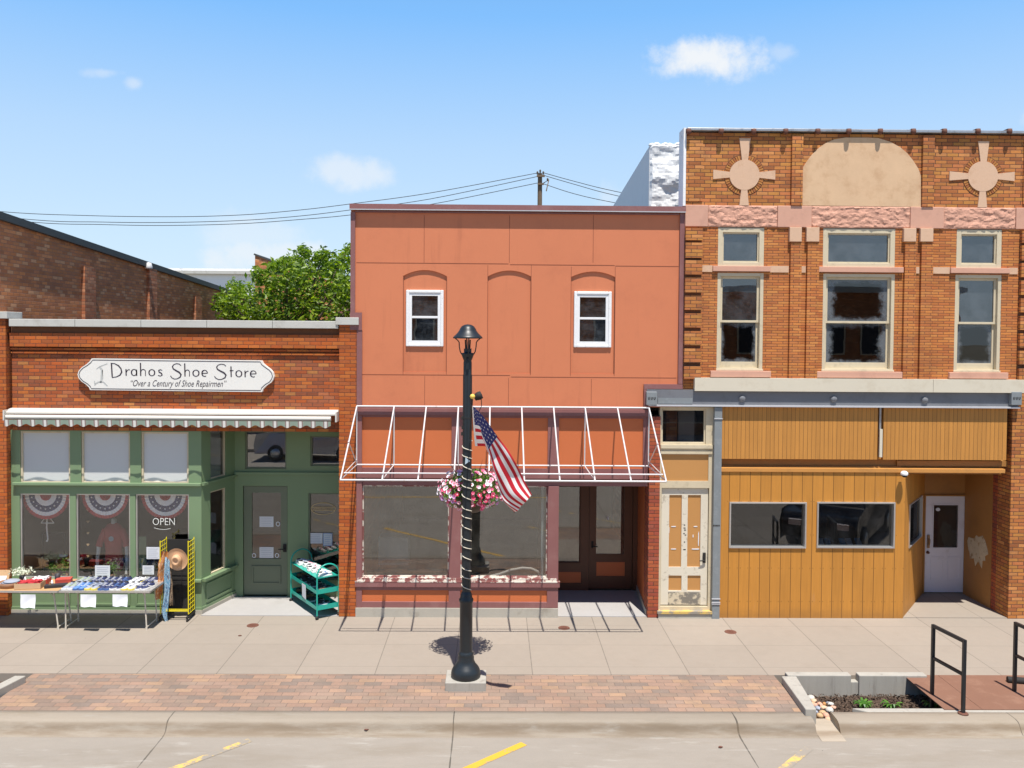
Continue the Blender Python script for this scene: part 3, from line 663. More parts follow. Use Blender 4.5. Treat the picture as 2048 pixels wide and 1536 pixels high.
def L_h(x0, x1): stroke(mb, [(x0, CP), (x0 + .6, 751)], T2); stroke(mb, [(x0 + .5, 744)] + arc((x0 + x1) / 2 + .6, 742.5, (x1 - x0) / 2 - .5, 4.5, -170, 0, 8) + [(x1, 751)], T1)
def L_r(x0, x1): stroke(mb, [(x0, XH), (x0 + .5, 751)], T2); stroke(mb, [(x0 + .5, 744), (x0 + 3, 740), (x0 + 6, 738.6), (x1, 739.5)], T1)
def L_S(x0, x1):
    w = x1 - x0
    pts = [(x1 - 1, 729.5), (x1 - w * .2, 726.3), (x0 + w * .55, 725.6), (x0 + w * .3, 727.5), (x0 + w * .18, 731.5), (x0 + w * .25, 736), (x0 + w * .5, 739.5), (x0 + w * .8, 743), (x1 - w * .04, 747.5), (x1 - w * .12, 752.5), (x0 + w * .6, 756), (x0 + w * .35, 756.5), (x0 + w * .12, 754), (x0, 750)]
    stroke(mb, pts, [T1, T1, T1, T1, T2, T2, T2 * 1.2, T2 * 1.3, T2 * 1.2, T2, T1, T1, T1, T1])
stroke(mb, [(223, 727), (224.5, 753.5)], T2 * 1.1); stroke(mb, [(221.5, 726.5), (229, 727), (237, 731), (242, 737), (243.5, 744), (240, 750), (233, 753.5), (224, 755)], [T1, T1, T2, T2, T2 * 1.2, T2, T1, T1])
L_r(252, 260)
L_o(263, 273.5); stroke(mb, [(273, 738.5), (273.5, 751)], T2)
L_h(281, 291); L_o(298, 309.5)
def L_s(x0, x1): stroke(mb, [(x1 - .5, 739.5), (x0 + 5, 738), (x0 + 1.5, 739.5), (x0 + 2, 742.5), (x1 - 2, 745.5), (x1 - .5, 748.5), (x0 + 5, 751), (x0, 749.5)], [T1, T1, T2, T2, T2, T2, T1, T1])
L_s(316, 325)
L_S(341, 363); L_h(369.5, 379); L_o(386, 398); L_e(404, 415)
L_S(429, 453); stroke(mb, [(462, 730), (462.5, 751)], T2); stroke(mb, [(459.5, 738.5), (467, 738)], T1)
L_o(472, 483.5); L_r(490, 497); L_e(501, 512.5)
tp = at(355, 773, YS)
text_into(mb, '\u201cOver a Century of Shoe Repairmen\u201d', tp.x, tp.z, YS - .003, .165, width=(452 - 262) / 111.0, shear=.35, bold=-.004)
mb.build('lettering', 'ink', sg)
mb = MB()
for pts, w_ in (([(193, 738), (199, 733), (207, 730), (215, 727)], .012), ([(200, 734), (204, 740), (203, 760), (201, 765)], .035), ([(205, 740), (206, 758)], .012), ([(190, 768), (197, 764), (207, 764), (215, 772)], .02), ([(189, 762), (190, 771)], .018)):
    ribbon(mb, [(at(a, b, YS).x, at(a, b, YS).z) for a, b in pts], w_, YS - .003)
mb.build('boot_emblem', 'inkg', sg)

# ================================================================ ORANGE BUILDING
ob = empty('orange_building', 'two-storey orange panelled building with mauve trim and two small white windows', 'building', (.4, 0, 0))
ox0, ox1 = X(701, 500), X(1369, 500)
oz1 = Z(421, 1035); ozb = Z(813, 1000)
YO = .04
wA = R(812, 580, 887, 693, YO); wC = R(1148, 583, 1223, 695, YO)
mb = MB()
# wall with three shallow blind arches
alc = []
for (a, b, t, sp, bt) in ((806, 893, 540, 552, 744), (975, 1062, 541, 553, 747), (1142, 1230, 543, 554, 748)):
    c = (a + b) / 2; xl, xr = X(a, 650, YO), X(b, 650, YO); zt, zsps, zbt = Z(t, c, YO), Z(sp, c, YO), Z(bt, c, YO)
    alc.append((xl, xr, zbt, zt, zsps))
mb.wall(ox0, ox1, ozb, oz1, YO, .02, [(a, b, c, d) for a, b, c, d, e in alc])
for (xl, xr, zbt, zt, zsps) in alc:       # spandrels above the segmental heads and the curved soffits
    K = 14; cx = (xl + xr) / 2; hw = (xr - xl) / 2; rise = zt - zsps
    top = [(xl + (xr - xl) * i / K, zsps + rise * (1 - ((xl + (xr - xl) * i / K - cx) / hw) ** 2)) for i in range(K + 1)]
    for i in range(K):
        (xA, zA), (xB, zB) = top[i], top[i + 1]
        mb.quad((xA, YO, zA), (xB, YO, zB), (xB, YO, zt), (xA, YO, zt)); mb.quad((xA, YO, zA), (xB, YO, zB), (xB, YO + .03, zB), (xA, YO + .03, zA))
    mb.quad((xl, YO, zbt), (xl, YO + .03, zbt), (xl, YO + .03, zt), (xl, YO, zt)); mb.quad((xr, YO, zbt), (xr, YO + .03, zbt), (xr, YO + .03, zt), (xr, YO, zt))
    mb.quad((xl, YO, zbt), (xr, YO, zbt), (xr, YO + .03, zbt), (xl, YO + .03, zbt))
mb.wall(ox0, ox1, ozb, oz1, YO + .03, .1, [wA, wC], ends=False)
mb.build('wall', 'orange', ob)
mb = MB()
def seam_h(y, a, b): 
    z = Z(y, (a + b) / 2); mb.box(X(a, y), X(b, y), YO - .003, YO + .02, z - .004, z + .004)
def seam_v(x, a, b): 
    q = X(x, (a + b) / 2); mb.box(q - .0035, q + .0035, YO - .003, YO + .02, Z(b, x), Z(a, x))
seam_h(526, 712, 1017); seam_h(529.5, 1020, 1230); seam_h(532, 1232, 1358); seam_h(750, 722, 1020); seam_h(755, 1022, 1354)
for x in (848, 1019, 1187): seam_v(x, 430, 525)
for x, a, b in ((806, 553, 749), (893, 553, 749), (975, 530, 750), (1062, 530, 750), (1142, 533, 752), (1230, 533, 752), (849, 752, 811), (1017, 756, 811), (1183, 758, 811)): seam_v(x, a, b)
mb.build('panel_seam', 'seam', ob)
mb = MB(); mb.box(ox0 - .01, ox1 + .005, -.06, .5, Z(421, 1035), Z(411, 1035)); mb.build('coping', 'mauve', ob)
mb = MB(); mb.box(ox0 - .01, ox1 + .003, -.065, -.02, Z(423, 1035), Z(421.3, 1035)); mb.build('drip_edge', 'steell', ob)
mb = MB()
mb.box(ox0, X(710, 530), -.0, YO - .001, Z(637, 705), Z(424, 705)); mb.box(X(1358.5, 600), ox1, 0, YO - .001, Z(768, 1363), Z(424, 1363))
mb.box(X(700, 635), X(724, 635), -.012, -.001, Z(660, 712), Z(625, 712)); mb.box(X(713, 720), X(724, 720), 0, YO - .001, Z(971, 718), Z(660, 718))
mb.box(X(710, 430), X(1358.5, 430), .01, YO - .001, Z(427, 1035), Z(424, 1035))
mb.box(X(1288, 772), ox1, -.012, YO - .001, Z(778, 1328), Z(768.5, 1328)); mb.box(X(1288, 790), X(1297, 790), -.01, YO - .001, Z(812, 1292), Z(778.3, 1292))
mb.build('edge_trim', 'mauve', ob)
for r_ in (wA, wC):
    mb = MB(); mb.frame(r_[0] - .0, r_[1] + .0, r_[2], r_[3], YO - .01, YO + .06, .055); wn = mb.build('window', 'whitefoam', ob, .012)
    a, b, c, d = r_[0] + .055, r_[1] - .055, r_[2] + .055, r_[3] - .055; mid = (c + d) / 2 + .02
    mb = MB(); mb.frame(a, b, c, d, YO + .005, YO + .03, .05); mb.box(a + .05, b - .05, YO + .008, YO + .045, mid - .02, mid + .02); mb.build('sash', 'white', wn, .004)
    mb = MB(); mb.box(a + .02, b - .02, YO + .035, YO + .04, c + .02, d - .02); mb.build('pane', 'g_up', wn)
    mb = MB(); mb.box(a + .04, b - .04, YO + .3, YO + .32, c, mid - .1 + .25); mb.build('blind', 'darkroom2', wn)
# body
mb = MB(); mb.box(ox0 + .02, ox1 - .02, .5, 16, 7.0, 7.15); mb.build('roof', 'tar', ob)
mb = MB(); mb.box(ox0, ox0 + .2, YO + .16, 16, 0, 7.2); mb.box(ox1 - .25, ox1 - .05, YO + .16, 16, 0, 7.2); mb.box(ox0, ox1, 15.8, 16, 0, 7.2)
mb.build('side_wall', 'brick_side', ob)
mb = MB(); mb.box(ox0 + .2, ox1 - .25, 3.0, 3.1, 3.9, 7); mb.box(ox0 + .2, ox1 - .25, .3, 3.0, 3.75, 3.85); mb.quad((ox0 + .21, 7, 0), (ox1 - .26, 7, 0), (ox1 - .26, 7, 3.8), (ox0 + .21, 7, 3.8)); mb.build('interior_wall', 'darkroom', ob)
mb = MB(); mb.quad((ox0 + .2, .2, .25), (1.0, .2, .25), (1.0, 7, .25), (ox0 + .2, 7, .25)); mb.quad((1.0, 1.8, .05), (ox1 - .2, 1.8, .05), (ox1 - .2, 7, .05), (1.0, 7, .05)); mb.build('interior_floor', 'carpet', ob)
# storefront
fx0, fx1 = X(712, 900), X(1296, 900)
pz0, pz1 = Z(937, 1000), Z(836, 1000)
panels = [R(723, 836, 903, 937), R(925, 836, 1096, 937), R(1118, 838, 1287, 938)]
mb = MB(); mb.wall(fx0, fx1, Z(972, 1000), ozb, .03, .12, [(a, b, pz0, pz1) for a, b, c, d in panels]); mb.build('sign_band', 'mauve', ob)
mb = MB(); mb.box(fx0, fx1, -.03, .029, Z(831, 1000), Z(818, 1000)); mb.box(fx0, fx1, -.04, .029, Z(956, 1000), Z(946, 1000)); mb.build('ledge', 'mauve', ob)
for a, b, c, d in panels: mb = MB(); mb.box(a, b, .055, .1, pz0, pz1); mb.build('fascia_panel', 'orange2', ob)
wz0, wz1 = Z(1156, 900), Z(972, 900)
L1 = R(724, 972, 898, 1156); L2 = R(921, 972, 1095, 1156)
oxr = X(1117, 1100)
mb = MB()
mb.box(fx0, L1[0], .0, .15, Z(1216, 720), wz1); mb.box(L1[1], L2[0], .0, .15, Z(1216, 910), wz1); mb.box(L2[1], oxr, 0, .15, Z(1216, 1105), wz1)
mb.box(fx0, oxr, .005, .15, Z(1216, 900), Z(1204, 900)); mb.box(fx0, oxr, .0035, .15, Z(1181, 900), wz0 - .001)
mb.build('storefront_frame', 'mauve', ob, .006)
mb = MB(); mb.box(fx0 - .01, oxr + .03, -.03, .02, wz0 - .075, wz0 - .05); mb.box(fx0 + .03, oxr - .03, -.012, .06, wz0 - .05, wz0); mb.build('sill', 'peel', ob)
mb = MB(); mb.box(fx0 - .01, oxr + .025, -.026, .002, wz0 - .16, wz0 - .076); mb.build('sill_board', 'mauve', ob)
for a, b in ((L1[0] - .03, L1[1]), (L2[0], L2[1])): mb = MB(); mb.box(a, b, .03, .1, Z(1204, 900), Z(1181, 900)); mb.build('bulkhead_panel', 'orange2', ob)
mb = MB(); mb.box(fx0, oxr, -.02, .2, -.05, Z(1216, 900)); mb.build('plinth', 'base', ob)
for (a, b, c, d) in (L1, L2): window(ob, a, b, wz0, wz1, .05, .022, .05, 'peel', 'g_or')
YD = gr(1200, 1182).y
lw = R(1112, 972, 1161, 1126, YD); dgl = R(1193, 960, 1249, 1109, YD); dp1 = R(1193, 1125, 1250, 1153, YD); lp = R(1112, 1144, 1162, 1166, YD); ddr = R(1178, 960, 1266, 1181, YD)
ex1 = X(1274, 1180, YD)
zc = Z(972, 1200, .1) + .0
mb = MB(); mb.wall(oxr - .3, ex1 + .05, 0, 3.2, YD, .1, [lw, lp, (ddr[0], ddr[1], 0.0, ddr[3] + .3)]); mb.build('entry_back_wall', 'brown', ob)
mb = MB(); mb.box(lp[0], lp[1], YD + .02, YD + .06, lp[2], lp[3]); mb.build('bulkhead_panel', 'orange2', ob)
window(ob, lw[0], lw[1], lw[2], lw[3], YD + .02, .02, .04, 'brown', 'g_or')
mb = MB(); mb.wall(ddr[0] + .008, ddr[1] - .008, .04, ddr[3] + .28, YD + .03, .05, [dgl, dp1]); dd = mb.build('door', 'brown', ob)
mb = MB(); mb.box(dgl[0], dgl[1], YD + .05, YD + .056, dgl[2], dgl[3]); mb.build('pane', 'g_or', dd)
mb = MB(); mb.box(dp1[0], dp1[1], YD + .045, YD + .06, dp1[2], dp1[3]); mb.build('door_panel', 'orange2', dd)
hx, hz_ = X(1185, 1090, YD), Z(1092, 1185, YD)
mb = MB(); mb.box(hx - .02, hx + .02, YD + .012, YD + .03, hz_ - .05, hz_ + .09); mb.tube([(hx, YD + .02, hz_), (hx, YD - .03, hz_), (hx + .1, YD - .035, hz_)], .011); mb.build('handle', 'blackm', dd)
nx, nz_ = X(1216, 1037, YD), Z(1037, 1216, YD)
pn = MB(); pn.box(nx - .02, nx + .02, YD + .04, YD + .046, nz_ - .025, nz_ + .025); tag(pn.build('paper_notice', 'paper'), 'tiny white sticker on the glass of the brown entry door', 'notice')
# side walls of the entry
ex0 = X(1296, 1150)
Mo = planeM((ex1, YD), (ex0, .1)); Lo = (Vector((ex1, YD)) - Vector((ex0, .1))).length
mb = MB(); mb.M = Mo; mb.box(0, Lo, 0, .05, .0, 3.2); mb.build('entry_side_wall', 'orange2', ob)
mb = MB(); mb.M = Mo; mb.box(0, Lo, -.02, -.001, .0, .12); mb.build('skirting', 'base', ob)
mb = MB(); mb.box(oxr - .1, oxr - .001, .15, YD, 0, 3.2); mb.build('entry_side_wall', 'mauve', ob)
mb = MB(); mb.box(oxr - .1, ex1 + .1, .15, YD + .1, 2.88, 3.0); mb.build('entry_ceiling', 'brown', ob)
slab([(oxr - .05, .03), (oxr - .05, YD + .02), (ex1 + .02, YD + .02), (ex0, .03)])
mb = MB(); mb.box(X(1296, 1100) + .001, X(1318, 1100), -.005, .4, -.05, Z(833, 1307)); mb.build('pier', 'brick_o', ob)
# things left in the show windows
mb = MB(); a = at(757, 1075, 1.2); b = at(816, 1110, 1.2); mb.box(a.x, b.x, 1.2, 1.6, b.z - .2, a.z); tag(mb.build('storage_box', 'bluewall'), 'pale grey box standing inside the left plate-glass window', 'box')
for i, (q0, q1) in enumerate((((765, 1120), (868, 1118)), ((766, 1141), (885, 1143)), ((720, 1147), (872, 1150)))):
    a, b = at(*q0, .7), at(*q1, .7); mb = MB(); mb.box(a.x, b.x, .6 + i * .1, .72 + i * .1, a.z - .02, a.z); tag(mb.build('wood_strip', 'plaster'), ['pale wood strip lying highest inside the left plate-glass window', 'short pale strip lying low inside the left plate-glass window', 'long strip on the floor of the left plate-glass window'][i], 'board')
mb = MB(); mb.tube([at(*q, .45) for q in ((975, 1154), (1000, 1148), (1022, 1140), (1045, 1136), (1062, 1137), (1075, 1143), (1084, 1153))], .025, 8); mb.build('pipe', 'skinw'); tag(bpy.data.objects['pipe'], 'bent white pipe lying inside the right plate-glass window', 'pipe')
a = at(1086, 980, .28); mb = MB(); mb.tube([(a.x, .28, wz0 - .1), (a.x, .28, wz1)], .03, 8); mb.build('post', 'bluewall', ob)

# ---- bare awning frame
af = empty('awning_frame', 'bare white tube awning frame without fabric over the orange storefront', 'awning frame', tuple(at(1000, 962, -1.69)))
YF = -1.69; zfr = Z(961.5, 1000, YF); zt_ = Z(814, 1000, -.08); zw = zfr
tops = [717, 791, 855, 919, 981.5, 1044.5, 1107.5, 1170, 1233.5, 1296]; bots = [677, 761, 833, 905, 976, 1047.5, 1119.5, 1190.5, 1264, 1335]
tx_ = [X(p, 814, -.08) for p in tops]; bx_ = [X(p, 962, YF) for p in bots]
# rafters are parallel in reality: the same x at top and bottom
xs_ = [(a + b) / 2 for a, b in zip(tx_, bx_)]
def bar(a, b, r=.015, m='tube', nm='tube'): mb = MB(); mb.tube([a, b], r * .85, 8); return mb.build(nm, m, af)
x0_, x1_ = xs_[0], xs_[-1]
bar((x0_, -.08, zt_), (x1_, -.08, zt_), .019, nm='top_rail')
bar((x0_, YF, zfr), (x1_, YF, zfr), .018, nm='front_rail')
bar((x0_ + .04, YF + .08, zfr + .10), (x1_ - .04, YF + .08, zfr + .10), .014, nm='valance_rail')
bar((x0_, -.08, zw), (x1_, -.08, zw), .016, nm='wall_rail')
for i, x in enumerate(xs_):
    bar((x, -.08, zt_), (x, YF, zfr), .016, nm='rafter')
    if i in (0, 1, 3, 7, 9): bar((x, -.081, zt_), (x, -.081, zw), .013, nm='upright')
    if i in (0, 1, 7, 9): bar((x, -.08, zw), (x, YF + .01, zfr + .004), .012, nm='strut')
    if i in (0, 9):
        bar((x, -.08, zw + .03), (x, -.95, (zt_ + zfr) / 2 + .0), .011, nm='brace')
        bar((x, -.09, zw + .09), (x, YF + .35, zfr + .05), .009, nm='brace')

# ================================================================ BRICK BUILDING (right)
bb = empty('brick_building', 'tan brick building with ochre boarded shopfront and stone cross ornaments', 'building', (6.5, 0, 0))
YR = 0.0
rx0, rx1 = X(1369.5, 500), 13.5
rzt = Z(268, 1700); zst1 = Z(413, 1700); zst0 = Z(456, 1700); zlow = Z(757, 1700)
U = [R(1436, 457, 1528, 534), R(1646, 457, 1790, 536), R(1913, 459, 2003, 537)]
Lw = [R(1434, 547, 1526, 742), R(1645, 547, 1788, 743), R(1909, 549, 2001, 744)]
U = [(a, b, c, zst0 + .0) for a, b, c, d in U]
uz0 = sum(u[2] for u in U) / 3; lz0 = sum(u[2] for u in Lw) / 3; lz1 = sum(u[3] for u in Lw) / 3
U = [(a, b, uz0, d) for a, b, c, d in U]; Lw = [(a, b, lz0, lz1) for a, b, c, d in Lw]
mb = MB(); mb.wall(rx0, rx1, zst1, rzt, YR, .35); mb.build('parapet_wall', 'brick_r', bb)
mb = MB(); mb.wall(rx0, rx1, Z(782, 1680) + .01, zst0, YR, .3, U + Lw); mb.build('wall', 'brick_rn', bb)
# corner pier with recessed grooves (drawn as proud blocks)
for xq0, xq1 in ((rx0, X(1402, 600)), (X(2037, 600), X(2071, 600))):
    mb = MB(); ys = [457, 481, 486, 516, 521, 550, 556, 585, 592, 620, 627, 655, 662, 690, 697, 725, 732, 757]
    px_ = 1386
    for k in range(0, len(ys), 2): mb.box(xq0, xq1, YR - .07, YR - .0005, Z(ys[k + 1], px_), Z(ys[k], px_))
    mb.build('corner_pier', 'brick_r', bb)
    mb = MB(); mb.box(xq0 + .002, xq1 - .002, YR - .012, YR - .0008, Z(757, px_), Z(457, px_)); mb.build('pier_groove_shade', 'groove', bb)  # dark backing sheet that paints the shadow inside the grooves
for xq0, xq1 in ((rx0, X(1405, 350)), (X(2046, 350), X(2080, 350))): mb = MB(); mb.box(xq0, xq1, -.02, -.0005, zst1 + .07, rzt - .1); mb.build('parapet_pier', 'brick_r', bb)
# stone belt
mb = MB(); x = rx0; zz0 = zst0; random.seed(3)
from mathutils import noise as mn
def rough(mb, x0, x1, z0, z1, y0, amp, nx, nz_, fs=(7, 11)):
    g = {}; mb.smooth = True
    for i in range(nx + 1):
        for j in range(nz_ + 1):
            e = 0 if i in (0, nx) or j in (0, nz_) else 1
            g[i, j] = (x0 + (x1 - x0) * i / nx + e * random.uniform(-.012, .012), y0 - e * amp * max(0, .5 + .8 * mn.fractal(Vector((( x0 + (x1 - x0) * i / nx) * fs[0], y0 * 3, (z0 + (z1 - z0) * j / nz_) * fs[1])), .8, 2.1, 4)) - .012, z0 + (z1 - z0) * j / nz_ + e * random.uniform(-.01, .01))
    for i in range(nx):
        for j in range(nz_): mb.quad(g[i, j], g[i + 1, j], g[i + 1, j + 1], g[i, j + 1])
    mb.smooth = False; mb.box(x0, x1, y0 - .011, y0 + .05, z0, z1)
for a, b in ((1416, 1554), (1623, 1819), (1887, 2030), (2078, 2300)): mb = MB(); rough(mb, X(a, 435), X(b, 435), zst0, zst1, YR, .022, max(3, int((b - a) / 2.6)), 16); mb.build('rough_stone_belt', 'stone', bb)
for a, b in ((1370, 1415.5), (1554.5, 1622.5), (1819.5, 1886.5), (2030.5, 2077.5)): mb = MB(); mb.box(X(a, 435), X(b, 435), YR - .03, YR + .05, zst0 - .001, zst1 + .001); mb.build('smooth_stone_block', 'stones', bb, .01)
# thin engaged pilasters
pil = [(1578, 1600), (1611.5, 1635), (1805.5, 1828), (1838.5, 1862)]
for a, b in pil:
    mb = MB(); mb.box(X(a, 620), X(b, 620), YR - .05, YR - .0005, zlow, Z(484, a)); mb.build('pilaster', 'brick_p' if False else 'brick_rn', bb)
    mb = MB(); mb.box(X(a - 1, 470), X(b + 1, 470), YR - .07, YR - .0005, Z(484, a), zst0 - .002); mb.build('capital', 'tanst', bb, .006)
for a, b in ((1582, 1604), (1843, 1866)):
    mb = MB(); mb.box(X(a, 340), X(b, 340), YR - .05, YR - .0005, zst1 + .005, Z(272, a)); mb.build('pilaster', 'brick_r', bb)
# string course between storeys
mb = MB(); mb2 = MB()
zc0, zc1 = Z(546, 1700), Z(533, 1700)
for a, b in ((1402, 1424.5), (1540, 1577), (1600.5, 1611), (1828.5, 1838), (1863, 1899), (2018, 2035)): mb = MB(); mb.box(X(a, 540), X(b, 540), YR - .012, YR - .0005, zc0, zc1); mb.build('string_course', 'tanst', bb)
for a, b in ((1424.8, 1539.7), (1635.3, 1805), (1899.3, 2017)): mb2 = MB(); mb2.box(X(a, 540), X(b, 540), YR - .05, YR + .1, zc0 + .01, zc1 - .01); mb2.build('window_lintel', 'stones', bb, .006)
for i, (a, b) in enumerate(((1420, 1540), (1632, 1802), (1896, 2013))):
    mb = MB(); mb.box(X(a, 748), X(b, 748), YR - .06, YR + .08, lz0 - .115, lz0 - .002); mb.build('window_sill', 'stones', bb, .006)
for i in range(3):
    a, b, c, d = U[i]; c2 = zc1 + .0
    wn = window(bb, a, b, uz0, d - .01, YR + .0, .085, .09, 'cream', 'g_up', pane_back=.06)
    mb = MB(); mb.frame(a + .085, b - .085, uz0 + .085, d - .095, YR + .03, YR + .08, .025); mb.build('sash', 'cream', wn)
    a, b, c, d = Lw[i]; mid = lz0 + (lz1 - lz0) * .505
    mb = MB(); mb.frame(a, b, c, d, YR + .0, YR + .13, .06, .05, .06); mb.box(a - .01, b + .01, YR - .02, YR + .12, c - .0, c + .03); wn = mb.build('window', 'cream', bb, .004)
    mb = MB(); mb.frame(a + .06, b - .06, mid - .02, d - .06, YR + .05, YR + .09, .045, .04); mb.frame(a + .06, b - .06, c + .05, mid + .02, YR + .085, YR + .12, .045, .11, .03); mb.build('sash', 'cream', wn, .003)
    for q, (za, zb_) in enumerate(((mid, d - .08), (c + .12, mid))):
        mb = MB(); mb.box(a + .09, b - .09, YR + .07 + .035 * (1 - q) * 0 + .03 * q, YR + .075 + .03 * q, za, zb_)
        mb.build('pane', ('g_up' if (q == 0 and i != 1) else 'g_grime'), wn)
# stone cross ornaments with brick rings
M['ring'] = bricks('brick_ring_face', .06, .5, [(.42, .17, .04), (.36, .12, .04), (.46, .2, .05), (.33, .11, .035)], (.09, .045, .028), .008, var=.15)
for k, (cx, cy, lx, rx_, ty, by) in enumerate(((1488.5, 350, 1426, 1550, 277, 411), (1965, 353, 1898, 2028, 283, 415))):
    c = at(cx, cy); rad = .272
    mb = MB()
    mb.poly_xz([(c.x + rad * math.cos(i * math.pi / 20), c.z + rad * math.sin(i * math.pi / 20)) for i in range(40)], YR - .022, YR - .0005)
    sc = 1 / 111.1
    lxx, rxx = X(lx, cy), X(rx_, cy); tz_, bz_ = Z(ty, cx), Z(by, cx)
    mb.poly_xz([(lxx, c.z + .085), (lxx, c.z - .08), (c.x - rad + .01, c.z - .05), (c.x - rad + .01, c.z + .05)], YR - .02, YR - .0006)
    mb.poly_xz([(rxx, c.z + .085), (rxx, c.z - .08), (c.x + rad - .01, c.z - .05), (c.x + rad - .01, c.z + .05)], YR - .02, YR - .0006)
    mb.poly_xz([(c.x - .1, tz_), (c.x + .1, tz_), (c.x + .06, c.z + rad - .01), (c.x - .05, c.z + rad - .01)], YR - .02, YR - .0006)
    mb.poly_xz([(c.x - .085, bz_), (c.x + .085, bz_), (c.x + .055, c.z - rad + .01), (c.x - .055, c.z - rad + .01)], YR - .02, YR - .0006)
    mb.build('cross_ornament', 'tanst', bb)
    mb = MB(); random.seed(k); lastq = 0; ringm = [paint('ring_brick_a', (.42, .16, .04), .85), paint('ring_brick_b', (.33, .11, .035), .85), paint('ring_brick_c', (.46, .2, .05), .85)]
    for i in range(48):
        a0 = i * 2 * math.pi / 48 + .02; a1 = (i + 1) * 2 * math.pi / 48 - .02
        am = math.degrees((a0 + a1) / 2) % 90
        if am < 12 or am > 78: continue
        qd = int(math.degrees((a0 + a1) / 2) // 90)
        if qd != lastq and mb.v: mb.build('brick_ring', ringm, bb); mb = MB()
        lastq = qd
        r1, r2 = rad + .005, rad + .085
        mb.cur = i * 7 % 3; mb.poly_xz([(c.x + r1 * math.cos(a0), c.z + r1 * math.sin(a0)), (c.x + r2 * math.cos(a0), c.z + r2 * math.sin(a0)), (c.x + r2 * math.cos(a1), c.z + r2 * math.sin(a1)), (c.x + r1 * math.cos(a1), c.z + r1 * math.sin(a1))], YR - .008, YR + .002)
    mb.build('brick_ring', ringm, bb)
    mb = MB(); ribbon(mb, [(c.x + (rad + .092) * math.cos(i * math.pi / 24), c.z + (rad + .092) * math.sin(i * math.pi / 24)) for i in range(48)], .012, YR - .002, True); mb.build('ring_joint', 'groove', bb)
# tall arched plaster panel
pts = [(1603, 411), (1602, 340), (1606, 334), (1614, 322), (1624, 309), (1636, 297), (1650, 287), (1668, 279), (1690, 275.5), (1735, 275.5), (1756, 276.5), (1780, 284), (1800, 295), (1814, 307), (1826, 322), (1836, 338), (1841, 352), (1841, 414)]
mb = MB(); mb.poly_xz([(at(a, b).x, at(a, b).z) for a, b in pts], YR - .015, YR - .0004); mb.build('arched_panel', 'arch', bb)
# coping with lumpy joints
mb = MB(); mb.smooth = False; mb.box(rx0, rx1, -.08, .4, Z(266, 1700), Z(260, 1700)); mb.build('coping', 'galv', bb, .01)
random.seed(4)
for p in (1377, 1442, 1507, 1571, 1635, 1697, 1760, 1826, 1888, 1955, 2018, 2082):
    mb = MB(); c = at(p, 263, -.07); mb.lathe([(0, .05), (.03, .045), (.048, .01), (.045, -.03), (.02, -.055), (0, -.06)], 10, (c.x, -.09, c.z), sx=1, sy=.8)
    mb.box(c.x - .04, c.x + .04, -.1, .4, c.z - .01, c.z + .045); mb.build('coping_joint', 'rustd', bb)
# body
mb = MB(); mb.box(rx0 + .01, rx1, .36, 20, 7.3, 7.4); mb.build('roof', 'tar', bb)
mb = MB(); mb.box(rx0, rx0 + .3, .36, 20, 0, 7.3); mb.box(rx0, rx1, 19.8, 20, 0, 7.3); mb.build('side_wall', 'membrane', bb)
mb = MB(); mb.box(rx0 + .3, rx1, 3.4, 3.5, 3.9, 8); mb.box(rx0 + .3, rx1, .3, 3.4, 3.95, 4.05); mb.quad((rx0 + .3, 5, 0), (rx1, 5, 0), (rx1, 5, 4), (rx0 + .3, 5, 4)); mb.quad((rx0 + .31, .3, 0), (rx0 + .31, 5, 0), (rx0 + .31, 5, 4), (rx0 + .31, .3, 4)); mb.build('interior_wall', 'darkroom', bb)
# white parapet block beside the building
a = at(1299, 292, 2.4); pr = [(2.4, 6.6), (2.4, a.z), (9.5, 8.5), (9.5, 6.6)]
mb = MB(); mb.M = None; random.seed(9)
mb.poly_yz(pr, a.x, a.x + 1.6)
pb = mb.build('rooftop_block', 'membr2', bb)
mb = MB(); c0 = at(1300, 292, 2.4); c1 = at(1368, 412, 2.4); rough(mb, c0.x, c0.x + 1.3, c1.z - .1, c0.z + .03, 2.4, .09, 30, 34, (1.5, 1.9))
for k in range(14): mb.lathe([(0, .05), (.05, .03), (.07, 0), (.05, -.03)], 8, (c0.x + .05 + k * .09, 2.42, c0.z + .02 + .02 * math.sin(k * 2.3)), sx=1.2)
mb.build('rooftop_membrane', 'membr2', bb)
mb = MB(); mb.box(rx0 - .05, rx0 - .003, -.03, .35, Z(412, 1366), Z(256, 1366)); mb.build('metal_flashing', 'membrane', bb)
# cream sheet band and beam
mb = MB(); mb.box(X(1387, 770), X(1861, 770) - .003, -.10, -.0, Z(783, 1700), Z(757, 1700)); mb.box(X(1861, 770) + .003, X(2045, 770), -.10, 0, Z(783, 1700), Z(757, 1700)); mb.build('sheet_band', 'bandw', bb)
bx0, bx1_ = X(1293, 795), X(2035, 795)
mb = MB(); mb.box(bx0, bx1_, -.03, .2, Z(811, 1680), Z(781, 1680)); bm = mb.build('steel_beam', 'steel', bb)
mb = MB(); mb.box(bx0 + .02, bx1_, -.09, .2, Z(814, 1680), Z(811, 1680)); mb.build('beam_flange', 'steell', bm)
mb = MB(); mb.box(X(1315, 800), X(1384, 800), -.045, -.031, Z(807, 1350), Z(796, 1350)); mb.build('patch_plate', 'col', bm)
for p, y_ in ((1484, 797), (1667, 798), (1849, 800)):
    c = at(p, y_, -.03); mb = MB(); mb.M = Matrix.Translation((c.x, -.03, c.z)) @ Matrix.Rotation(math.pi / 2, 4, 'X'); mb.lathe([(0, .045), (.04, .043), (.055, .03), (.06, 0)], 16); mb.build('bolt', 'steel', bm)
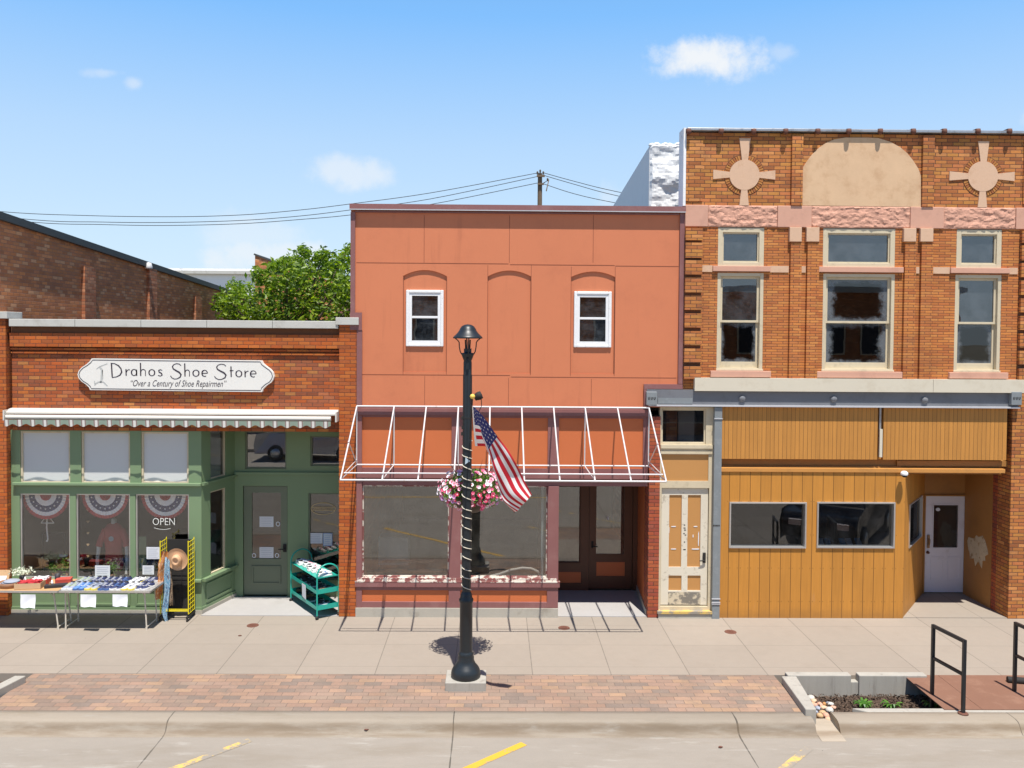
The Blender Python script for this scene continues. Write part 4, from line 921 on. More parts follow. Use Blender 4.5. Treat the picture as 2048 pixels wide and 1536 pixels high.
for p in (1303.5, 2033):
    c = at(p, 797, -.1); mb = MB(); mb.box(c.x - .095, c.x + .095, -.11, -.0, c.z - .12, c.z + .12); e = mb.build('beam_end_block', 'col', bb, .008)
    mb = MB()
    for q in (-.05, 0, .05):
        ribbon(mb, [(c.x + q - .012, c.z + .025), (c.x + q - .012, c.z - .01), (c.x + q, c.z - .02), (c.x + q + .012, c.z + .0), (c.x + q + .012, c.z + .028)], .012, -.113)
    mb.build('cast_marks', 'blackm', e)
# stair door bay
YC = .03
fz = Z(814, 1370, YC)
cx0, cx1 = X(1318, 1000, YC), X(1425, 1000, YC)
tw = R(1323, 818, 1412, 888, YC); gp = R(1323, 909, 1417, 962, YC); dd0 = R(1322, 976, 1417, 1213, YC)
mb = MB(); mb.wall(cx0, cx1, Z(1226, 1370), fz, YC, .14, [tw, gp, (dd0[0], dd0[1], dd0[2], dd0[3])]); mb.build('door_surround', 'cream', bb)
mb = MB(); mb.box(cx0 + .02, cx1 - .02, YC - .035, YC - .001, Z(897, 1370), Z(890, 1370)); mb.box(cx0 + .02, cx1 - .02, YC - .02, YC - .001, Z(908, 1370), Z(903, 1370)); mb.build('moulding', 'cream', bb)
mb = MB(); mb.box(gp[0], gp[1], YC + .02, YC + .06, gp[2], gp[3]); mb.build('panel', 'goldp', bb)
window(bb, *tw, YC + .03, .03, .05, 'cream', 'g_dark')
y2 = YC + .04
pan = [R(1338, 990, 1363, 1134, y2), R(1375, 990, 1401, 1134, y2), R(1337, 1151, 1363, 1181, y2), R(1375, 1151, 1401, 1181, y2)]
mb = MB(); mb.wall(dd0[0] + .01, dd0[1] - .01, dd0[2] + .02, dd0[3] - .012, y2, .05, pan); d2 = mb.build('door', 'creamd', bb)
for q in pan: mb = MB(); mb.box(q[0], q[1], y2 + .018, y2 + .04, q[2], q[3]); mb.build('door_panel', 'goldp', d2)
q = R(1336, 1184, 1401, 1209, y2); mb = MB(); mb.box(q[0], q[1], y2 - .003, y2 - .0005, q[2], q[3]); mb.build('kick_wear', 'worn', d2)
c = at(1408, 1115, y2); mb = MB(); mb.box(c.x - .025, c.x + .025, y2 - .03, y2, c.z - .09, c.z + .09); mb.tube([(c.x, y2 - .04, c.z - .05), (c.x - .09, y2 - .045, c.z - .05)], .011); mb.tube([(c.x, y2, c.z - .05), (c.x, y2 - .045, c.z - .05)], .012); mb.build('handle', 'blackm', d2)
mb = MB(); random.seed(8)
for (px, py, a, b) in ((1347, 1053, 10, 2), (1391, 1053, 8, 2), (1347, 1098, 11, 2), (1391, 1098, 16, 2.5), (1397, 1077, 2, 30), (1386, 1072, 2, 6), (1338, 1060, 1.5, 12)):
    c = at(px, py, y2 + .017); w_, h_ = a / 222, b / 222
    mb.poly_xz([(c.x - w_, c.z - h_ * .6), (c.x - w_ * .5, c.z - h_), (c.x + w_ * .7, c.z - h_), (c.x + w_, c.z), (c.x + w_ * .8, c.z + h_), (c.x - w_ * .9, c.z + h_ * .7)], y2 + .012, y2 + .0175)
mb.build('paper_remnants', 'paper', d2)
mb = MB()
for (px, py, a) in ((1369, 1056, 4), (1370, 1060, 4), (1368, 1067, 3), (1371, 1070, 3), (1369, 1084, 2.5), (1369, 1099, 5), (1369, 1050, 3)):
    c = at(px, py, y2); mb.box(c.x - a / 222, c.x + a / 222, y2 - .003, y2 - .0006, c.z - .008, c.z + .008)
mb.build('staple_marks', 'blackm', d2)
mb = MB(); mb.box(cx0 - .02, cx1, -.06, YC + .1, Z(1226, 1370), Z(1221, 1370)); mb.build('threshold', 'stripef', bb)
mb = MB(); mb.box(cx0 - .0, cx1, -.04, YC + .14, -.05, Z(1227, 1370)); mb.build('door_step', 'base', bb)
# iron column
ca, cb_ = X(1425.5, 1000), X(1440.5, 1000)
mb = MB(); mb.box(ca, cb_, -.06, .2, -.05, Z(814, 1432)); cl = mb.build('iron_column', 'col', bb, .004)
mb = MB()
for y_ in (836, 1195, 1202, 1205): mb.box(ca - .01, cb_ + .006, -.075, -.05, Z(y_ + 1.5, 1432), Z(y_, 1432))
mb.build('column_moulding', 'steell', cl)
mb = MB()
for k in range(5): c = at(1427.5 + k * 2.7, 1051, -.062); mb.box(c.x - .008, c.x + .008, -.065, -.0605, c.z - .013, c.z + .013)
mb.build('vent_marks', 'blackm', cl)
# ochre boarded front
gx0_, gx1_ = X(1441, 900), X(2013, 900)
zu0, zu1 = Z(919, 1720), Z(813, 1700)
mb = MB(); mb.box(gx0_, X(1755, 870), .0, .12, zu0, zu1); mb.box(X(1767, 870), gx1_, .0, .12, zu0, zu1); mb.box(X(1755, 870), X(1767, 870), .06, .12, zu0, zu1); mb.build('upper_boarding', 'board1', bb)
c = at(1761, 860); mb = MB(); mb.tube([(c.x, .025, zu0 + .05), (c.x, .025, zu1)], .022, 8); mb.build('conduit', 'galv', bb)
q = R(1758, 858, 1763.5, 914); mb = MB(); mb.box(q[0], q[1], -.03, .0, q[2], q[3]); mb.build('conduit_cover', 'bandw', bb)
zl1 = Z(944, 1620); zt2 = Z(936.5, 1720)
YL = .0
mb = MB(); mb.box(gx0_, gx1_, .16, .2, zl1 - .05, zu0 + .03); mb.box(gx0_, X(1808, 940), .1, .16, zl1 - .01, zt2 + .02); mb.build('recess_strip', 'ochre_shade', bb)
mb = MB(); mb.box(gx0_, X(2009, 940), -.025, .16, zl1, zt2); mb.build('trim_board', 'goldt', bb, .004)
lx1 = X(1808, 1100)
Wn = [R(1458, 1004, 1612, 1096), R(1633, 1004, 1789, 1096)]
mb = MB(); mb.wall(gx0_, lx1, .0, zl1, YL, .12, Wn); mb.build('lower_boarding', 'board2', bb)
for q in Wn: window(bb, q[0], q[1], q[2], q[3], YL - .03, .028, .13, 'alu', 'g_dark', pane_back=.09)
q0 = gr(1813, 1238); A0 = (lx1, .0); YR2 = gr(1890, 1188).y; A1 = (X(1845, 1190, YR2), YR2)
Ma = planeM(A0, A1); La = (Vector(A1) - Vector(A0)).length
hw = plR(1818, 1000, 1843, 1084, A0, A1)
mb = MB(); mb.M = Ma; mb.wall(0, La, 0, zl1, 0, .08, [hw]); mb.build('entry_angled_wall', 'board2', bb)
window(bb, *hw, -.02, .025, .08, 'alu', 'g_dark', Mx=Ma, pane_back=.05)
rx2 = X(2019, 1100)
wd = R(1849, 992, 1936, 1188, YR2); fr = R(1846, 989, 1943, 1190, YR2)
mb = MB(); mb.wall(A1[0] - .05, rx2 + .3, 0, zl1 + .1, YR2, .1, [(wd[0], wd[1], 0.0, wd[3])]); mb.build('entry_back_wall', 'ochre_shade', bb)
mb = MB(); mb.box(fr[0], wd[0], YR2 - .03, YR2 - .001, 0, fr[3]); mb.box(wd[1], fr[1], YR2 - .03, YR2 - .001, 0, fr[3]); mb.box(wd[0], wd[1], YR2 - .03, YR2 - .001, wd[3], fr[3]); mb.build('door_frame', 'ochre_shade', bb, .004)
dgl = R(1867, 1010, 1917, 1096, YR2)
mb = MB(); mb.wall(wd[0] + .005, wd[1] - .005, .03, wd[3] - .005, YR2 + .02, .05, [dgl]); mb.frame(dgl[0] - .02, dgl[1] + .02, dgl[2] - .02, dgl[3] + .02, YR2 + .008, YR2 + .021, .025)
zp1, zp0 = dgl[2] - .18, .28
for a, b in ((wd[0] + .14, (wd[0] + wd[1]) / 2 - .04), ((wd[0] + wd[1]) / 2 + .04, wd[1] - .14)): mb.frame(a, b, zp0, zp1, YR2 + .010, YR2 + .0195, .02)
d3 = mb.build('door', 'whited', bb)
mb = MB(); mb.box(dgl[0], dgl[1], YR2 + .04, YR2 + .046, dgl[2], dgl[3]); mb.build('pane', 'g_dark', d3)
c = at(1857, 1083, YR2); mb = MB(); mb.box(c.x - .022, c.x + .022, YR2 - .01, YR2 + .02, c.z - .13, c.z + .13); mb.tube([(c.x, YR2 - .0, c.z + .07), (c.x, YR2 - .05, c.z + .05), (c.x, YR2 - .05, c.z - .04), (c.x, YR2 - .0, c.z - .06)], .011); mb.build('handle', paint('tarnished_brass', (.35, .22, .12), .45, .3, 20, metal=.5), d3)
c = at(1856, 1105, YR2); mb = MB(); mb.M = Matrix.Translation((c.x, YR2 + .02, c.z)) @ Matrix.Rotation(math.pi / 2, 4, 'X'); mb.lathe([(0, .05), (.02, .05), (.028, .02), (.03, 0)], 12); mb.build('knob', 'rustd', d3)
c = at(1876, 1019, YR2 + .035); mb = MB(); mb.poly_xz([(c.x + .045 * math.cos(i * .52), c.z + .035 * math.sin(i * .52)) for i in range(12)], YR2 + .032, YR2 + .038); tag(mb.build('paper_notice', 'paper'), 'small round pale sticker in the glass of the white door', 'notice')
mb = MB(); mb.box(lx1 - .1, rx2 + .3, .12, YR2 + .1, zl1 + .1, zl1 + .2); mb.build('entry_ceiling', 'ochre_shade', bb)
slab([(lx1 - .04, .02), (A1[0] - .03, YR2 + .02), (rx2 + .02, YR2 + .02), (rx2 + .02, .02)], 'sidewalk')
mb = MB(); mb.quad((rx0 + .3, .2, .1), (lx1 - .1, .2, .1), (lx1 - .1, 5, .1), (rx0 + .3, 5, .1)); mb.quad((lx1 - .1, YR2 + .12, .1), (rx1, YR2 + .12, .1), (rx1, 5, .1), (lx1 - .1, 5, .1)); mb.build('interior_floor', 'carpet', bb)
# side pier on the right
mb = MB(); mb.box(rx2, 13.5, .0, .4, -.05, zlow); mb.build('pier', 'brick_o' if False else 'brick_p2' if 'brick_p2' in M else 'brick_r', bb)
mb = MB(); mb.box(rx2, rx2 + .2, .4, YR2, 0, zl1 + .2); mb.build('entry_side_wall', 'brick_o', bb)
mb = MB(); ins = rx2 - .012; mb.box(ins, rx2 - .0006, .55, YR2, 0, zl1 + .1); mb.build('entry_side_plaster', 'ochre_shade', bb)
mb = MB(); random.seed(12); c = []
for i in range(22):
    a = i / 22 * 2 * math.pi; r_ = .30 + random.uniform(-.09, .07); c.append((1.0 + r_ * 1.15 * math.cos(a), 1.02 + r_ * 1.0 * math.sin(a)))
mb.poly_yz(c, ins - .006, ins - .001); mb.build('plaster_patch', 'plaster', bb)
# security camera
c = at(1806, 947, -.08); sc_ = empty('security_camera', 'white dome security camera on the ochre trim above the boarded wall', 'camera', tuple(c))
mb = MB(); mb.lathe([(0, .055), (.03, .052), (.06, .03), (.065, 0), (.06, -.02)], 18, (c.x, -.13, c.z)); mb.build('housing', 'white', sc_)
mb = MB(); mb.lathe([(.05, -.02), (.04, -.045), (.02, -.06), (0, -.064)], 16, (c.x, -.13, c.z)); mb.build('dome_lens', 'blackm', sc_)
mb = MB(); mb.box(c.x - .03, c.x + .03, -.13, -.07, c.z - .0, c.z + .04); mb.build('bracket', 'white', sc_)
# leaflets in the second boarded window
for i, (px, m_) in enumerate(((1646, 'paper'), (1660, 'bluebook'), (1690, 'bluebook'), (1703, 'paper'), (1722, 'bluebook'))):
    a = at(px, 1088, .2); mb = MB(); mb.M = Matrix.Translation((a.x, .26, a.z - .04)) @ Matrix.Rotation(math.radians(-50), 4, 'X'); mb.box(-.055, .055, -.004, .0, 0, .16)
    tag(mb.build('leaflet', m_), ['white leaflet at the left end inside the second boarded window', 'blue leaflet beside the first white one in the boarded window', 'left blue leaflet of the middle group in the boarded window', 'white leaflet between two blue ones in the boarded window', 'rightmost blue leaflet inside the boarded window'][i], 'leaflet', 'leaflets in the boarded window')

# ================================================================ BACKDROP BUILDINGS, TREE, POLE
nb = empty('neighbour_building', 'taller dark brick side wall with black roof edge beyond the shoe shop', 'building', (-9.4, 8, 0))
xw = X(0, 428, .1) - .1
z0w = at(0, 428, .3).z; D1 = 12.6; z1w = at(437, 575, D1).z
def ztopw(y): return z0w + (z1w - z0w) * (y - .3) / (D1 - .3)
mb = MB(); mb.poly_yz([(.0, 0), (.0, ztopw(0) - .12), (D1 + 3, ztopw(D1 + 3) - .12), (D1 + 3, 0)], xw - .3, xw); mb.build('wall', 'brick_side', nb)
mb = MB(); mb.box(xw - 8, xw - .3, .0, .3, 0, ztopw(0) - .1); mb.box(xw - 8, xw - .3, D1 + 2.7, D1 + 3, 0, ztopw(D1 + 3) - .1); mb.build('end_wall', 'brick_r', nb)
mb = MB(); mb.poly_yz([(-.1, ztopw(-.1) - .12), (-.1, ztopw(-.1) + .02), (D1 + 3, ztopw(D1 + 3) + .02), (D1 + 3, ztopw(D1 + 3) - .12)], xw - .4, xw + .08); mb.build('roof_edge', 'tar', nb)
mb = MB(); mb.poly_yz([(.2, ztopw(.2) - .4), (.2, ztopw(.2) - .3), (D1 + 3, ztopw(D1 + 3) - .3), (D1 + 3, ztopw(D1 + 3) - .4)], xw - 8, xw - .35); mb.build('roof', 'tar', nb)
for px, py in ((163, 532), (293, 532), (387, 592)):
    # pilaster front faces sit on the wall plane
    d = ray(px, py); t = (xw - CAMP.x) / d.x; q = CAMP + d * t
    mb = MB(); mb.box(xw, xw + .075, q.y, q.y + .5, 3, q.z); mb.build('pilaster', 'brick_sidep', nb)
d = ray(291, 534); t = (xw - CAMP.x) / d.x; q = CAMP + d * t
mb = MB(); mb.M = Matrix.Translation((xw + .1, q.y - .05, q.z)); mb.lathe([(0, .12), (.07, .1), (.10, -.02), (.09, -.05), (0, -.05)], 12); mb.box(-.1, 0, -.03, .03, -.02, .03); mb.build('flood_light', 'skinw', nb)
# distant white building
a = at(338, 535, 38); b = at(512, 640, 38)
wb = empty('white_building', 'low white roofed building far behind the tree and the dark side wall', 'building', ((a.x + b.x) / 2, 42, 0))
mb = MB(); mb.box(a.x - 14, b.x + 3, 38, 56, 0, at(420, 548, 38).z); mb.build('wall', 'white', wb)
mb = MB(); mb.box(a.x - 14.2, b.x + 3.2, 37.7, 56, at(420, 548, 38).z, at(420, 542, 38).z); mb.build('fascia', 'coping', wb)
mb = MB(); mb.box(a.x - 14, b.x + 3, 37.9, 56, at(420, 542, 38).z, at(420, 537, 38).z); mb.build('roof', 'membrane', wb)
gbx = at(510, 510, 27)
gb = empty('ivy_brick_building', 'sliver of dark brick parapet rising behind the tree', 'building', (gbx.x + 2, 28, 0))
mb = MB(); mb.poly_xz([(gbx.x, 0), (gbx.x, gbx.z), (gbx.x + 1.0, gbx.z - .38), (gbx.x + 4, gbx.z - 1.1), (gbx.x + 4, 0)], 27, 31); mb.build('wall', 'brick_side', gb)
mb = MB(); mb.poly_xz([(gbx.x - .06, gbx.z), (gbx.x - .03, gbx.z + .08), (gbx.x + 1.0, gbx.z - .3), (gbx.x + 4, gbx.z - 1.02), (gbx.x + 4, gbx.z - 1.1), (gbx.x + 1.0, gbx.z - .38)], 26.95, 31); mb.build('coping', 'tar', gb)

def leaf_quad(mb, c, s, rnd):
    d = Vector((rnd.gauss(0, 1), rnd.gauss(0, 1), rnd.gauss(0, .7) )).normalized(); e = d.cross(Vector((rnd.gauss(0, 1), rnd.gauss(0, 1), rnd.gauss(0, 1)))).normalized()
    a = d * s; b = e * s * .42
    n = d.cross(e) * s * .12
    mb.add([c - a, c + b - n, c + a, c - b - n], [(0, 1, 2, 3)])
tree = empty('leafy_tree', 'bushy bright green tree behind the shoe shop beside the orange building', 'tree', (at(570, 640, 10.5).x, 10.5, 0))
rnd = random.Random(21)
YT = 10.5
# outline of the crown in the photograph gives the clump centres, spread in depth
cl_px = [(455, 600, 28), (470, 625, 30), (500, 590, 32), (520, 620, 34), (540, 560, 34), (560, 590, 38), (580, 545, 34), (600, 525, 30), (612, 570, 42), (640, 535, 32), (650, 590, 42), (672, 540, 30), (680, 575, 34), (690, 520, 22), (700, 600, 40), (720, 560, 40), (735, 600, 40), (610, 620, 40), (560, 640, 36), (500, 645, 30), (660, 640, 40), (720, 650, 40), (530, 660, 40), (610, 670, 40), (440, 610, 14), (605, 500, 14), (468, 572, 14), (520, 548, 14), (697, 500, 10), (640, 513, 16), (575, 525, 14), (552, 530, 12)]
mbt = MB(); cents = []
for px, py, r_ in cl_px:
    for k in range(3):
        Yd = YT + rnd.uniform(-1.3, 1.6); c = at(px + rnd.uniform(-8, 8), py + rnd.uniform(-6, 6), Yd); cents.append((c, r_ / F * (15.3 + Yd)))
for c, r_ in cents:
    n = int(105 * (r_ / .5) ** 2) + 24
    for i in range(n):
        v = Vector((rnd.gauss(0, 1), rnd.gauss(0, 1), rnd.gauss(0, 1))).normalized() * r_ * (rnd.random() ** .45) * rnd.choice((1, 1, 1, 1.18))
        leaf_quad(mbt, c + v, rnd.uniform(.05, .12), rnd)
mbt.build('crown', 'leaf', tree)
mb = MB(); tx0 = at(575, 640, YT).x
mb.tube([(tx0, YT, 0), (tx0 + .05, YT, 2), (tx0 - .05, YT + .05, 4.2)], [.22, .17, .13], 10)
for c, r_ in cents[::4]: mb.tube([(tx0 + rnd.uniform(-.05, .05), YT, rnd.uniform(2.2, 4)), ((tx0 + c.x) / 2, (YT + c.y) / 2, (c.z + 3.6) / 2 + .3), tuple(c)], [.07, .045, .015], 6)
mb.build('trunk', 'bark', tree)
# utility pole and cables
up_ = empty('utility_pole', 'wooden utility pole top rising behind the orange building', 'pole', (at(1080, 400, 26).x, 26, 0))
pt = at(1080, 350, 26)
mb = MB(); mb.tube([(pt.x, 26, 0), (pt.x, 26, pt.z + .08)], [.16, .11], 10); mb.build('mast', 'pole', up_)
mb = MB(); mb.box(pt.x - .16, pt.x + .22, 25.8, 25.9, pt.z - .12, pt.z - .02); mb.box(pt.x - .12, pt.x + .18, 25.8, 25.9, pt.z - .5, pt.z - .42); mb.tube([(pt.x + .1, 25.9, pt.z - .45), (pt.x + .42, 25.85, pt.z - .25), (pt.x + .3, 25.85, pt.z - .8)], .03, 6); mb.build('crossarm', 'pole', up_)
for dx_, dz_ in ((-.13, .02), (0, .1), (.15, .02), (.36, -.3)): mb = MB(); mb.lathe([(0, .16), (.035, .14), (.05, .08), (.03, .05), (.05, .02), (.02, 0)], 8, (pt.x + dx_, 25.85, pt.z + dz_ - .02)); mb.build('insulator', 'bark', up_)
def cable(pxs, label, Y=26, r=.016):
    mb = MB(); pts = [at(a, b, Y) for a, b in pxs]
    # smooth through the points
    out = []
    for i in range(len(pts) - 1):
        p0 = pts[max(i - 1, 0)]; p1 = pts[i]; p2 = pts[i + 1]; p3 = pts[min(i + 2, len(pts) - 1)]
        for k in range(6):
            t = k / 6; out.append(.5 * ((2 * p1) + (p2 - p0) * t + (2 * p0 - 5 * p1 + 4 * p2 - p3) * t * t + (3 * p1 - p0 - 3 * p2 + p3) * t ** 3))
    mb.tube(out + [pts[-1]], r, 5); tag(mb.build('power_line', 'wire'), label, 'cable', 'cables strung from the utility pole')
cable([(-250, 395), (0, 423), (170, 431), (340, 433.5), (480, 430), (600, 420), (700, 408), (860, 386), (1075, 346)], 'topmost cable sagging from the pole across the left sky')
cable([(-250, 405), (60, 439), (200, 444), (330, 445), (480, 441), (600, 432), (700, 420), (860, 398), (1075, 353)], 'middle cable sagging from the pole across the left sky')
cable([(-250, 412), (60, 444), (200, 449), (330, 451), (480, 447.5), (600, 439), (700, 430), (860, 409), (1075, 366)], 'lowest cable sagging from the pole across the left sky')
cable([(1085, 345), (1150, 363), (1232, 383), (1420, 420)], 'upper short cable running right from the pole')
cable([(1085, 350), (1150, 369), (1232, 391), (1420, 430)], 'middle short cable running right from the pole')
cable([(1088, 368), (1150, 388), (1232, 406), (1420, 440)], 'lower short cable running right from the pole')

# ================================================================ STREET LAMP GROUP
YLp = -2.97
bx = gr(932, 1352, .12); LX = at(932.5, 1200, YLp).x
pad = MB(); qa = at(890, 1380, -3.2).x; qb = at(972, 1380, -3.2).x
pad.box(qa, qb, -3.2, -2.72, -.1, .12); tag(pad.build('lamp_footing', 'wallc', None, .012), 'square concrete footing under the black lamp post', 'footing')
lamp = empty('street_lamp', 'tall black street lamp with domed hood standing before the orange building', 'street lamp', (LX, YLp, .12))
def lz(py): return at(934, py, YLp).z
c0 = (LX, YLp, 0)
mb = MB(); mb.lathe([(0, .12), (.212, .12), (.218, .15), (.212, .20), (.205, .225), (.18, .27), (.145, .31), (.118, .37), (.12, .41), (.108, .44), (.115, .46), (.098, .48), (.093, .50)], 28, c0); mb.build('base', 'lamp', lamp)
zj = lz(1202)
mb = MB(); mb.lathe([(.093, .50), (.093, zj - .02), (.105, zj), (.105, zj + .03), (.09, zj + .05), (.085, zj + .09), (.075, zj + .12), (.058, zj + .15)], 24, c0); mb.build('lower_shaft', 'lamp', lamp)
zt = lz(708)
mb = MB(); mb.lathe([(.0605, zj + .13), (.0605, zt - .12), (.056, zt - .1), (.066, zt - .06), (.066, zt - .02), (.058, zt)], 16, c0)
for k in range(8): a = k * math.pi / 4; mb.tube([(LX + .058 * math.cos(a), YLp + .058 * math.sin(a), zj + .2), (LX + .058 * math.cos(a), YLp + .058 * math.sin(a), zt - .3)], .009, 5)
mb.build('pole', 'lamp', lamp)
mb = MB(); zk = lz(711); mb.lathe([(.058, zk - .07), (.075, zk - .03), (.085, zk), (.095, zk + .02), (.095, zk + .035), (.055, zk + .04), (.055, zk + .09), (.062, zk + .1), (0, zk + .1)], 20, c0); mb.box(LX - .02, LX + .02, YLp - .09, YLp - .04, zk - .2, zk - .04); mb.build('collar', 'lamp', lamp)
zh = lz(674)
for k in range(4):
    a = k * math.pi / 2 + .12; ca_, sa_ = math.cos(a), math.sin(a)
    pts = [(.09, zk + .02), (.11, zk + .06), (.122, zk + .13), (.125, zk + .19), (.145, zk + .22), (.195, zh - .01)]
    mb = MB(); mb.tube([(LX + r_ * ca_, YLp + r_ * sa_, z_) for r_, z_ in pts], .009, 6); mb.build('cage_bar', 'lamp', lamp)
for s_ in (-1, 1):
    mb = MB(); mb.tube([(LX + s_ * .028, YLp, zk + .09), (LX + s_ * .035, YLp, zh - .04)], .012, 6); mb.build('lamp_holder', 'blackm', lamp)
mb = MB(); mb.lathe([(0, zh + .185), (.05, zh + .178), (.09, zh + .155), (.115, zh + .12), (.125, zh + .095), (.15, zh + .06), (.19, zh + .02), (.212, zh + .0), (.215, zh - .018), (.205, zh - .022), (.15, zh + .03), (0, zh + .08)], 28, c0); mb.build('hood', 'lamp', lamp)
# cord of lights spiralling up
mb = MB(); pts = []
zb0 = lz(1178); turns = [1178, 1150, 1118, 1088, 1062, 1030, 1012, 975, 935, 905, 880, 862]
zA, zB = lz(1180), lz(880); NT_ = 15
for i in range(NT_ * 16 + 1):
    a = -i / 16 * 2 * math.pi; f = i / (NT_ * 16); z_ = zA + (zB - zA) * (f + .008 * math.sin(f * 31)); pts.append((LX + .071 * math.cos(a), YLp + .071 * math.sin(a), z_))
mb.tube(pts, .0065, 5); tag(mb.build('light_cord', 'rope'), 'cream cord of lights spiralling up the black lamp post', 'light string')
# spotlight and bits
c = at(957, 792, YLp - .05); sp = empty('spotlight', 'small black floodlight clamped to the upper lamp post', 'spotlight', tuple(c))
mb = MB(); mb.M = Matrix.Translation(c) @ Matrix.Rotation(math.radians(65), 4, 'Y'); mb.lathe([(0, -.07), (.045, -.065), (.062, 0), (.055, .05), (0, .055)], 16); mb.build('housing', 'blackm', sp)
mb = MB(); mb.box(LX + .05, c.x, YLp - .07, YLp - .03, c.z - .015, c.z + .015); mb.build('clamp', 'blackm', sp)
mb = MB(); mb.tube([(c.x + .04, YLp - .05, c.z - .04), (c.x + .045, YLp - .05, c.z - .14), (c.x + .01, YLp - .05, c.z - .22), (c.x - .04, YLp - .04, c.z - .26)], .006, 5); mb.build('cord', 'wire', sp)
mb = MB()
for py, w_ in ((836, .05), (855, .045), (868, .06)): zq = lz(py); mb.box(LX - .06 - w_ * .5, LX - .05, YLp - .03, YLp + .03, zq - .02, zq + .025)
mb.lathe([(.063, lz(836) - .01), (.066, lz(836)), (.063, lz(836) + .01)], 14, c0); mb.build('flag_bracket', 'blackm', lamp)
mb = MB(); q = at(935, 922, YLp - .07); mb.poly_xz([(q.x - .035, q.z - .05), (q.x + .035, q.z + .0), (q.x - .03, q.z + .055)], YLp - .075, YLp - .07); tag(mb.build('tag_sticker', 'bluewall'), 'pale blue triangular tag on the lamp post beside the flag', 'tag')

# ---- flag on its staff
Zs = lambda Y: Y
fin = at(945, 793, -4.25); ft = at(940, 876, YLp - .08)
fp = empty('flag_pole', 'angled flag staff with gold ball fixed to the lamp post', 'flag pole', tuple(ft))
mb = MB(); mb.tube([ft, fin], .010, 8); mb.build('staff', 'blackm', fp)
mb = MB(); mb.lathe([(0, -.035), (.025, -.025), (.036, 0), (.025, .025), (0, .035)], 14, tuple(fin)); mb.build('finial', 'gold', fp)
ctrl = [  # u, [(px,py,Y) at v=0, .25, .54, .77, 1]
    (0.00, [(944, 811, -4.15), (945, 828, -4.0), (946.5, 850, -3.86), (948, 871, -3.74), (950, 892, -3.66)]),
    (0.10, [(951, 817, -4.15), (953, 830, -4.0), (956, 851, -3.9), (961, 871, -3.8), (968, 892, -3.72)]),
    (0.16, [(957, 823, -4.12), (957, 838, -4.0), (961, 855, -3.9), (967, 873, -3.82), (974, 893, -3.75)]),
    (0.24, [(970, 837, -4.1), (964, 850, -3.96), (963, 866, -3.86), (968, 884, -3.8), (973, 899, -3.74)]),
    (0.40, [(995, 873, -4.1), (987, 884, -4.02), (977.5, 900, -3.9), (979, 908, -3.86), (981, 914, -3.8)]),
    (0.56, [(1017, 901, -4.08), (1006, 916, -4.04), (988, 936, -3.94), (989, 934, -3.86), (993, 930, -3.80)]),
    (0.72, [(1035, 932, -4.05), (1023, 947, -4.05), (1001, 967, -3.98), (996, 972, -3.90), (1001, 969, -3.82)]),
    (0.86, [(1049, 962, -4.03), (1037, 976, -4.06), (1017, 993, -4.0), (1008, 1000, -3.94), (1009, 1002, -3.86)]),
    (1.00, [(1064, 989, -4.0), (1056, 998, -4.04), (1043, 1012, -4.02), (1036, 1021, -3.98), (1029, 1025, -3.93)]),
]
VS = [0, .25, .54, .77, 1]
def lerp_tab(ts, vals, t):
    for i in range(len(ts) - 1):
        if t <= ts[i + 1] + 1e-9:
            f = (t - ts[i]) / (ts[i + 1] - ts[i]); p0 = vals[max(i - 1, 0)]; p1 = vals[i]; p2 = vals[i + 1]; p3 = vals[min(i + 2, len(vals) - 1)]
            return .5 * ((2 * p1) + (p2 - p0) * f + (2 * p0 - 5 * p1 + 4 * p2 - p3) * f * f + (3 * p1 - p0 - 3 * p2 + p3) * f ** 3)
    return vals[-1]
CW = [[at(*p) for p in row] for u, row in ctrl]; US = [u for u, r_ in ctrl]
def FS(u, v):
    cols = [lerp_tab(VS, row, v) for row in CW]; p = lerp_tab(US, cols, u)
    amp = .018 * min(1, u * 1.6)
    q = v * 2.2 + u * 1.0
    return p + Vector((0, amp * math.sin(q * 2 * math.pi) + .02 * math.sin(u * 17 + v * 3), 0))
mb = MB(); NU, NV = 60, 26; mb.smooth = True
g = [[FS(i / NU, j / NV) for j in range(NV + 1)] for i in range(NU + 1)]
vs = [p for r_ in g for p in r_]; mb.add(vs, [])
fs = []
for i in range(NU):
    for j in range(NV):
        a = i * (NV + 1) + j; s_ = j // 2
        mb.cur = 2 if i < 2 else (0 if (i / NU < .4 and s_ < 7) else (1 if s_ % 2 == 0 else 2))
        mb.f.append([a, a + 1, a + NV + 2, a + NV + 1]); mb.mi.append(mb.cur); mb.sm.append(True)
# stars on both faces
mb.smooth = False; mb.cur = 2
for r_ in range(9):
    for k in range(6 if r_ % 2 == 0 else 5):
        u = .4 * ((k + .5) / 6 if r_ % 2 == 0 else (k + 1) / 6) + .01; v = (r_ + 1) / 10 * 7 / 13
        for sd in (-.004, .004):
            pts = []
            for q in range(10):
                rr_ = (.0175 if q % 2 == 0 else .0075); a = q * math.pi / 5 - math.pi / 2
                pts.append(FS(u + rr_ * math.cos(a) / 1.5 * 1.0, v + rr_ * math.sin(a) / .9) + Vector((0, sd, 0)))
            mb.add(pts, [tuple(range(10))])
mb.smooth = False
def cloth(name, c):
    m, t, b = mat(name); b.inputs['Roughness'].default_value = .75; out = t.n['Material Output']; t.put(b.inputs['Base Color'], c)
    tl = t.new('ShaderNodeBsdfTranslucent'); t.put(tl.inputs[0], c); mx = t.new('ShaderNodeMixShader'); mx.inputs[0].default_value = .15
    t.l.new(b.outputs[0], mx.inputs[1]); t.l.new(tl.outputs[0], mx.inputs[2]); t.l.new(mx.outputs[0], out.inputs[0])
    bump(t, b, t.noise(pos(t), 14, 3), .15, .02); return m
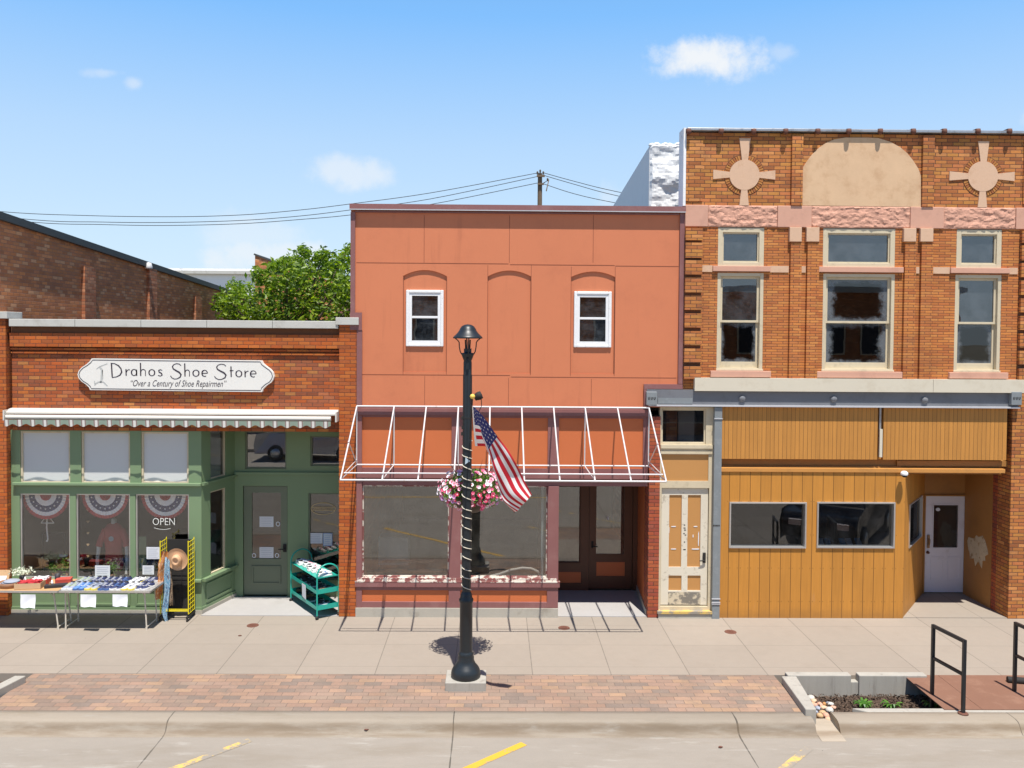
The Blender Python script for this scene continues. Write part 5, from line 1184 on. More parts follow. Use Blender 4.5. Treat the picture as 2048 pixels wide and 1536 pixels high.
M['f0'] = cloth('flag_navy', (.02, .025, .14)); M['f1'] = cloth('flag_red', (.50, .006, .02)); M['f2'] = cloth('flag_white', (.80, .77, .75))
fl = mb.build('national_flag', ['f0', 'f1', 'f2']); tag(fl, 'American flag hanging in folds from the lamp post staff', 'flag')

# ---- hanging flower basket
YB_ = -2.34; bc = at(943, 985, YB_)
bk = empty('flower_basket', 'round hanging basket of pink, red and white petunias behind the lamp post', 'flower basket', tuple(bc))
mb = MB(); mb.lathe([(0, -.30), (.12, -.29), (.22, -.22), (.29, -.08), (.31, 0.02), (.28, .03), (0, .0)], 20, (bc.x, bc.y, bc.z)); mb.build('pot', 'pot', bk)
mb = MB(); mb.tube([(LX, YLp + .05, bc.z + .25), (bc.x, bc.y, bc.z + .3)], .015, 6); mb.tube([(bc.x, bc.y, bc.z + .3), (bc.x, bc.y, bc.z - .05)], .01, 6); mb.build('bracket', 'blackm', bk)
rnd = random.Random(5)
def ell():
    while True:
        v = Vector((rnd.uniform(-1, 1), rnd.uniform(-1, 1), rnd.uniform(-1, 1)))
        if .55 < v.length < 1:
            break
    k = 1.0
    return Vector((bc.x + v.x * .46, bc.y + v.y * .42, bc.z + .06 + v.z * .30 - .05 * (abs(v.x) > .6)))
mb = MB()
for i in range(2600): leaf_quad(mb, ell(), rnd.uniform(.018, .035), rnd)
stuff(mb.build('foliage', 'pleaf', bk))
mb = MB()
for a, l, ln in ((-.55, .42, 1), (-.35, .5, 1), (-.2, .38, 1), (.25, .45, 1), (.42, .42, 1), (.1, .34, 1), (.6, .55, 1)):
    x = bc.x + a * .25; zt_2 = bc.z + .15
    mb.add([(x - .012, bc.y, zt_2), (x + .012, bc.y, zt_2), (x + a * l * 1.0, bc.y - .03, zt_2 + l * .85)], [(0, 1, 2)]); mb.add([(x, bc.y - .012, zt_2), (x, bc.y + .012, zt_2), (x + a * l * 1.0, bc.y - .03, zt_2 + l * .85)], [(0, 1, 2)])
mb.build('spike_leaves', 'spike', bk)
fcols = ['pink', 'lpink', 'whitef', 'dpink', 'pink', 'lpink', 'whitef', 'lilac']
def flower(mb, c, n, s, k):
    n = n.normalized(); a = n.cross(Vector((0, 0, 1)));
    if a.length < .1: a = Vector((1, 0, 0))
    a.normalize(); b = n.cross(a); mb.cur = k
    ring = []; ph = rnd.uniform(0, 6)
    for i in range(10):
        t = ph + i * math.pi / 5; r_ = s * (1.0 if i % 2 == 0 else .82)
        ring.append(c + (a * math.cos(t) + b * math.sin(t)) * r_ + n * s * .12)
    mb.add([c - n * s * .3] + ring, [(0, 1 + i, 1 + (i + 1) % 10) for i in range(10)])
    mb.cur = 3 if k != 3 else 2
    mb.add([c - n * s * .06 + (a * math.cos(t) + b * math.sin(t)) * s * .3 for t in (0, 1.26, 2.5, 3.8, 5)], [(0, 1, 2, 3, 4)])
fm = [fcols[0], fcols[1], 'whitef', 'dpink', 'lilac']
def side_pt(front):
    while True:
        th = rnd.uniform(0, 2 * math.pi); ph = math.asin(rnd.uniform(-.75, .95)); v = Vector((math.cos(ph) * math.cos(th), math.cos(ph) * math.sin(th), math.sin(ph)))
        if (v.y < .2) == front: break
    k = rnd.uniform(.96, 1.12)
    return Vector((bc.x + v.x * .48 * k, bc.y + v.y * .43 * k, bc.z + .05 + v.z * .31 * k)), Vector((v.x, v.y * 1.1 - .25, v.z + .25))
for i in range(100):
    c, n = side_pt(True)
    k = rnd.choice([0, 0, 1, 1, 2, 2, 3, 4]) if c.x < bc.x - .15 else rnd.choice([0, 0, 1, 1, 1, 3, 3, 2])
    if c.x < bc.x - .25 and rnd.random() < .45: k = 2
    mb = MB(); flower(mb, c, n, rnd.uniform(.028, .042), k); mb.build('flower', fm, bk)
mb = MB()
for i in range(230):
    c, n = side_pt(rnd.random() < .45); k = rnd.choice([0, 1, 2, 3, 1, 4]); flower(mb, c, n, rnd.uniform(.022, .034), k)
stuff(mb.build('small_flowers', fm, bk))

# ================================================================ PLANTER, PLATE, RAILS
def wall_thing(label, pts, z0, z1, m='wallc', name='planter_wall', bev=.012):
    mb = MB(); mb.poly_xy(pts, z0, z1); return tag(mb.build(name, m, None, bev), label, 'planter wall')
A = gr(1563, 1352, .1); B = gr(1611, 1418, .1); C_ = gr(1630, 1418, .1); D = gr(1590, 1352, .1)
wall_thing('low concrete arm between the brick pavers and the planting bed', [(A.x, A.y), (B.x, B.y), (C_.x + .02, C_.y), (D.x + .02, D.y)], -.3, .10)
zb_m = -.28
e0 = D.x - .05; nt0, nt1 = gr(1706, 1360).x, gr(1722, 1360).x; e1 = gr(1858, 1360).x
wall_thing('left concrete retaining wall at the back of the planting bed', [(e0, YE - .12), (nt0, YE - .12), (nt0, YE + .02), (e0, YE + .02)], -.5, .045)
wall_thing('right concrete retaining wall at the back of the planting bed', [(nt1, YE - .12), (e1, YE - .12), (e1, YE + .02), (nt1, YE + .02)], -.5, .045)
wall_thing('low concrete step in the notch between the two retaining walls', [(nt0 + .002, YE - .10), (nt1 - .002, YE - .10), (nt1 - .002, YE + .01), (nt0 + .002, YE + .01)], -.5, -.06)
# front curb block of the bed
E = gr(1712, 1425); 
wall_thing('wide concrete edging between the planting bed and the road', [(E.x + .18, -3.86), (E.x + .0, -3.74), (13, -3.74), (13, -3.87)], -.4, .003)
mb = MB(); random.seed(31)
def mound(x, y): return .13 * max(0, 1 - max(0, x - 4.6) / .5) * max(0, 1 - max(0, y + 3.8) / .55)
nx_, ny_ = 60, 26; bx0_, bx1_2 = D.x - .15, 13.0
g = {}
for i in range(nx_ + 1):
    for j in range(ny_ + 1):
        g[i, j] = (bx0_ + (bx1_2 - bx0_) * (i / nx_) ** 1.4, -3.87 + (YE + 3.87 - .1) * j / ny_, zb_m + random.uniform(-.02, .03) + mound(bx0_ + (bx1_2 - bx0_) * (i / nx_) ** 1.4, -3.87 + (YE + 3.87 - .1) * j / ny_))
for i in range(nx_):
    for j in range(ny_): mb.quad(g[i, j], g[i + 1, j], g[i + 1, j + 1], g[i, j + 1])
rnd = random.Random(77)
for i in range(4200):
    c = Vector((rnd.uniform(bx0_ + .05, 7.2), rnd.uniform(-3.85, -2.75), zb_m + .03 + rnd.uniform(0, .03))); c.z += mound(c.x, c.y)
    if mound(c.x, c.y) > .07: continue
    leaf_quad(mb, c, rnd.uniform(.012, .035), rnd)
mulch = mb.build('mulch', 'mulch'); mulch['label'] = 'dark shredded mulch in the planting bed'; mulch['category'] = 'mulch'; stuff(mulch)
# cobbles washed at the curb cut
rc = [('coping', 'white'), ('card', 'tan'), ('stones', 'pink'), ('greyshoe', 'blue-grey'), ('coping', 'grey'), ('goldp', 'ochre'), ('tanst', 'sandy')]
rk = [(1622, 1399, 9, 0), (1628, 1404, 7, 6), (1640, 1412, 8, 2), (1636, 1419, 7, 3), (1648, 1418, 7, 6), (1659, 1424, 9, 0), (1645, 1428, 7, 1), (1652, 1434, 8, 2), (1632, 1427, 6, 3), (1640, 1434, 7, 1), (1667, 1417, 6, 2), (1661, 1410, 6, 4), (1655, 1407, 5, 3), (1670, 1429, 5, 6), (1648, 1409, 5, 5), (1678, 1432, 4, 0), (1684, 1437, 4, 6), (1690, 1438, 3, 0), (1630, 1412, 6, 2), (1657, 1440, 6, 6), (1625, 1410, 6, 1)]
rnd = random.Random(3)
side = ['nearest the concrete arm', 'mid cluster', 'at the cluster right edge']
used = set()
for i, (px, py, r_, k) in enumerate(rk):
    c = gr(px, py, zb_m + .03)
    for _ in range(6): c = gr(px, py, zb_m + .03 + mound(c.x, c.y))
    c.z = zb_m + mound(c.x, c.y); rr_ = r_ / F * 11.8
    bm = bmesh.new(); bmesh.ops.create_icosphere(bm, subdivisions=2, radius=rr_)
    s3 = (rnd.uniform(.8, 1.25), rnd.uniform(.8, 1.2), rnd.uniform(.55, .8))
    for v in bm.verts: v.co = Vector((v.co.x * s3[0], v.co.y * s3[1], v.co.z * s3[2])) * (1 + .12 * math.sin(v.co.x * 60 + i) * math.cos(v.co.y * 50))
    me = bpy.data.meshes.new('cobble'); bm.to_mesh(me); bm.free()
    for p in me.polygons: p.use_smooth = True
    me.materials.append(M[rc[k][0]]); o = bpy.data.objects.new('cobble', me); COL.objects.link(o); o.location = (c.x, c.y, c.z + rr_ * .55 + .02)
    sd = side[0] if px < 1640 else side[1] if px < 1660 else side[2]
    sz = 'large' if r_ >= 8 else 'medium' if r_ >= 6 else 'small'
    row = 'back' if py < 1412 else 'middle' if py < 1428 else 'front'
    tag(o, f'{sz} {rc[k][1]} cobble {sd}, {row} row', 'stone', 'cobbles at the curb cut')
mb = MB()
# young plants
def weed(px, py, n, h, label, seed):
    c = gr(px, py, zb_m); r = random.Random(seed); p = empty('young_plant', label, 'plant', tuple(c), 'young plants in the bed')
    mb = MB()
    for k in range(n):
        a = r.uniform(0, 6.28); l = r.uniform(.5, 1) * h; d = Vector((math.cos(a), math.sin(a) * .8, 0)); sidev = Vector((-d.y, d.x, 0)) * .022
        base = c + d * .02; m1 = c + d * l * .4 + Vector((0, 0, l * .75)); m2 = c + d * l * .8 + Vector((0, 0, l * .85)); tip = c + d * l * 1.1 + Vector((0, 0, l * .6))
        mb.add([base - sidev * .3, base + sidev * .3, m1 + sidev, m1 - sidev, m2 + sidev * .8, m2 - sidev * .8, tip], [(0, 1, 2, 3), (3, 2, 4, 5), (5, 4, 6)])
    mb.build('leaves', 'weed', p)
    mb = MB(); mb.tube([c, c + Vector((0, 0, h * .3))], .008, 5); mb.build('stem', 'weed', p)
weed(1726, 1420, 30, .17, 'leftmost bright green sprout in the mulch below the wall notch', 1); weed(1784, 1422, 18, .17, 'thin low sprout in the middle of the mulch bed', 2); weed(1866, 1422, 30, .17, 'rightmost leafy green sprout beside the rusty plate', 3)
# rusty steel plates (two sheets with a joint) bridging the bed
p0_, p1_ = gr(1872, 1376), gr(1925, 1426)
xs0, xs1 = p0_.x, p1_.x
jx0, jx1 = gr(1944, 1376).x, gr(2003, 1428).x
ya, yb = YE - .02, -3.80
mb = MB(); mb.poly_xy([(6.22, ya), (6.22, yb), (6.22 + .52, yb), (6.22 + .52, ya)], .002, .014); tag(mb.build('steel_plate', 'rust'), 'left rusty steel plate bridging the planting bed beside the railing', 'plate')
mb = MB(); mb.poly_xy([(6.745, ya), (6.745, yb), (9.0, yb), (9.0, ya)], .002, .014); tag(mb.build('steel_plate', 'rust'), 'right rusty steel plate bridging the bed up to the image edge', 'plate')
# railings
def rail(xr, xf, yr, yf, label, h=1.0, zr=0, zf_=0):
    e = empty('railing', label, 'railing', (xr, yr, 0), 'black railings beside the steel plates')
    for nm, a, b, r_ in (('post', (xr, yr, zr - .25), (xr, yr, h), .021), ('post', (xf, yf, zf_), (xf, yf, h - .0), .021), ('top_rail', (xr, yr, h), (xf, yf, h), .021), ('mid_rail', (xr, yr, h * .54), (xf, yf, h * .54), .019)):
        a = Vector(a); b = Vector(b); mb = MB()
        d = (b - a).normalized(); s1_ = Vector((0, 0, 1)).cross(d)
        if s1_.length < .1: s1_ = Vector((1, 0, 0))
        s1_.normalize(); s2_ = d.cross(s1_)
        a -= d * r_ * .9; b += d * r_ * .9
        vs = [a + s1_ * i * r_ + s2_ * j * r_ for i, j in ((-1, -1), (1, -1), (1, 1), (-1, 1))] + [b + s1_ * i * r_ + s2_ * j * r_ for i, j in ((-1, -1), (1, -1), (1, 1), (-1, 1))]
        mb.add(vs, [(0, 3, 2, 1), (4, 5, 6, 7), (0, 1, 5, 4), (1, 2, 6, 5), (2, 3, 7, 6), (3, 0, 4, 7)]); mb.build(nm, 'black', e)
    mb = MB(); mb.lathe([(0, .02), (.06, .018), (.07, 0), (0, 0)], 16, (xf, yf, zf_ + .003)); mb.build('foot_plate', 'rustd', e)
g1 = gr(1864, 1390); g2 = gr(1926, 1428)
rail(g1.x, g2.x, g1.y, g2.y, 'black two-bar steel railing standing at the left end of the rusty plate')
g3 = gr(2032, 1386); rail(g3.x, g3.x + (g2.x - g1.x), g3.y + .04, g2.y, 'black railing cut by the right edge of the picture')
mb = MB(); c = gr(2028, 1362, .03); mb.tube([(c.x - .1, c.y, .05), (c.x + .35, c.y - .1, .05)], .05, 12); mb.build('dark_cylinder', 'blackm'); tag(bpy.data.objects['dark_cylinder'], 'short dark cylinder lying at the foot of the right railing', 'pipe')  # plain dark cylinder set by the railing post
# left planter corner
A = gr(52, 1355, .07); B = gr(-60, 1412, .07)
wall_thing('low concrete arm at the left edge of the brick pavers', [(A.x, A.y), (B.x, B.y), (B.x - .16, B.y), (A.x - .16, A.y)], -.3, .10)
mb = MB(); mb.box(-14, B.x - .1, -3.86, YE - .01, -.3, -.12); lm = mb.build('soil_bed', 'mulch'); lm['kind'] = 'structure'
# clean-out covers
for px, py, lb in ((505.5, 1251, 'leftmost round rusty cover in the sidewalk before the shoe shop'), (1128, 1256, 'round rusty cover in the sidewalk before the brown entry'), (1461, 1264, 'rightmost round rusty cover in the sidewalk before the ochre boards')):
    c = gr(px, py); mb = MB(); mb.lathe([(0, .006), (.07, .006), (.078, .005), (.09, .007), (.1, .006), (.103, 0)], 28, (c.x, c.y, 0), sm=False)
    for k in range(-2, 3): mb.box(c.x - .05, c.x + .05, c.y + k * .022 - .004, c.y + k * .022 + .004, .005, .008)
    tag(mb.build('cleanout_cover', 'rustd'), lb, 'cover', 'round covers in the sidewalk')
# litter
for px, py, lb in ((480, 1272, 'tiny dark twig on the sidewalk left of the pavers'), (733, 1460, 'rust-brown leaf on the curb face left of the lamp'), (1441, 1495, 'dark crumpled leaf lying on the road right of the lamp')):
    z_ = 0 if py < 1400 else (-.1 if py < 1470 else -.145); c = gr(px, py, z_); mb = MB(); mb.poly_xy([(c.x - .03, c.y - .01), (c.x, c.y - .02), (c.x + .03, c.y), (c.x + .01, c.y + .02), (c.x - .02, c.y + .015)], z_ + .004, z_ + .012); tag(mb.build('dry_leaf', 'rustd'), lb, 'leaf')

# ================================================================ STREET STALL IN FRONT OF THE SHOE SHOP
TZ = .715; TY0, TY1 = -.86, -.16
def table(x0, x1, m_top, label, legs):
    t = empty('folding_table', label, 'table', ((x0 + x1) / 2, (TY0 + TY1) / 2, 0), 'folding tables before the shoe shop')
    mb = MB(); mb.box(x0, x1, TY0, TY1, TZ - .012, TZ); mb.build('tabletop', m_top, t, .004)
    mb = MB(); mb.frame(x0, x1, -.0, .001, 0, .001, .0) if False else None
    mb.box(x0 - .006, x1 + .006, TY0 - .012, TY0 - .001, TZ - .03, TZ + .004); mb.box(x0 - .006, x1 + .006, TY1 + .001, TY1 + .012, TZ - .03, TZ + .004); mb.box(x0 - .012, x0 - .001, TY0 - .012, TY1 + .012, TZ - .03, TZ + .003); mb.box(x1 + .001, x1 + .012, TY0 - .012, TY1 + .012, TZ - .03, TZ + .003)
    mb.build('edge_band', 'alu', t)
    for xl, s_ in legs:
        for yy, sy in ((TY0 + .14, -1), (TY1 - .12, 1)):
            mb = MB(); mb.tube([(xl, yy, TZ - .03), (xl + s_ * .10, yy + .0, .02)], .013, 8); mb.tube([(xl + s_ * .09, yy, .05), (xl + s_ * .1, yy, .0)], .017, 8); mb.build('leg', 'leg', t)
        mb = MB(); mb.tube([(xl + s_ * .098, TY0 + .14, .05), (xl + s_ * .098, TY1 - .12, .05)], .010, 6); mb.tube([(xl + s_ * .02, TY0 + .14, TZ - .15), (xl - s_ * .13, TY0 + .14, TZ - .03)], .007, 6); mb.build('stretcher', 'leg', t)
    return t
tx0_ = at(118, 1190, TY0).x; tx1_ = at(300, 1190, TY0).x
table(tx0_, tx1_, 'alu', 'metal-topped folding table holding two rows of sneakers', ((at(131, 1200, TY0 + .14).x + .0, 0.02), (at(289, 1200, TY0 + .14).x, .35)))
table(tx0_ - 1.85, tx0_ - .02, 'wood', 'wood-topped folding table cut by the left edge, with boxes on it', ((tx0_ - 1.6, -.2), (at(107, 1200, TY0 + .14).x, .8)))
# sneakers
def shoe_mesh(cu, cs, ca):
    e = bpy.data.objects.new('sneaker', None); COL.objects.link(e); ORG[e.name] = Vector()
    secs = [(-.13, .030, .075), (-.11, .036, .085), (-.06, .037, .088), (-.02, .036, .082), (.03, .040, .066), (.07, .044, .050), (.11, .040, .040), (.138, .022, .030)]
    def loft(secs, z0f, mb):
        n = 10; vs = []
        for x, w_, h in secs:
            for k in range(n):
                a = math.pi * k / (n - 1); vs.append((x, w_ * math.cos(a), z0f + (h - z0f) * math.sin(a) ** .7))
        L = len(secs)
        fs = [(i * n + k, i * n + k + 1, (i + 1) * n + k + 1, (i + 1) * n + k) for i in range(L - 1) for k in range(n - 1)]
        fs += [tuple(range(n)), tuple((L - 1) * n + k for k in range(n))]
        mb.smooth = True; mb.add(vs, fs)
    mb = MB(); loft(secs, .024, mb); up_ = mb.build('upper', cu, e)
    mb = MB(); mb.smooth = False; n = len(secs)
    ol = [(x - (.008 if i == 0 else 0) + (.006 if i == n - 1 else 0), w_ + .005) for i, (x, w_, h) in enumerate(secs)]
    mb.poly_xy([(x, w_) for x, w_ in ol] + [(x, -w_) for x, w_ in reversed(ol)], 0, .028); mb.build('sole', cs, e, .004)
    mb = MB(); mb.lathe([(.0, .09), (.022, .092), (.027, .082), (.026, .078)], 12, (-.085, 0, .0), sx=1.5, sy=1.0); mb.build('opening', 'blackbox', e)
    mb = MB()
    for k in range(4): x = -.02 + k * .022; h = .079 - k * .008; mb.box(x - .004, x + .004, -.022, .022, h - .002, h + .006)
    mb.build('laces', ca, e)
    mb = MB()
    for s_ in (-1, 1): mb.add([(-.06, s_ * .040, .03), (-.02, s_ * .041, .03), (.04, s_ * .040, .055), (.02, s_ * .036, .06)], [(0, 1, 2, 3)])
    mb.build('side_stripe', ca, e)
    return e
kinds = [('greyshoe', 'sole', 'limeshoe', 'grey and lime'), ('blueshoe', 'solen', 'whiteshoe', 'bright blue'), ('greyshoe', 'soley', 'navyshoe', 'grey, yellow-soled'), ('navyshoe', 'solen', 'whiteshoe', 'navy, blue-soled'), ('navyshoe', 'sole', 'blueshoe', 'navy and white'), ('whiteshoe', 'soley', 'navyshoe', 'white, yellow-soled'), ('navyshoe', 'sole', 'whiteshoe', 'dark navy, white-soled')]
proto = [shoe_mesh(a, b, c) for a, b, c, d in kinds]
usedp = set()
def put_shoe(k, loc, rz, label, group, rx=0, ry=0):
    if k in usedp: o = copy_tree(proto[k])
    else: o = proto[k]; usedp.add(k)
    o.location = loc; o.rotation_euler = (rx, ry, rz); tag(o, label, 'sneaker', group); return o
ordn = ['leftmost', 'second', 'third', 'fourth', 'fifth', 'sixth', 'seventh', 'eighth', 'ninth', 'tenth', 'eleventh', 'twelfth', 'thirteenth', 'rightmost']
rnd = random.Random(6)
for i in range(14):
    px = [135, 147, 158, 170, 182, 194, 208, 219, 231, 243, 255, 267, 281, 293][i] + 2; k = [0, 0, 1, 1, 2, 2, 3, 3, 4, 4, 5, 5, 6, 6][i]
    c = at(px, 1186, TY0 + .15); put_shoe(k, (c.x, TY0 + .17, TZ + .001), math.radians(-112 + rnd.uniform(-5, 5)), f'{kinds[k][3]} sneaker, {ordn[i]} from the left in the front row', 'sneakers on the metal table')
for i in range(12):
    px = [165, 176, 191, 202, 216, 227, 240, 251, 268, 279, 296, 306][i]; k = [0, 0, 6, 6, 3, 3, 6, 4, 5, 5, 6, 6][i]
    c = at(px, 1168, TY0 + .5); put_shoe(k, (c.x, TY0 + .50, TZ + .001), math.radians(-112 + rnd.uniform(-5, 5)), f'{kinds[k][3]} sneaker, {ordn[i] if i < 11 else "rightmost"} from the left in the back row', 'sneakers on the metal table')
# papers hanging over the table edges
for (a, b, c, d, lb) in ((42, 1189, 72, 1214, 'white price sheet hanging from the edge of the wooden table'), (162, 1189, 193, 1212, 'left white price sheet hanging from the sneaker table edge'), (226, 1189, 256, 1211, 'right white price sheet hanging from the sneaker table edge')):
    q = R(a, b, c, d, TY0 - .02); mb = MB(); n = 8; mb.smooth = True
    vs = []; 
    for i in range(n + 1):
        for j in range(n + 1):
            u = i / n; v = j / n; vs.append((q[0] + (q[1] - q[0]) * u + .02 * (v - .5), TY0 - .018 - .05 * v * v - .018 * math.sin(u * 5 + v * 4) * v, q[3] - (q[3] - q[2]) * v * (1 + .06 * math.sin(u * 7))))
    mb.add(vs, [(i * (n + 1) + j, i * (n + 1) + j + 1, (i + 1) * (n + 1) + j + 1, (i + 1) * (n + 1) + j) for i in range(n) for j in range(n)])
    sh = tag(mb.build('price_sheet', 'paper'), lb, 'notice', 'price sheets on the table edges')
# goods on the wooden table
def goods_box(px, py, Y, w_, d_, h, m, label, name='shoe_box', open_=True, fill=None, rz=0):
    c = at(px, py, Y); e = empty(name, label, 'box', (c.x, Y, TZ + .003))
    Mx = Matrix.Translation((c.x, Y, TZ + .003)) @ Matrix.Rotation(rz, 4, 'Z')
    mb = MB(); mb.M = Mx; t = .006
    mb.box(-w_ / 2, w_ / 2, -d_ / 2, d_ / 2, 0, t)
    for s_ in (-1, 1): mb.box(s_ * w_ / 2 - t / 2, s_ * w_ / 2 + t / 2, -d_ / 2, d_ / 2, t, h); mb.box(-w_ / 2, w_ / 2, s_ * d_ / 2 - t / 2, s_ * d_ / 2 + t / 2, t, h - .001)
    mb.build('carton', m, e)
    if fill:
        r = random.Random(int(px)); mb = MB(); mb.M = Mx
        for i in range(70): mb.tube([(r.uniform(-.42, .42) * w_, r.uniform(-.42, .42) * d_, h * .7 + r.uniform(0, .03)), (r.uniform(-.42, .42) * w_, r.uniform(-.42, .42) * d_, h * .7 + r.uniform(.01, .05))], .012, 5)
        mb.build('contents', fill, e)
    else: mb = MB(); mb.M = Mx; mb.box(-w_ / 2 - .004, w_ / 2 + .004, -d_ / 2 - .004, d_ / 2 + .004, h + .001, h + .025); mb.build('lid', m, e)
    return e
goods_box(60, 1175, TY0 + .18, .42, .22, .10, 'boxk', 'open tan carton of red trinkets at the front of the wooden table', fill='red', rz=.12)
goods_box(80, 1165, TY0 + .42, .30, .20, .09, 'boxred', 'open dark red carton with white paper behind the tan carton', fill='whitef', rz=.1)
goods_box(128, 1165, TY0 + .45, .24, .16, .06, 'boxred', 'closed red box beside the back row of sneakers', rz=.25)
goods_box(112, 1172, TY0 + .22, .34, .12, .02, 'blackbox', 'flat black tray on the joint between the two tables', rz=.3)
c = at(18, 1175, TY0 + .2); mb = MB(); mb.lathe([(0, .0), (.14, .0), (.17, .09), (.165, .09), (.14, .01), (0, .01)], 24, (c.x, TY0 + .22, TZ + .003), sx=1.1); tag(mb.build('wicker_basket', 'hatband'), 'low round wicker basket at the left of the wooden table', 'basket')
for i in range(3):
    mb = MB(); mb.lathe([(0, .035), (.06, .03), (.11, .015), (.13, 0), (0, 0)], 18, (c.x + .03 * i - .02, TY0 + .22, TZ + .06 + i * .02), sx=1.1); tag(mb.build('folded_cap', ['tealf', 'greyshoe', 'blueshoe'][i] if False else 'greyshoe'), ['bottom blue-grey cap stacked in the wicker basket', 'middle blue-grey cap stacked in the wicker basket', 'top blue-grey cap stacked in the wicker basket'][i], 'cap', 'caps in the basket')
c = at(8, 1150, TY1 - .1); mb = MB(); mb.M = Matrix.Translation((c.x, TY1 - .18, TZ + .003)) @ Matrix.Rotation(math.radians(-18), 4, 'X'); mb.box(-.15, .12, 0, .01, 0, .2); mb.cur = 1; mb.box(-.15, .08, -.003, -.0005, .0, .1); mb.cur = 2; mb.box(-.1, -.08, -.006, -.0035, .01, .09); mb.box(-.06, -.04, -.006, -.0035, .01, .09); tag(mb.build('display_card', ['card', 'paper', 'tealf']), 'tan and white display card standing at the left picture edge', 'card')
c = at(47, 1150, TY1 - .12); vs_ = empty('flower_vase', 'pot of pale artificial flowers at the back of the wooden table', 'flowers', (c.x, TY1 - .16, TZ))
mb = MB(); mb.lathe([(0, 0), (.04, 0), (.05, .08), (.045, .1), (0, .1)], 16, (c.x, TY1 - .16, TZ + .002)); mb.build('pot', 'blackbox', vs_)
r = random.Random(4); mb = MB()
for i in range(260):
    v = Vector((r.gauss(0, .09), r.gauss(0, .06), abs(r.gauss(0, .05)))); leaf_quad(mb, Vector((c.x, TY1 - .16, TZ + .14)) + v, r.uniform(.015, .03), r)
mb.build('blossoms', 'fleur', vs_)
c = at(118, 1150, TY1 - .15); mb = MB(); mb.lathe([(0, 0), (.04, 0), (.048, .15), (.044, .15), (.036, .01)], 16, (c.x, TY1 - .2, TZ + .002)); tag(mb.build('black_cup', 'blackbox'), 'tall black cup at the back of the wooden table', 'cup')
r = random.Random(11)
for i, (px, m_, lb) in enumerate(((40, 'brownf', 'dark bottle left of the tan carton'), (50, 'whitef', 'small white-capped bottle right of the pot of flowers'), (97, 'strawd', 'brown bundle behind the red carton'), (104, 'whitef', 'small white jar beside the red cartons'), (100, 'brownf', 'dark jar at the front right of the red carton'))):
    Yk = TY0 + [.35, .5, .5, .3, .2][i]; c = at(px, 1165, Yk); mb = MB(); mb.lathe([(0, 0), (.022, 0), (.024, .06), (.012, .075), (.012, .095), (0, .097)], 12, (c.x, Yk, TZ + .002)); tag(mb.build('small_bottle', m_), lb, 'bottle')

# ---- yellow and black display rack with hat and scarves
xr_, xl_ = at(377, 1150, -.26).x, at(321, 1150, -.26).x
yr0, yr1 = -.27, .02; zr1 = at(377, 1085, -.26).z; zr0 = at(377, 1228, -.26).z
rk_ = empty('display_rack', 'tall black display rack with yellow grid sides before the green shopfront', 'rack', ((xl_ + xr_) / 2, -.12, 0))
mb = MB(); mb.box(xl_ + .03, xr_ - .03, -.03, -.015, .14, zr1 + .0); mb.build('back_panel', 'blackm', rk_)
def gridside(x, nm='grid_side'):
    mb = MB()
    for yy in (yr0, yr0 + .1, yr0 + .19, yr1): mb.tube([(x, yy, zr0), (x, yy, zr1 + (.03 if yy in (yr0, yr1) else 0))], .0085 if yy in (yr0, yr1) else .005, 6)
    n = 16
    for i in range(n + 1): z_ = zr0 + (zr1 - zr0) * i / n; mb.tube([(x, yr0, z_), (x, yr1, z_)], .0055, 5)
    mb.build(nm, 'yellow', rk_)
gridside(xr_); gridside(xl_)
mb = MB(); mb.tube([(xl_, yr0 + .02, zr0 + .05), (xr_, yr0 + .02, zr0 + .05)], .009, 6); mb.tube([(xl_, yr0 + .02, zr0 + .08), (xr_, yr0 + .02, zr0 + .08)], .006, 6); mb.build('cross_bar', 'yellow', rk_)
mb = MB()
for z_ in (.62, .72, .80, .5):  mb.tube([(xl_ + .05, -.05, z_), (xr_ - .05, -.05, z_)], .004, 5)
mb.tube([((xl_ + xr_) / 2 + .05, -.05, .3), ((xl_ + xr_) / 2 + .05, -.05, .95)], .004, 5); mb.build('wire_grid', 'blackm', rk_)
mb = MB(); mb.box(xl_, xr_, -.14, -.10, .07, .11); mb.box(xl_ - .01, xl_ + .03, -.32, .06, .06, .09); mb.box(xr_ - .03, xr_ + .01, -.32, .06, .06, .09); mb.build('base_frame', 'blackm', rk_)
for x in (xl_ + .01, xr_ - .01):
    for yy in (-.30, .04): mb = MB(); mb.M = Matrix.Translation((x, yy, .032)) @ Matrix.Rotation(math.pi / 2, 4, 'Y'); mb.lathe([(0, -.012), (.03, -.012), (.03, .012), (0, .012)], 14); mb.build('wheel', 'rubber', rk_)
hc = at(351, 1121, -.33)
ht = empty('straw_hat', 'tan wide-brimmed hat hanging on the black display rack', 'hat', tuple(hc))
Mh = Matrix.Translation((hc.x, -.24, hc.z)) @ Matrix.Rotation(math.radians(97), 4, 'X') @ Matrix.Rotation(.1, 4, 'Z')
mb = MB(); mb.M = Mh; mb.lathe([(.085, .012), (.10, .006), (.15, .004), (.185, .012), (.19, .016), (.185, .007), (.15, -.001), (.085, .004)], 32, sy=1.08); mb.build('brim', 'straw', ht)
mb = MB(); mb.M = Mh; mb.lathe([(.088, .005), (.086, .05), (.075, .10), (.06, .112), (.045, .105), (.03, .09), (0, .085)], 28, sy=1.15); mb.build('crown', 'straw', ht)
mb = MB(); mb.M = Mh; mb.lathe([(.0895, .008), (.0885, .035), (.086, .035)], 28, sy=1.15); mb.build('hat_band', 'strawd', ht)
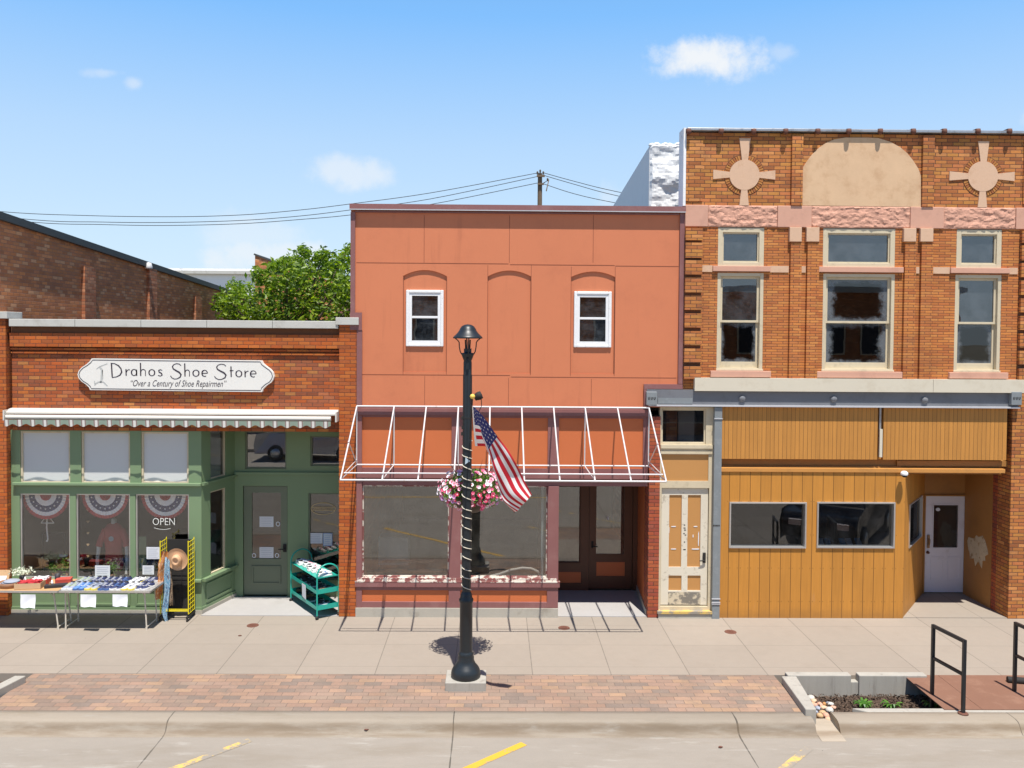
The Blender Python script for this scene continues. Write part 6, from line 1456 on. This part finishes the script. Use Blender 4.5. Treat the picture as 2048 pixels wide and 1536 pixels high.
def scarf(pts, m2, label, amp=.02, Y=-.30, fr=8, nm='scarf'):
    mb = MB(); mb.smooth = True; NZ = 34; NX = 18; vs = []
    for j in range(NZ + 1):
        t = j / NZ
        a = lerp_tab([p[0] for p in pts], [Vector((p[1], p[2], p[3])) for p in pts], t)     # y px, x0 px, x1 px
        L = at(a.y, a.x, Y); R_ = at(a.z, a.x, Y)
        for i in range(NX + 1):
            u = i / NX; vs.append((L.x + (R_.x - L.x) * u + .006 * math.sin(t * 20 + u * 5), Y + amp * math.sin(u * fr + t * 3) + .01 * math.sin(t * 14), L.z))
    mb.add(vs, [(j * (NX + 1) + i, j * (NX + 1) + i + 1, (j + 1) * (NX + 1) + i + 1, (j + 1) * (NX + 1) + i) for j in range(NZ) for i in range(NX)])
    return tag(mb.build(nm, m2), label, 'scarf', 'scarves on the display rack')
def patterned(name, c1, c2, c3, sc):
    m, t, b = mat(name); p = pos(t); n = t.noise(t.vm('MULTIPLY', p, (2.6, 1, 1)), sc, 5, .7)
    t.put(b.inputs['Base Color'], t.ramp(n, [(0, c1), (.42, c1), (.5, c2), (.58, c3), (1, c1)])); b.inputs['Roughness'].default_value = .9; return m
scarf([(0, 1103, 323, 335), (.3, 1130, 316, 332), (.6, 1160, 313, 328), (1, 1199, 310, 324)], patterned('orange_scarf', (.60, .25, .07), (.35, .12, .05), (.7, .45, .25), 16), 'orange patterned scarf at the left of the display rack', .03)
scarf([(0, 1104, 325, 333), (.25, 1125, 324, 339), (.6, 1180, 325, 340), (.85, 1225, 324, 336), (1, 1243, 329, 338)], patterned('blue_scarf', (.08, .28, .46), (.45, .6, .68), (.05, .1, .22), 18), 'long blue patterned scarf hanging nearly to the ground', .03, -.27)
scarf([(0, 1130, 331, 340), (.5, 1165, 335, 345), (1, 1211, 338, 347)], patterned('brown_scarf', (.16, .1, .07), (.4, .3, .2), (.08, .06, .05), 18), 'brown patterned scarf beside the blue one on the rack', .02, -.22)
# ---- teal rolling rack
P0 = gr(634, 1240); P1 = gr(674, 1229); Pf = gr(582, 1203)
lx_ = (Vector((Pf.x, Pf.y)) - Vector((P0.x, P0.y))); Lr = lx_.length; dX = lx_.normalized(); dW = Vector((-dX.y, dX.x)) * -1
Wr = abs((Vector((P1.x, P1.y)) - Vector((P0.x, P0.y))).dot(dW)); 
ang = math.atan2(dX.y, dX.x)
tk = empty('shoe_rack', 'teal rolling shoe rack with arched ends in the shop doorway', 'rack', (0, 0, 0))
# local frame: x along the rack (near -> far), y = -width
H = .98
def lb(nm, pts, r_, m_='teal', par=tk): mb = MB(); mb.tube(pts, r_, 8); return mb.build(nm, m_, par)
for x in (0, Lr):
    pts = [(x, 0, .07), (x, 0, H - Wr / 2)] + [(x, -Wr / 2 + Wr / 2 * math.cos(a), H - Wr / 2 + Wr / 2 * math.sin(a)) for a in [math.pi * k / 12 for k in range(1, 12)]] + [(x, -Wr, H - Wr / 2), (x, -Wr, .07)]
    lb('end_arch', pts, .014)
for z_, nm in ((.17, 'bottom_shelf'), (.46, 'middle_shelf')):
    mb = MB(); mb.box(0, Lr, -Wr, 0, z_ - .004, z_); 
    mb.box(0, Lr, -.006, 0, z_, z_ + .06); mb.box(0, Lr, -Wr, -Wr + .006, z_, z_ + .06); mb.box(-.004, .002, -Wr, 0, z_, z_ + .085); mb.box(Lr - .002, Lr + .004, -Wr, 0, z_, z_ + .085)
    mb.build(nm, 'teal', tk)
mb = MB(); zt3 = .74; mb.box(.01, Lr - .01, -Wr + .01, -.01, zt3 - .004, zt3); mb.box(-.004, .002, -Wr, 0, zt3 - .0, zt3 + .02); mb.box(Lr - .002, Lr + .004, -Wr, 0, zt3, zt3 + .02); mb.build('top_shelf', 'teal', tk)
for x in (0, Lr):
    for y in (0, -Wr): mb = MB(); mb.M = Matrix.Translation((x, y, .032)) @ Matrix.Rotation(math.pi / 2, 4, 'Y'); mb.lathe([(0, -.012), (.032, -.012), (.032, .012), (0, .012)], 14); mb.build('caster', 'rubber', tk)
RM = Matrix.Translation((P0.x, P0.y, .0)) @ Matrix.Rotation(ang, 4, 'Z')
if (RM.to_3x3() @ Vector((0, -1, 0))).x < 0: print('RACKDIR')
tk.location = (P0.x, P0.y, 0); tk.rotation_euler = (0, 0, ang)
rsh = [('whiteshoe', 'sole', 'pink', 'white and pink'), ('blackbox', 'sole', 'greyshoe', 'black, white-soled'), ('brownf', 'blackbox', 'card', 'brown and black'), ('whiteshoe', 'sole', 'blueshoe', 'white and blue')]
b0 = len(proto)
for q in rsh: proto.append(shoe_mesh(*q[:3]))
kinds += rsh
lv = [('top', zt3, [3, 3, 0, 0, 0, 0, 3, 3]), ('middle', .46, [2, 1, 1, 1, 1, 1, 2]), ('bottom', .17, [3, 1, 1, 2, 1, 2])]
for nm, z_, ks in lv:
    n = len(ks)
    for i, k in enumerate(ks):
        x = .09 + (Lr - .18) * i / (n - 1); p = RM @ Vector((x, -Wr / 2 + rnd.uniform(-.03, .03), z_ + .001))
        o_ = ['nearest', 'second from the near end', 'third from the near end', 'fourth from the near end', 'third from the far end', 'second from the far end', 'farthest', 'x']
        if n == 8: w_ = ['nearest', 'second nearest', 'third nearest', 'fourth nearest', 'fourth farthest', 'third farthest', 'second farthest', 'farthest'][i]
        elif n == 7: w_ = ['nearest', 'second nearest', 'third nearest', 'midmost', 'third farthest', 'second farthest', 'farthest'][i]
        else: w_ = ['nearest', 'second nearest', 'third nearest', 'third farthest', 'second farthest', 'farthest'][i]
        put_shoe(b0 + k, p, ang + math.radians(-90 + rnd.uniform(-8, 8)) if False else ang - math.pi / 2 + rnd.uniform(-.15, .15), f'{rsh[k][3]} shoe, {w_} on the {nm} shelf of the teal rack', 'shoes on the teal rack')
q = RM @ Vector((.55, .02, .40)); mb = MB(); mb.M = RM; mb.poly_xz([(.50, .50), (.68, .50), (.66, .26), (.49, .24)], .012, .016)
tag(mb.build('price_sheet', 'paper'), 'white sheet hanging from the middle shelf of the teal rack', 'notice')

# ================================================================ SHOP WINDOW CONTENTS AND NOTICES
for i, (x0, x1, lbl) in enumerate(((44, 138, 'left red white and blue bunting fan in the shop window'), (164, 256, 'middle red white and blue bunting fan in the shop window'), (283, 377, 'right red white and blue bunting fan in the shop window'))):
    Yb = .27; a = at(x0, 992, Yb); b = at(x1, 992, Yb); cx_, r_ = (a.x + b.x) / 2, (b.x - a.x) / 2; ct = a.z + .02
    mb = MB(); n = 40; rings = [(0, 0), (.26, 1), (.5, 2), (.70, 3), (.86, 1)]
    RR = [0, .24, .46, .72, .88, 1.02]
    CO = [0, 2, 1, 2, 0]
    for k in range(5):
        mb.cur = CO[k]
        for j in range(n):
            a0 = math.pi + math.pi * j / n; a1 = math.pi + math.pi * (j + 1) / n
            y0_ = Yb + .012 * (j % 2); y1_ = Yb + .012 * ((j + 1) % 2)
            f = lambda r__, an, yy: (cx_ + r_ * r__ * math.cos(an), yy, ct + r_ * r__ * 1.02 * math.sin(an))
            mb.quad(f(RR[k], a0, y0_), f(RR[k + 1], a0, y0_), f(RR[k + 1], a1, y1_), f(RR[k], a1, y1_))
    mb.cur = 2
    for j in range(9):
        an = math.pi + math.pi * (j + .5) / 9; sx_, sz_ = cx_ + r_ * .59 * math.cos(an), ct + r_ * .6 * math.sin(an)
        mb.add([(sx_ + (.022 if q % 2 == 0 else .009) * math.sin(q * math.pi / 5), Yb - .004, sz_ + (.022 if q % 2 == 0 else .009) * math.cos(q * math.pi / 5)) for q in range(10)], [tuple(range(10))])
    tag(mb.build('bunting', ['red', 'navy', 'whitef']), lbl, 'bunting', 'bunting fans in the shop windows')
# mannequin with red shirt
mc = at(228, 1100, .75); mn = empty('mannequin', 'white mannequin torso in a red shirt behind the middle shop window', 'mannequin', (mc.x, .75, zs - .1))
zz0 = at(228, 1138, .75).z; zz1 = at(228, 1045, .75).z; hh = zz1 - zz0
mb = MB(); mb.lathe([(0, zz0 - .02), (.15, zz0), (.16, zz0 + .1 * hh), (.14, zz0 + .4 * hh), (.17, zz0 + .7 * hh), (.18, zz0 + .85 * hh), (.12, zz0 + .95 * hh), (.05, zz0 + 1.0 * hh)], 20, (mc.x, .75, 0), sx=1.1, sy=.65)
for s_ in (-1, 1): mb.tube([(mc.x + s_ * .15, .75, zz0 + .85 * hh), (mc.x + s_ * .24, .72, zz0 + .62 * hh), (mc.x + s_ * .26, .70, zz0 + .5 * hh)], [.065, .06, .06], 12)
mb.build('shirt', 'shirt', mn)
mb = MB(); mb.lathe([(.05, zz1 - .02), (.045, zz1 + .07), (.0, zz1 + .09)], 14, (mc.x, .75, 0))
for s_ in (-1, 1): mb.tube([(mc.x + s_ * .26, .70, zz0 + .52 * hh), (mc.x + s_ * .28, .68, zz0 + .2 * hh), (mc.x + s_ * .27, .64, zz0 - .12)], [.038, .032, .022], 10)
mb.build('body', 'skinw', mn)
mb = MB(); mb.add([(mc.x + .05 * math.cos(i * .63), .63, zz0 + .68 * hh + .05 * math.sin(i * .63)) for i in range(10)], [tuple(range(10))]); mb.build('shirt_print', 'greyshoe', mn)
# OPEN lettering on the glass
q = at(328, 1050, .14); mb = MB(); text_into(mb, 'OPEN', q.x, q.z, .136, .19, width=.40, bold=-.01)
ribbon(mb, [(q.x - .18 + .03 * k, q.z - .05 - .03 * math.sin(k * .28)) for k in range(11)], .008, .136); tag(mb.build('open_sign', 'silverl'), 'silver OPEN lettering on the right shop window', 'sign')
# gilt oval
q = at(646, 1018, YB + .01); mb = MB(); ribbon(mb, [(q.x + .235 * math.cos(i * math.pi / 24), q.z + .115 * math.sin(i * math.pi / 24)) for i in range(48)], .011, YB + .036, True)
ribbon(mb, [(q.x - .22, q.z + .03), (q.x + .22, q.z + .03)], .01, YB + .036); ribbon(mb, [(q.x - .22, q.z - .03), (q.x + .22, q.z - .03)], .01, YB + .036)
text_into(mb, 'DRAHOS SHOE STORE', q.x, q.z - .018, YB + .036, .052, width=.40); tag(mb.build('oval_window_sign', 'gilt'), 'gilt oval lettered sign on the glass right of the green door', 'sign')
for (a, b, c, d, Y, m_, lbl) in ((519, 1033, 547, 1054, YB + .04, 'paper', 'upper white notice on the glass of the green door'), (519, 1094, 547, 1116, YB + .04, 'paper', 'lower white notice on the glass of the green door'),
    (617, 1066, 645, 1087, YB + .03, 'paper', 'white sheet at the lower left of the side light'), (646, 1066, 665, 1092, YB + .03, 'paper', 'blue-bordered certificate on the side light glass'),
    (190, 1131, 220, 1155, .13, 'paper', 'white notice low on the middle shop window'), (293, 1094, 319, 1118, .13, 'paper', 'white notice on the right shop window'), (285, 1131, 308, 1149, .16, 'paper', 'small pale notice low in the right shop window')):
    q = R(a, b, c, d, Y); mb = MB(); mb.box(q[0], q[1], Y, Y + .003, q[2], q[3]); mb.cur = 1
    if 'certificate' in lbl: mb.frame(q[0] + .004, q[1] - .004, q[2] + .004, q[3] - .004, Y - .002, Y - .0005, .008)
    n = 5
    for k in range(n):
        zk_ = q[2] + (q[3] - q[2]) * (k + 1) / (n + 1); mb.box(q[0] + .03, q[1] - .03 - .02 * (k % 2), Y - .002, Y - .0005, zk_ - .002, zk_ + .002)
    tag(mb.build('paper_notice', [m_, 'greyshoe' if 'certificate' not in lbl else 'blueshoe']), lbl, 'notice')
for px, py, lbl in ((556, 1048, 'upper round sticker beside the notice on the green door'), (508, 1111, 'lower left round sticker on the green door glass'), (554, 1111, 'lower right round sticker on the green door glass')):
    q = at(px, py, YB + .04); mb = MB(); ribbon(mb, [(q.x + .035 * math.cos(i * .52), q.z + .04 * math.sin(i * .52)) for i in range(12)], .016, YB + .04, True); tag(mb.build('sticker', 'paper'), lbl, 'sticker')
# other things in the windows
q = at(95, 1044, .5); lp_ = empty('hanging_bell', 'small white wire bell with ribbon hanging in the left shop window', 'ornament', tuple(q))
mb = MB(); mb.tube([(q.x - .03, .5, q.z + .1), (q.x - .12, .5, q.z - .02)], .008, 6); mb.tube([(q.x + .03, .5, q.z + .1), (q.x + .12, .5, q.z - .02)], .008, 6); mb.tube([(q.x - .12, .5, q.z - .02), (q.x + .12, .5, q.z - .02)], .01, 6); mb.build('frame', 'whitef', lp_)
mb = MB(); mb.tube([(q.x, .49, q.z + .1), (q.x - .01, .49, q.z - .1), (q.x + .01, .49, q.z - .32), (q.x - .01, .49, q.z - .36)], [.012, .015, .012, .02], 6); mb.build('ribbon', 'whitef', lp_)
a = at(83, 1065, .9); b = at(130, 1145, .9); mb = MB(); mb.frame(a.x, b.x, b.z, a.z, .9, .92, .025); tag(mb.build('picture_easel', 'blackm'), 'black square frame standing inside the left shop window', 'frame')
a = at(50, 1075, 1.0); b = at(75, 1130, 1.0); mb = MB(); mb.box(a.x, b.x, 1.0, 1.04, b.z - .1, a.z); tag(mb.build('tan_board', 'goldt'), 'ochre board leaning inside the left shop window', 'board')
a = at(257, 1073, .8); b = at(292, 1150, .8); mb = MB(); mb.box(a.x, b.x, .8, .83, b.z, a.z); tag(mb.build('green_panel', 'green'), 'pale green panel standing between the middle and right windows', 'board')
zdk = zs - .12
r = random.Random(14)
def plantlet(px, Y, h, lbl):
    c = at(px, 1140, Y); e = empty('potted_plant', lbl, 'plant', (c.x, Y, zdk)); mb = MB(); mb.lathe([(0, 0), (.04, 0), (.055, .09), (0, .09)], 12, (c.x, Y, zdk + .002)); mb.build('pot', 'hatband', e)
    mb = MB()
    for i in range(220): leaf_quad(mb, Vector((c.x, Y, zdk + .1 + h * .5)) + Vector((r.gauss(0, .05), r.gauss(0, .05), r.gauss(0, h * .3))), .022, r)
    mb.build('leaves', 'pleaf', e)
plantlet(225, .5, .22, 'leafy plant on the display deck of the middle window'); plantlet(132, .55, .3, 'leafy plant at the right of the left shop window'); plantlet(110, .6, .16, 'low plant on the deck of the left shop window')
for i, (px, Y, m_, k, lbl) in enumerate(((178, .4, 'straw', 2, 'tan shoe left on the deck of the middle window'), (186, .45, 'red', 0, 'pink-trimmed shoe on the deck of the middle window'), (240, .42, 'blackbox', 1, 'black shoe right on the deck of the middle window'), (118, .42, 'straw', 2, 'tan shoe on the deck of the left window'), (330, .42, 'blackbox', 1, 'black shoe on the deck of the right window'))):
    c = at(px, 1150, Y); put_shoe(b0 + k, (c.x, Y, zdk + .002), r.uniform(-2.6, -2.2), lbl, 'shoes in the shop windows')
for i in range(5):
    q = at(176, 1020 + i * 23, .45); mb = MB(); mb.poly_xz([(q.x, q.z - .03), (q.x + .03, q.z + .005), (q.x + .016, q.z + .025), (q.x, q.z + .012), (q.x - .016, q.z + .025), (q.x - .03, q.z + .005)], .445, .45); tag(mb.build('heart_ornament', 'card'), f'{["topmost", "second", "middle", "fourth", "lowest"][i]} tan heart of the string in the middle shop window', 'ornament', 'hearts on a string in the window')

# ================================================================ ACROSS THE STREET (seen only in the glass)
op = empty('opposite_building', 'brick shop row across the street, reflected in the windows', 'building', (0, -28.5, 0))
mb = MB(); hs = []
for i in range(9):
    x = -20 + i * 4.6; hs.append((x, x + 3.4, .6, 3.0)); hs.append((x + .3, x + 1.3, 4.2, 6.0)); hs.append((x + 2.1, x + 3.1, 4.2, 6.0))
mb.box(-24, 24, -40, -28.3, 0, 7.4); mb.build('wall', 'brick_side', op)
for a, b, c, d in hs: mb = MB(); mb.frame(a, b, c, d, -28.3, -28.24, .08); w_ = mb.build('window', 'cream', op); mb = MB(); mb.box(a + .08, b - .08, -28.29, -28.27, c + .08, d - .08); mb.build('pane', 'blackbox', w_)
mb = MB(); mb.box(-24.2, 24.2, -40, -28.0, 7.4, 7.7); mb.build('cornice', 'coping', op)
def car(loc, rz, body, label, name='parked_car'):
    e = empty(name, label, 'car', (0, 0, 0)); mb = MB()
    prof = [(-2.2, .35), (-2.25, .75), (-2.1, .95), (-1.2, 1.02), (-.55, 1.5), (.9, 1.55), (1.6, 1.15), (2.15, 1.05), (2.25, .7), (2.2, .35)]
    n = len(prof); vs = []
    for s_ in (-1, 1):
        for x, z in prof: vs.append((x, s_ * (.9 if z < 1.1 else .68), z))
    mb.smooth = False
    mb.add(vs, [tuple(range(n)), tuple(range(2 * n - 1, n - 1, -1))] + [(i, (i + 1) % n, n + (i + 1) % n, n + i) for i in range(n)]); mb.build('body', body, e, .06)
    mb = MB(); mb.add([(-1.12, -.72, 1.05), (-1.12, .72, 1.05), (-.6, .62, 1.46), (-.6, -.62, 1.46)], [(0, 1, 2, 3)]); mb.add([(1.55, -.72, 1.2), (1.55, .72, 1.2), (.98, .62, 1.5), (.98, -.62, 1.5)], [(0, 1, 2, 3)])
    for v in range(8): mb.v[v] = mb.v[v] + Vector((-.02 if v < 4 else .02, 0, .03))
    for s_ in (-1, 1): mb.add([(-.95, s_ * .86, 1.08), (1.35, s_ * .86, 1.12), (.9, s_ * .72, 1.48), (-.5, s_ * .72, 1.45)], [(0, 1, 2, 3)])
    mb.build('windows', 'g_dark', e)
    for x in (-1.4, 1.4):
        for s_ in (-1, 1):
            mb = MB(); mb.M = Matrix.Translation((x, s_ * .82, .33)) @ Matrix.Rotation(math.pi / 2, 4, 'X'); mb.lathe([(0, -.11), (.28, -.11), (.33, -.08), (.33, .08), (.28, .11), (0, .11)], 24); w_ = mb.build('wheel', 'rubber', e)
            mb = MB(); mb.M = Matrix.Translation((x, s_ * .82, .33)) @ Matrix.Rotation(math.pi / 2, 4, 'X'); mb.lathe([(0, -.115), (.2, -.115), (.2, .115), (0, .115)], 18); mb.build('rim', 'alu', w_)
    for s_ in (-1, 1): mb = MB(); mb.box(-2.27, -2.2, s_ * .55 - .15, s_ * .55 + .15, .68, .82); mb.build('headlight', 'whitef', e)
    place(e, loc, rz); return e
M['carblack'] = paint('black_car_paint', (.012, .013, .018), .12, .05, 9, bs=0); M['carsilver'] = paint('silver_car_paint', (.45, .46, .48), .25, .05, 9, metal=.5, bs=0)
car((9.1, -6.7, -.146), math.radians(-55), 'carblack', 'black car parked nose-in at the kerb right of the picture, mirrored in the boarded window')
car((-7.6, -18.2, -.146), math.radians(180), 'carsilver', 'silver car across the street, mirrored in the shop transom')
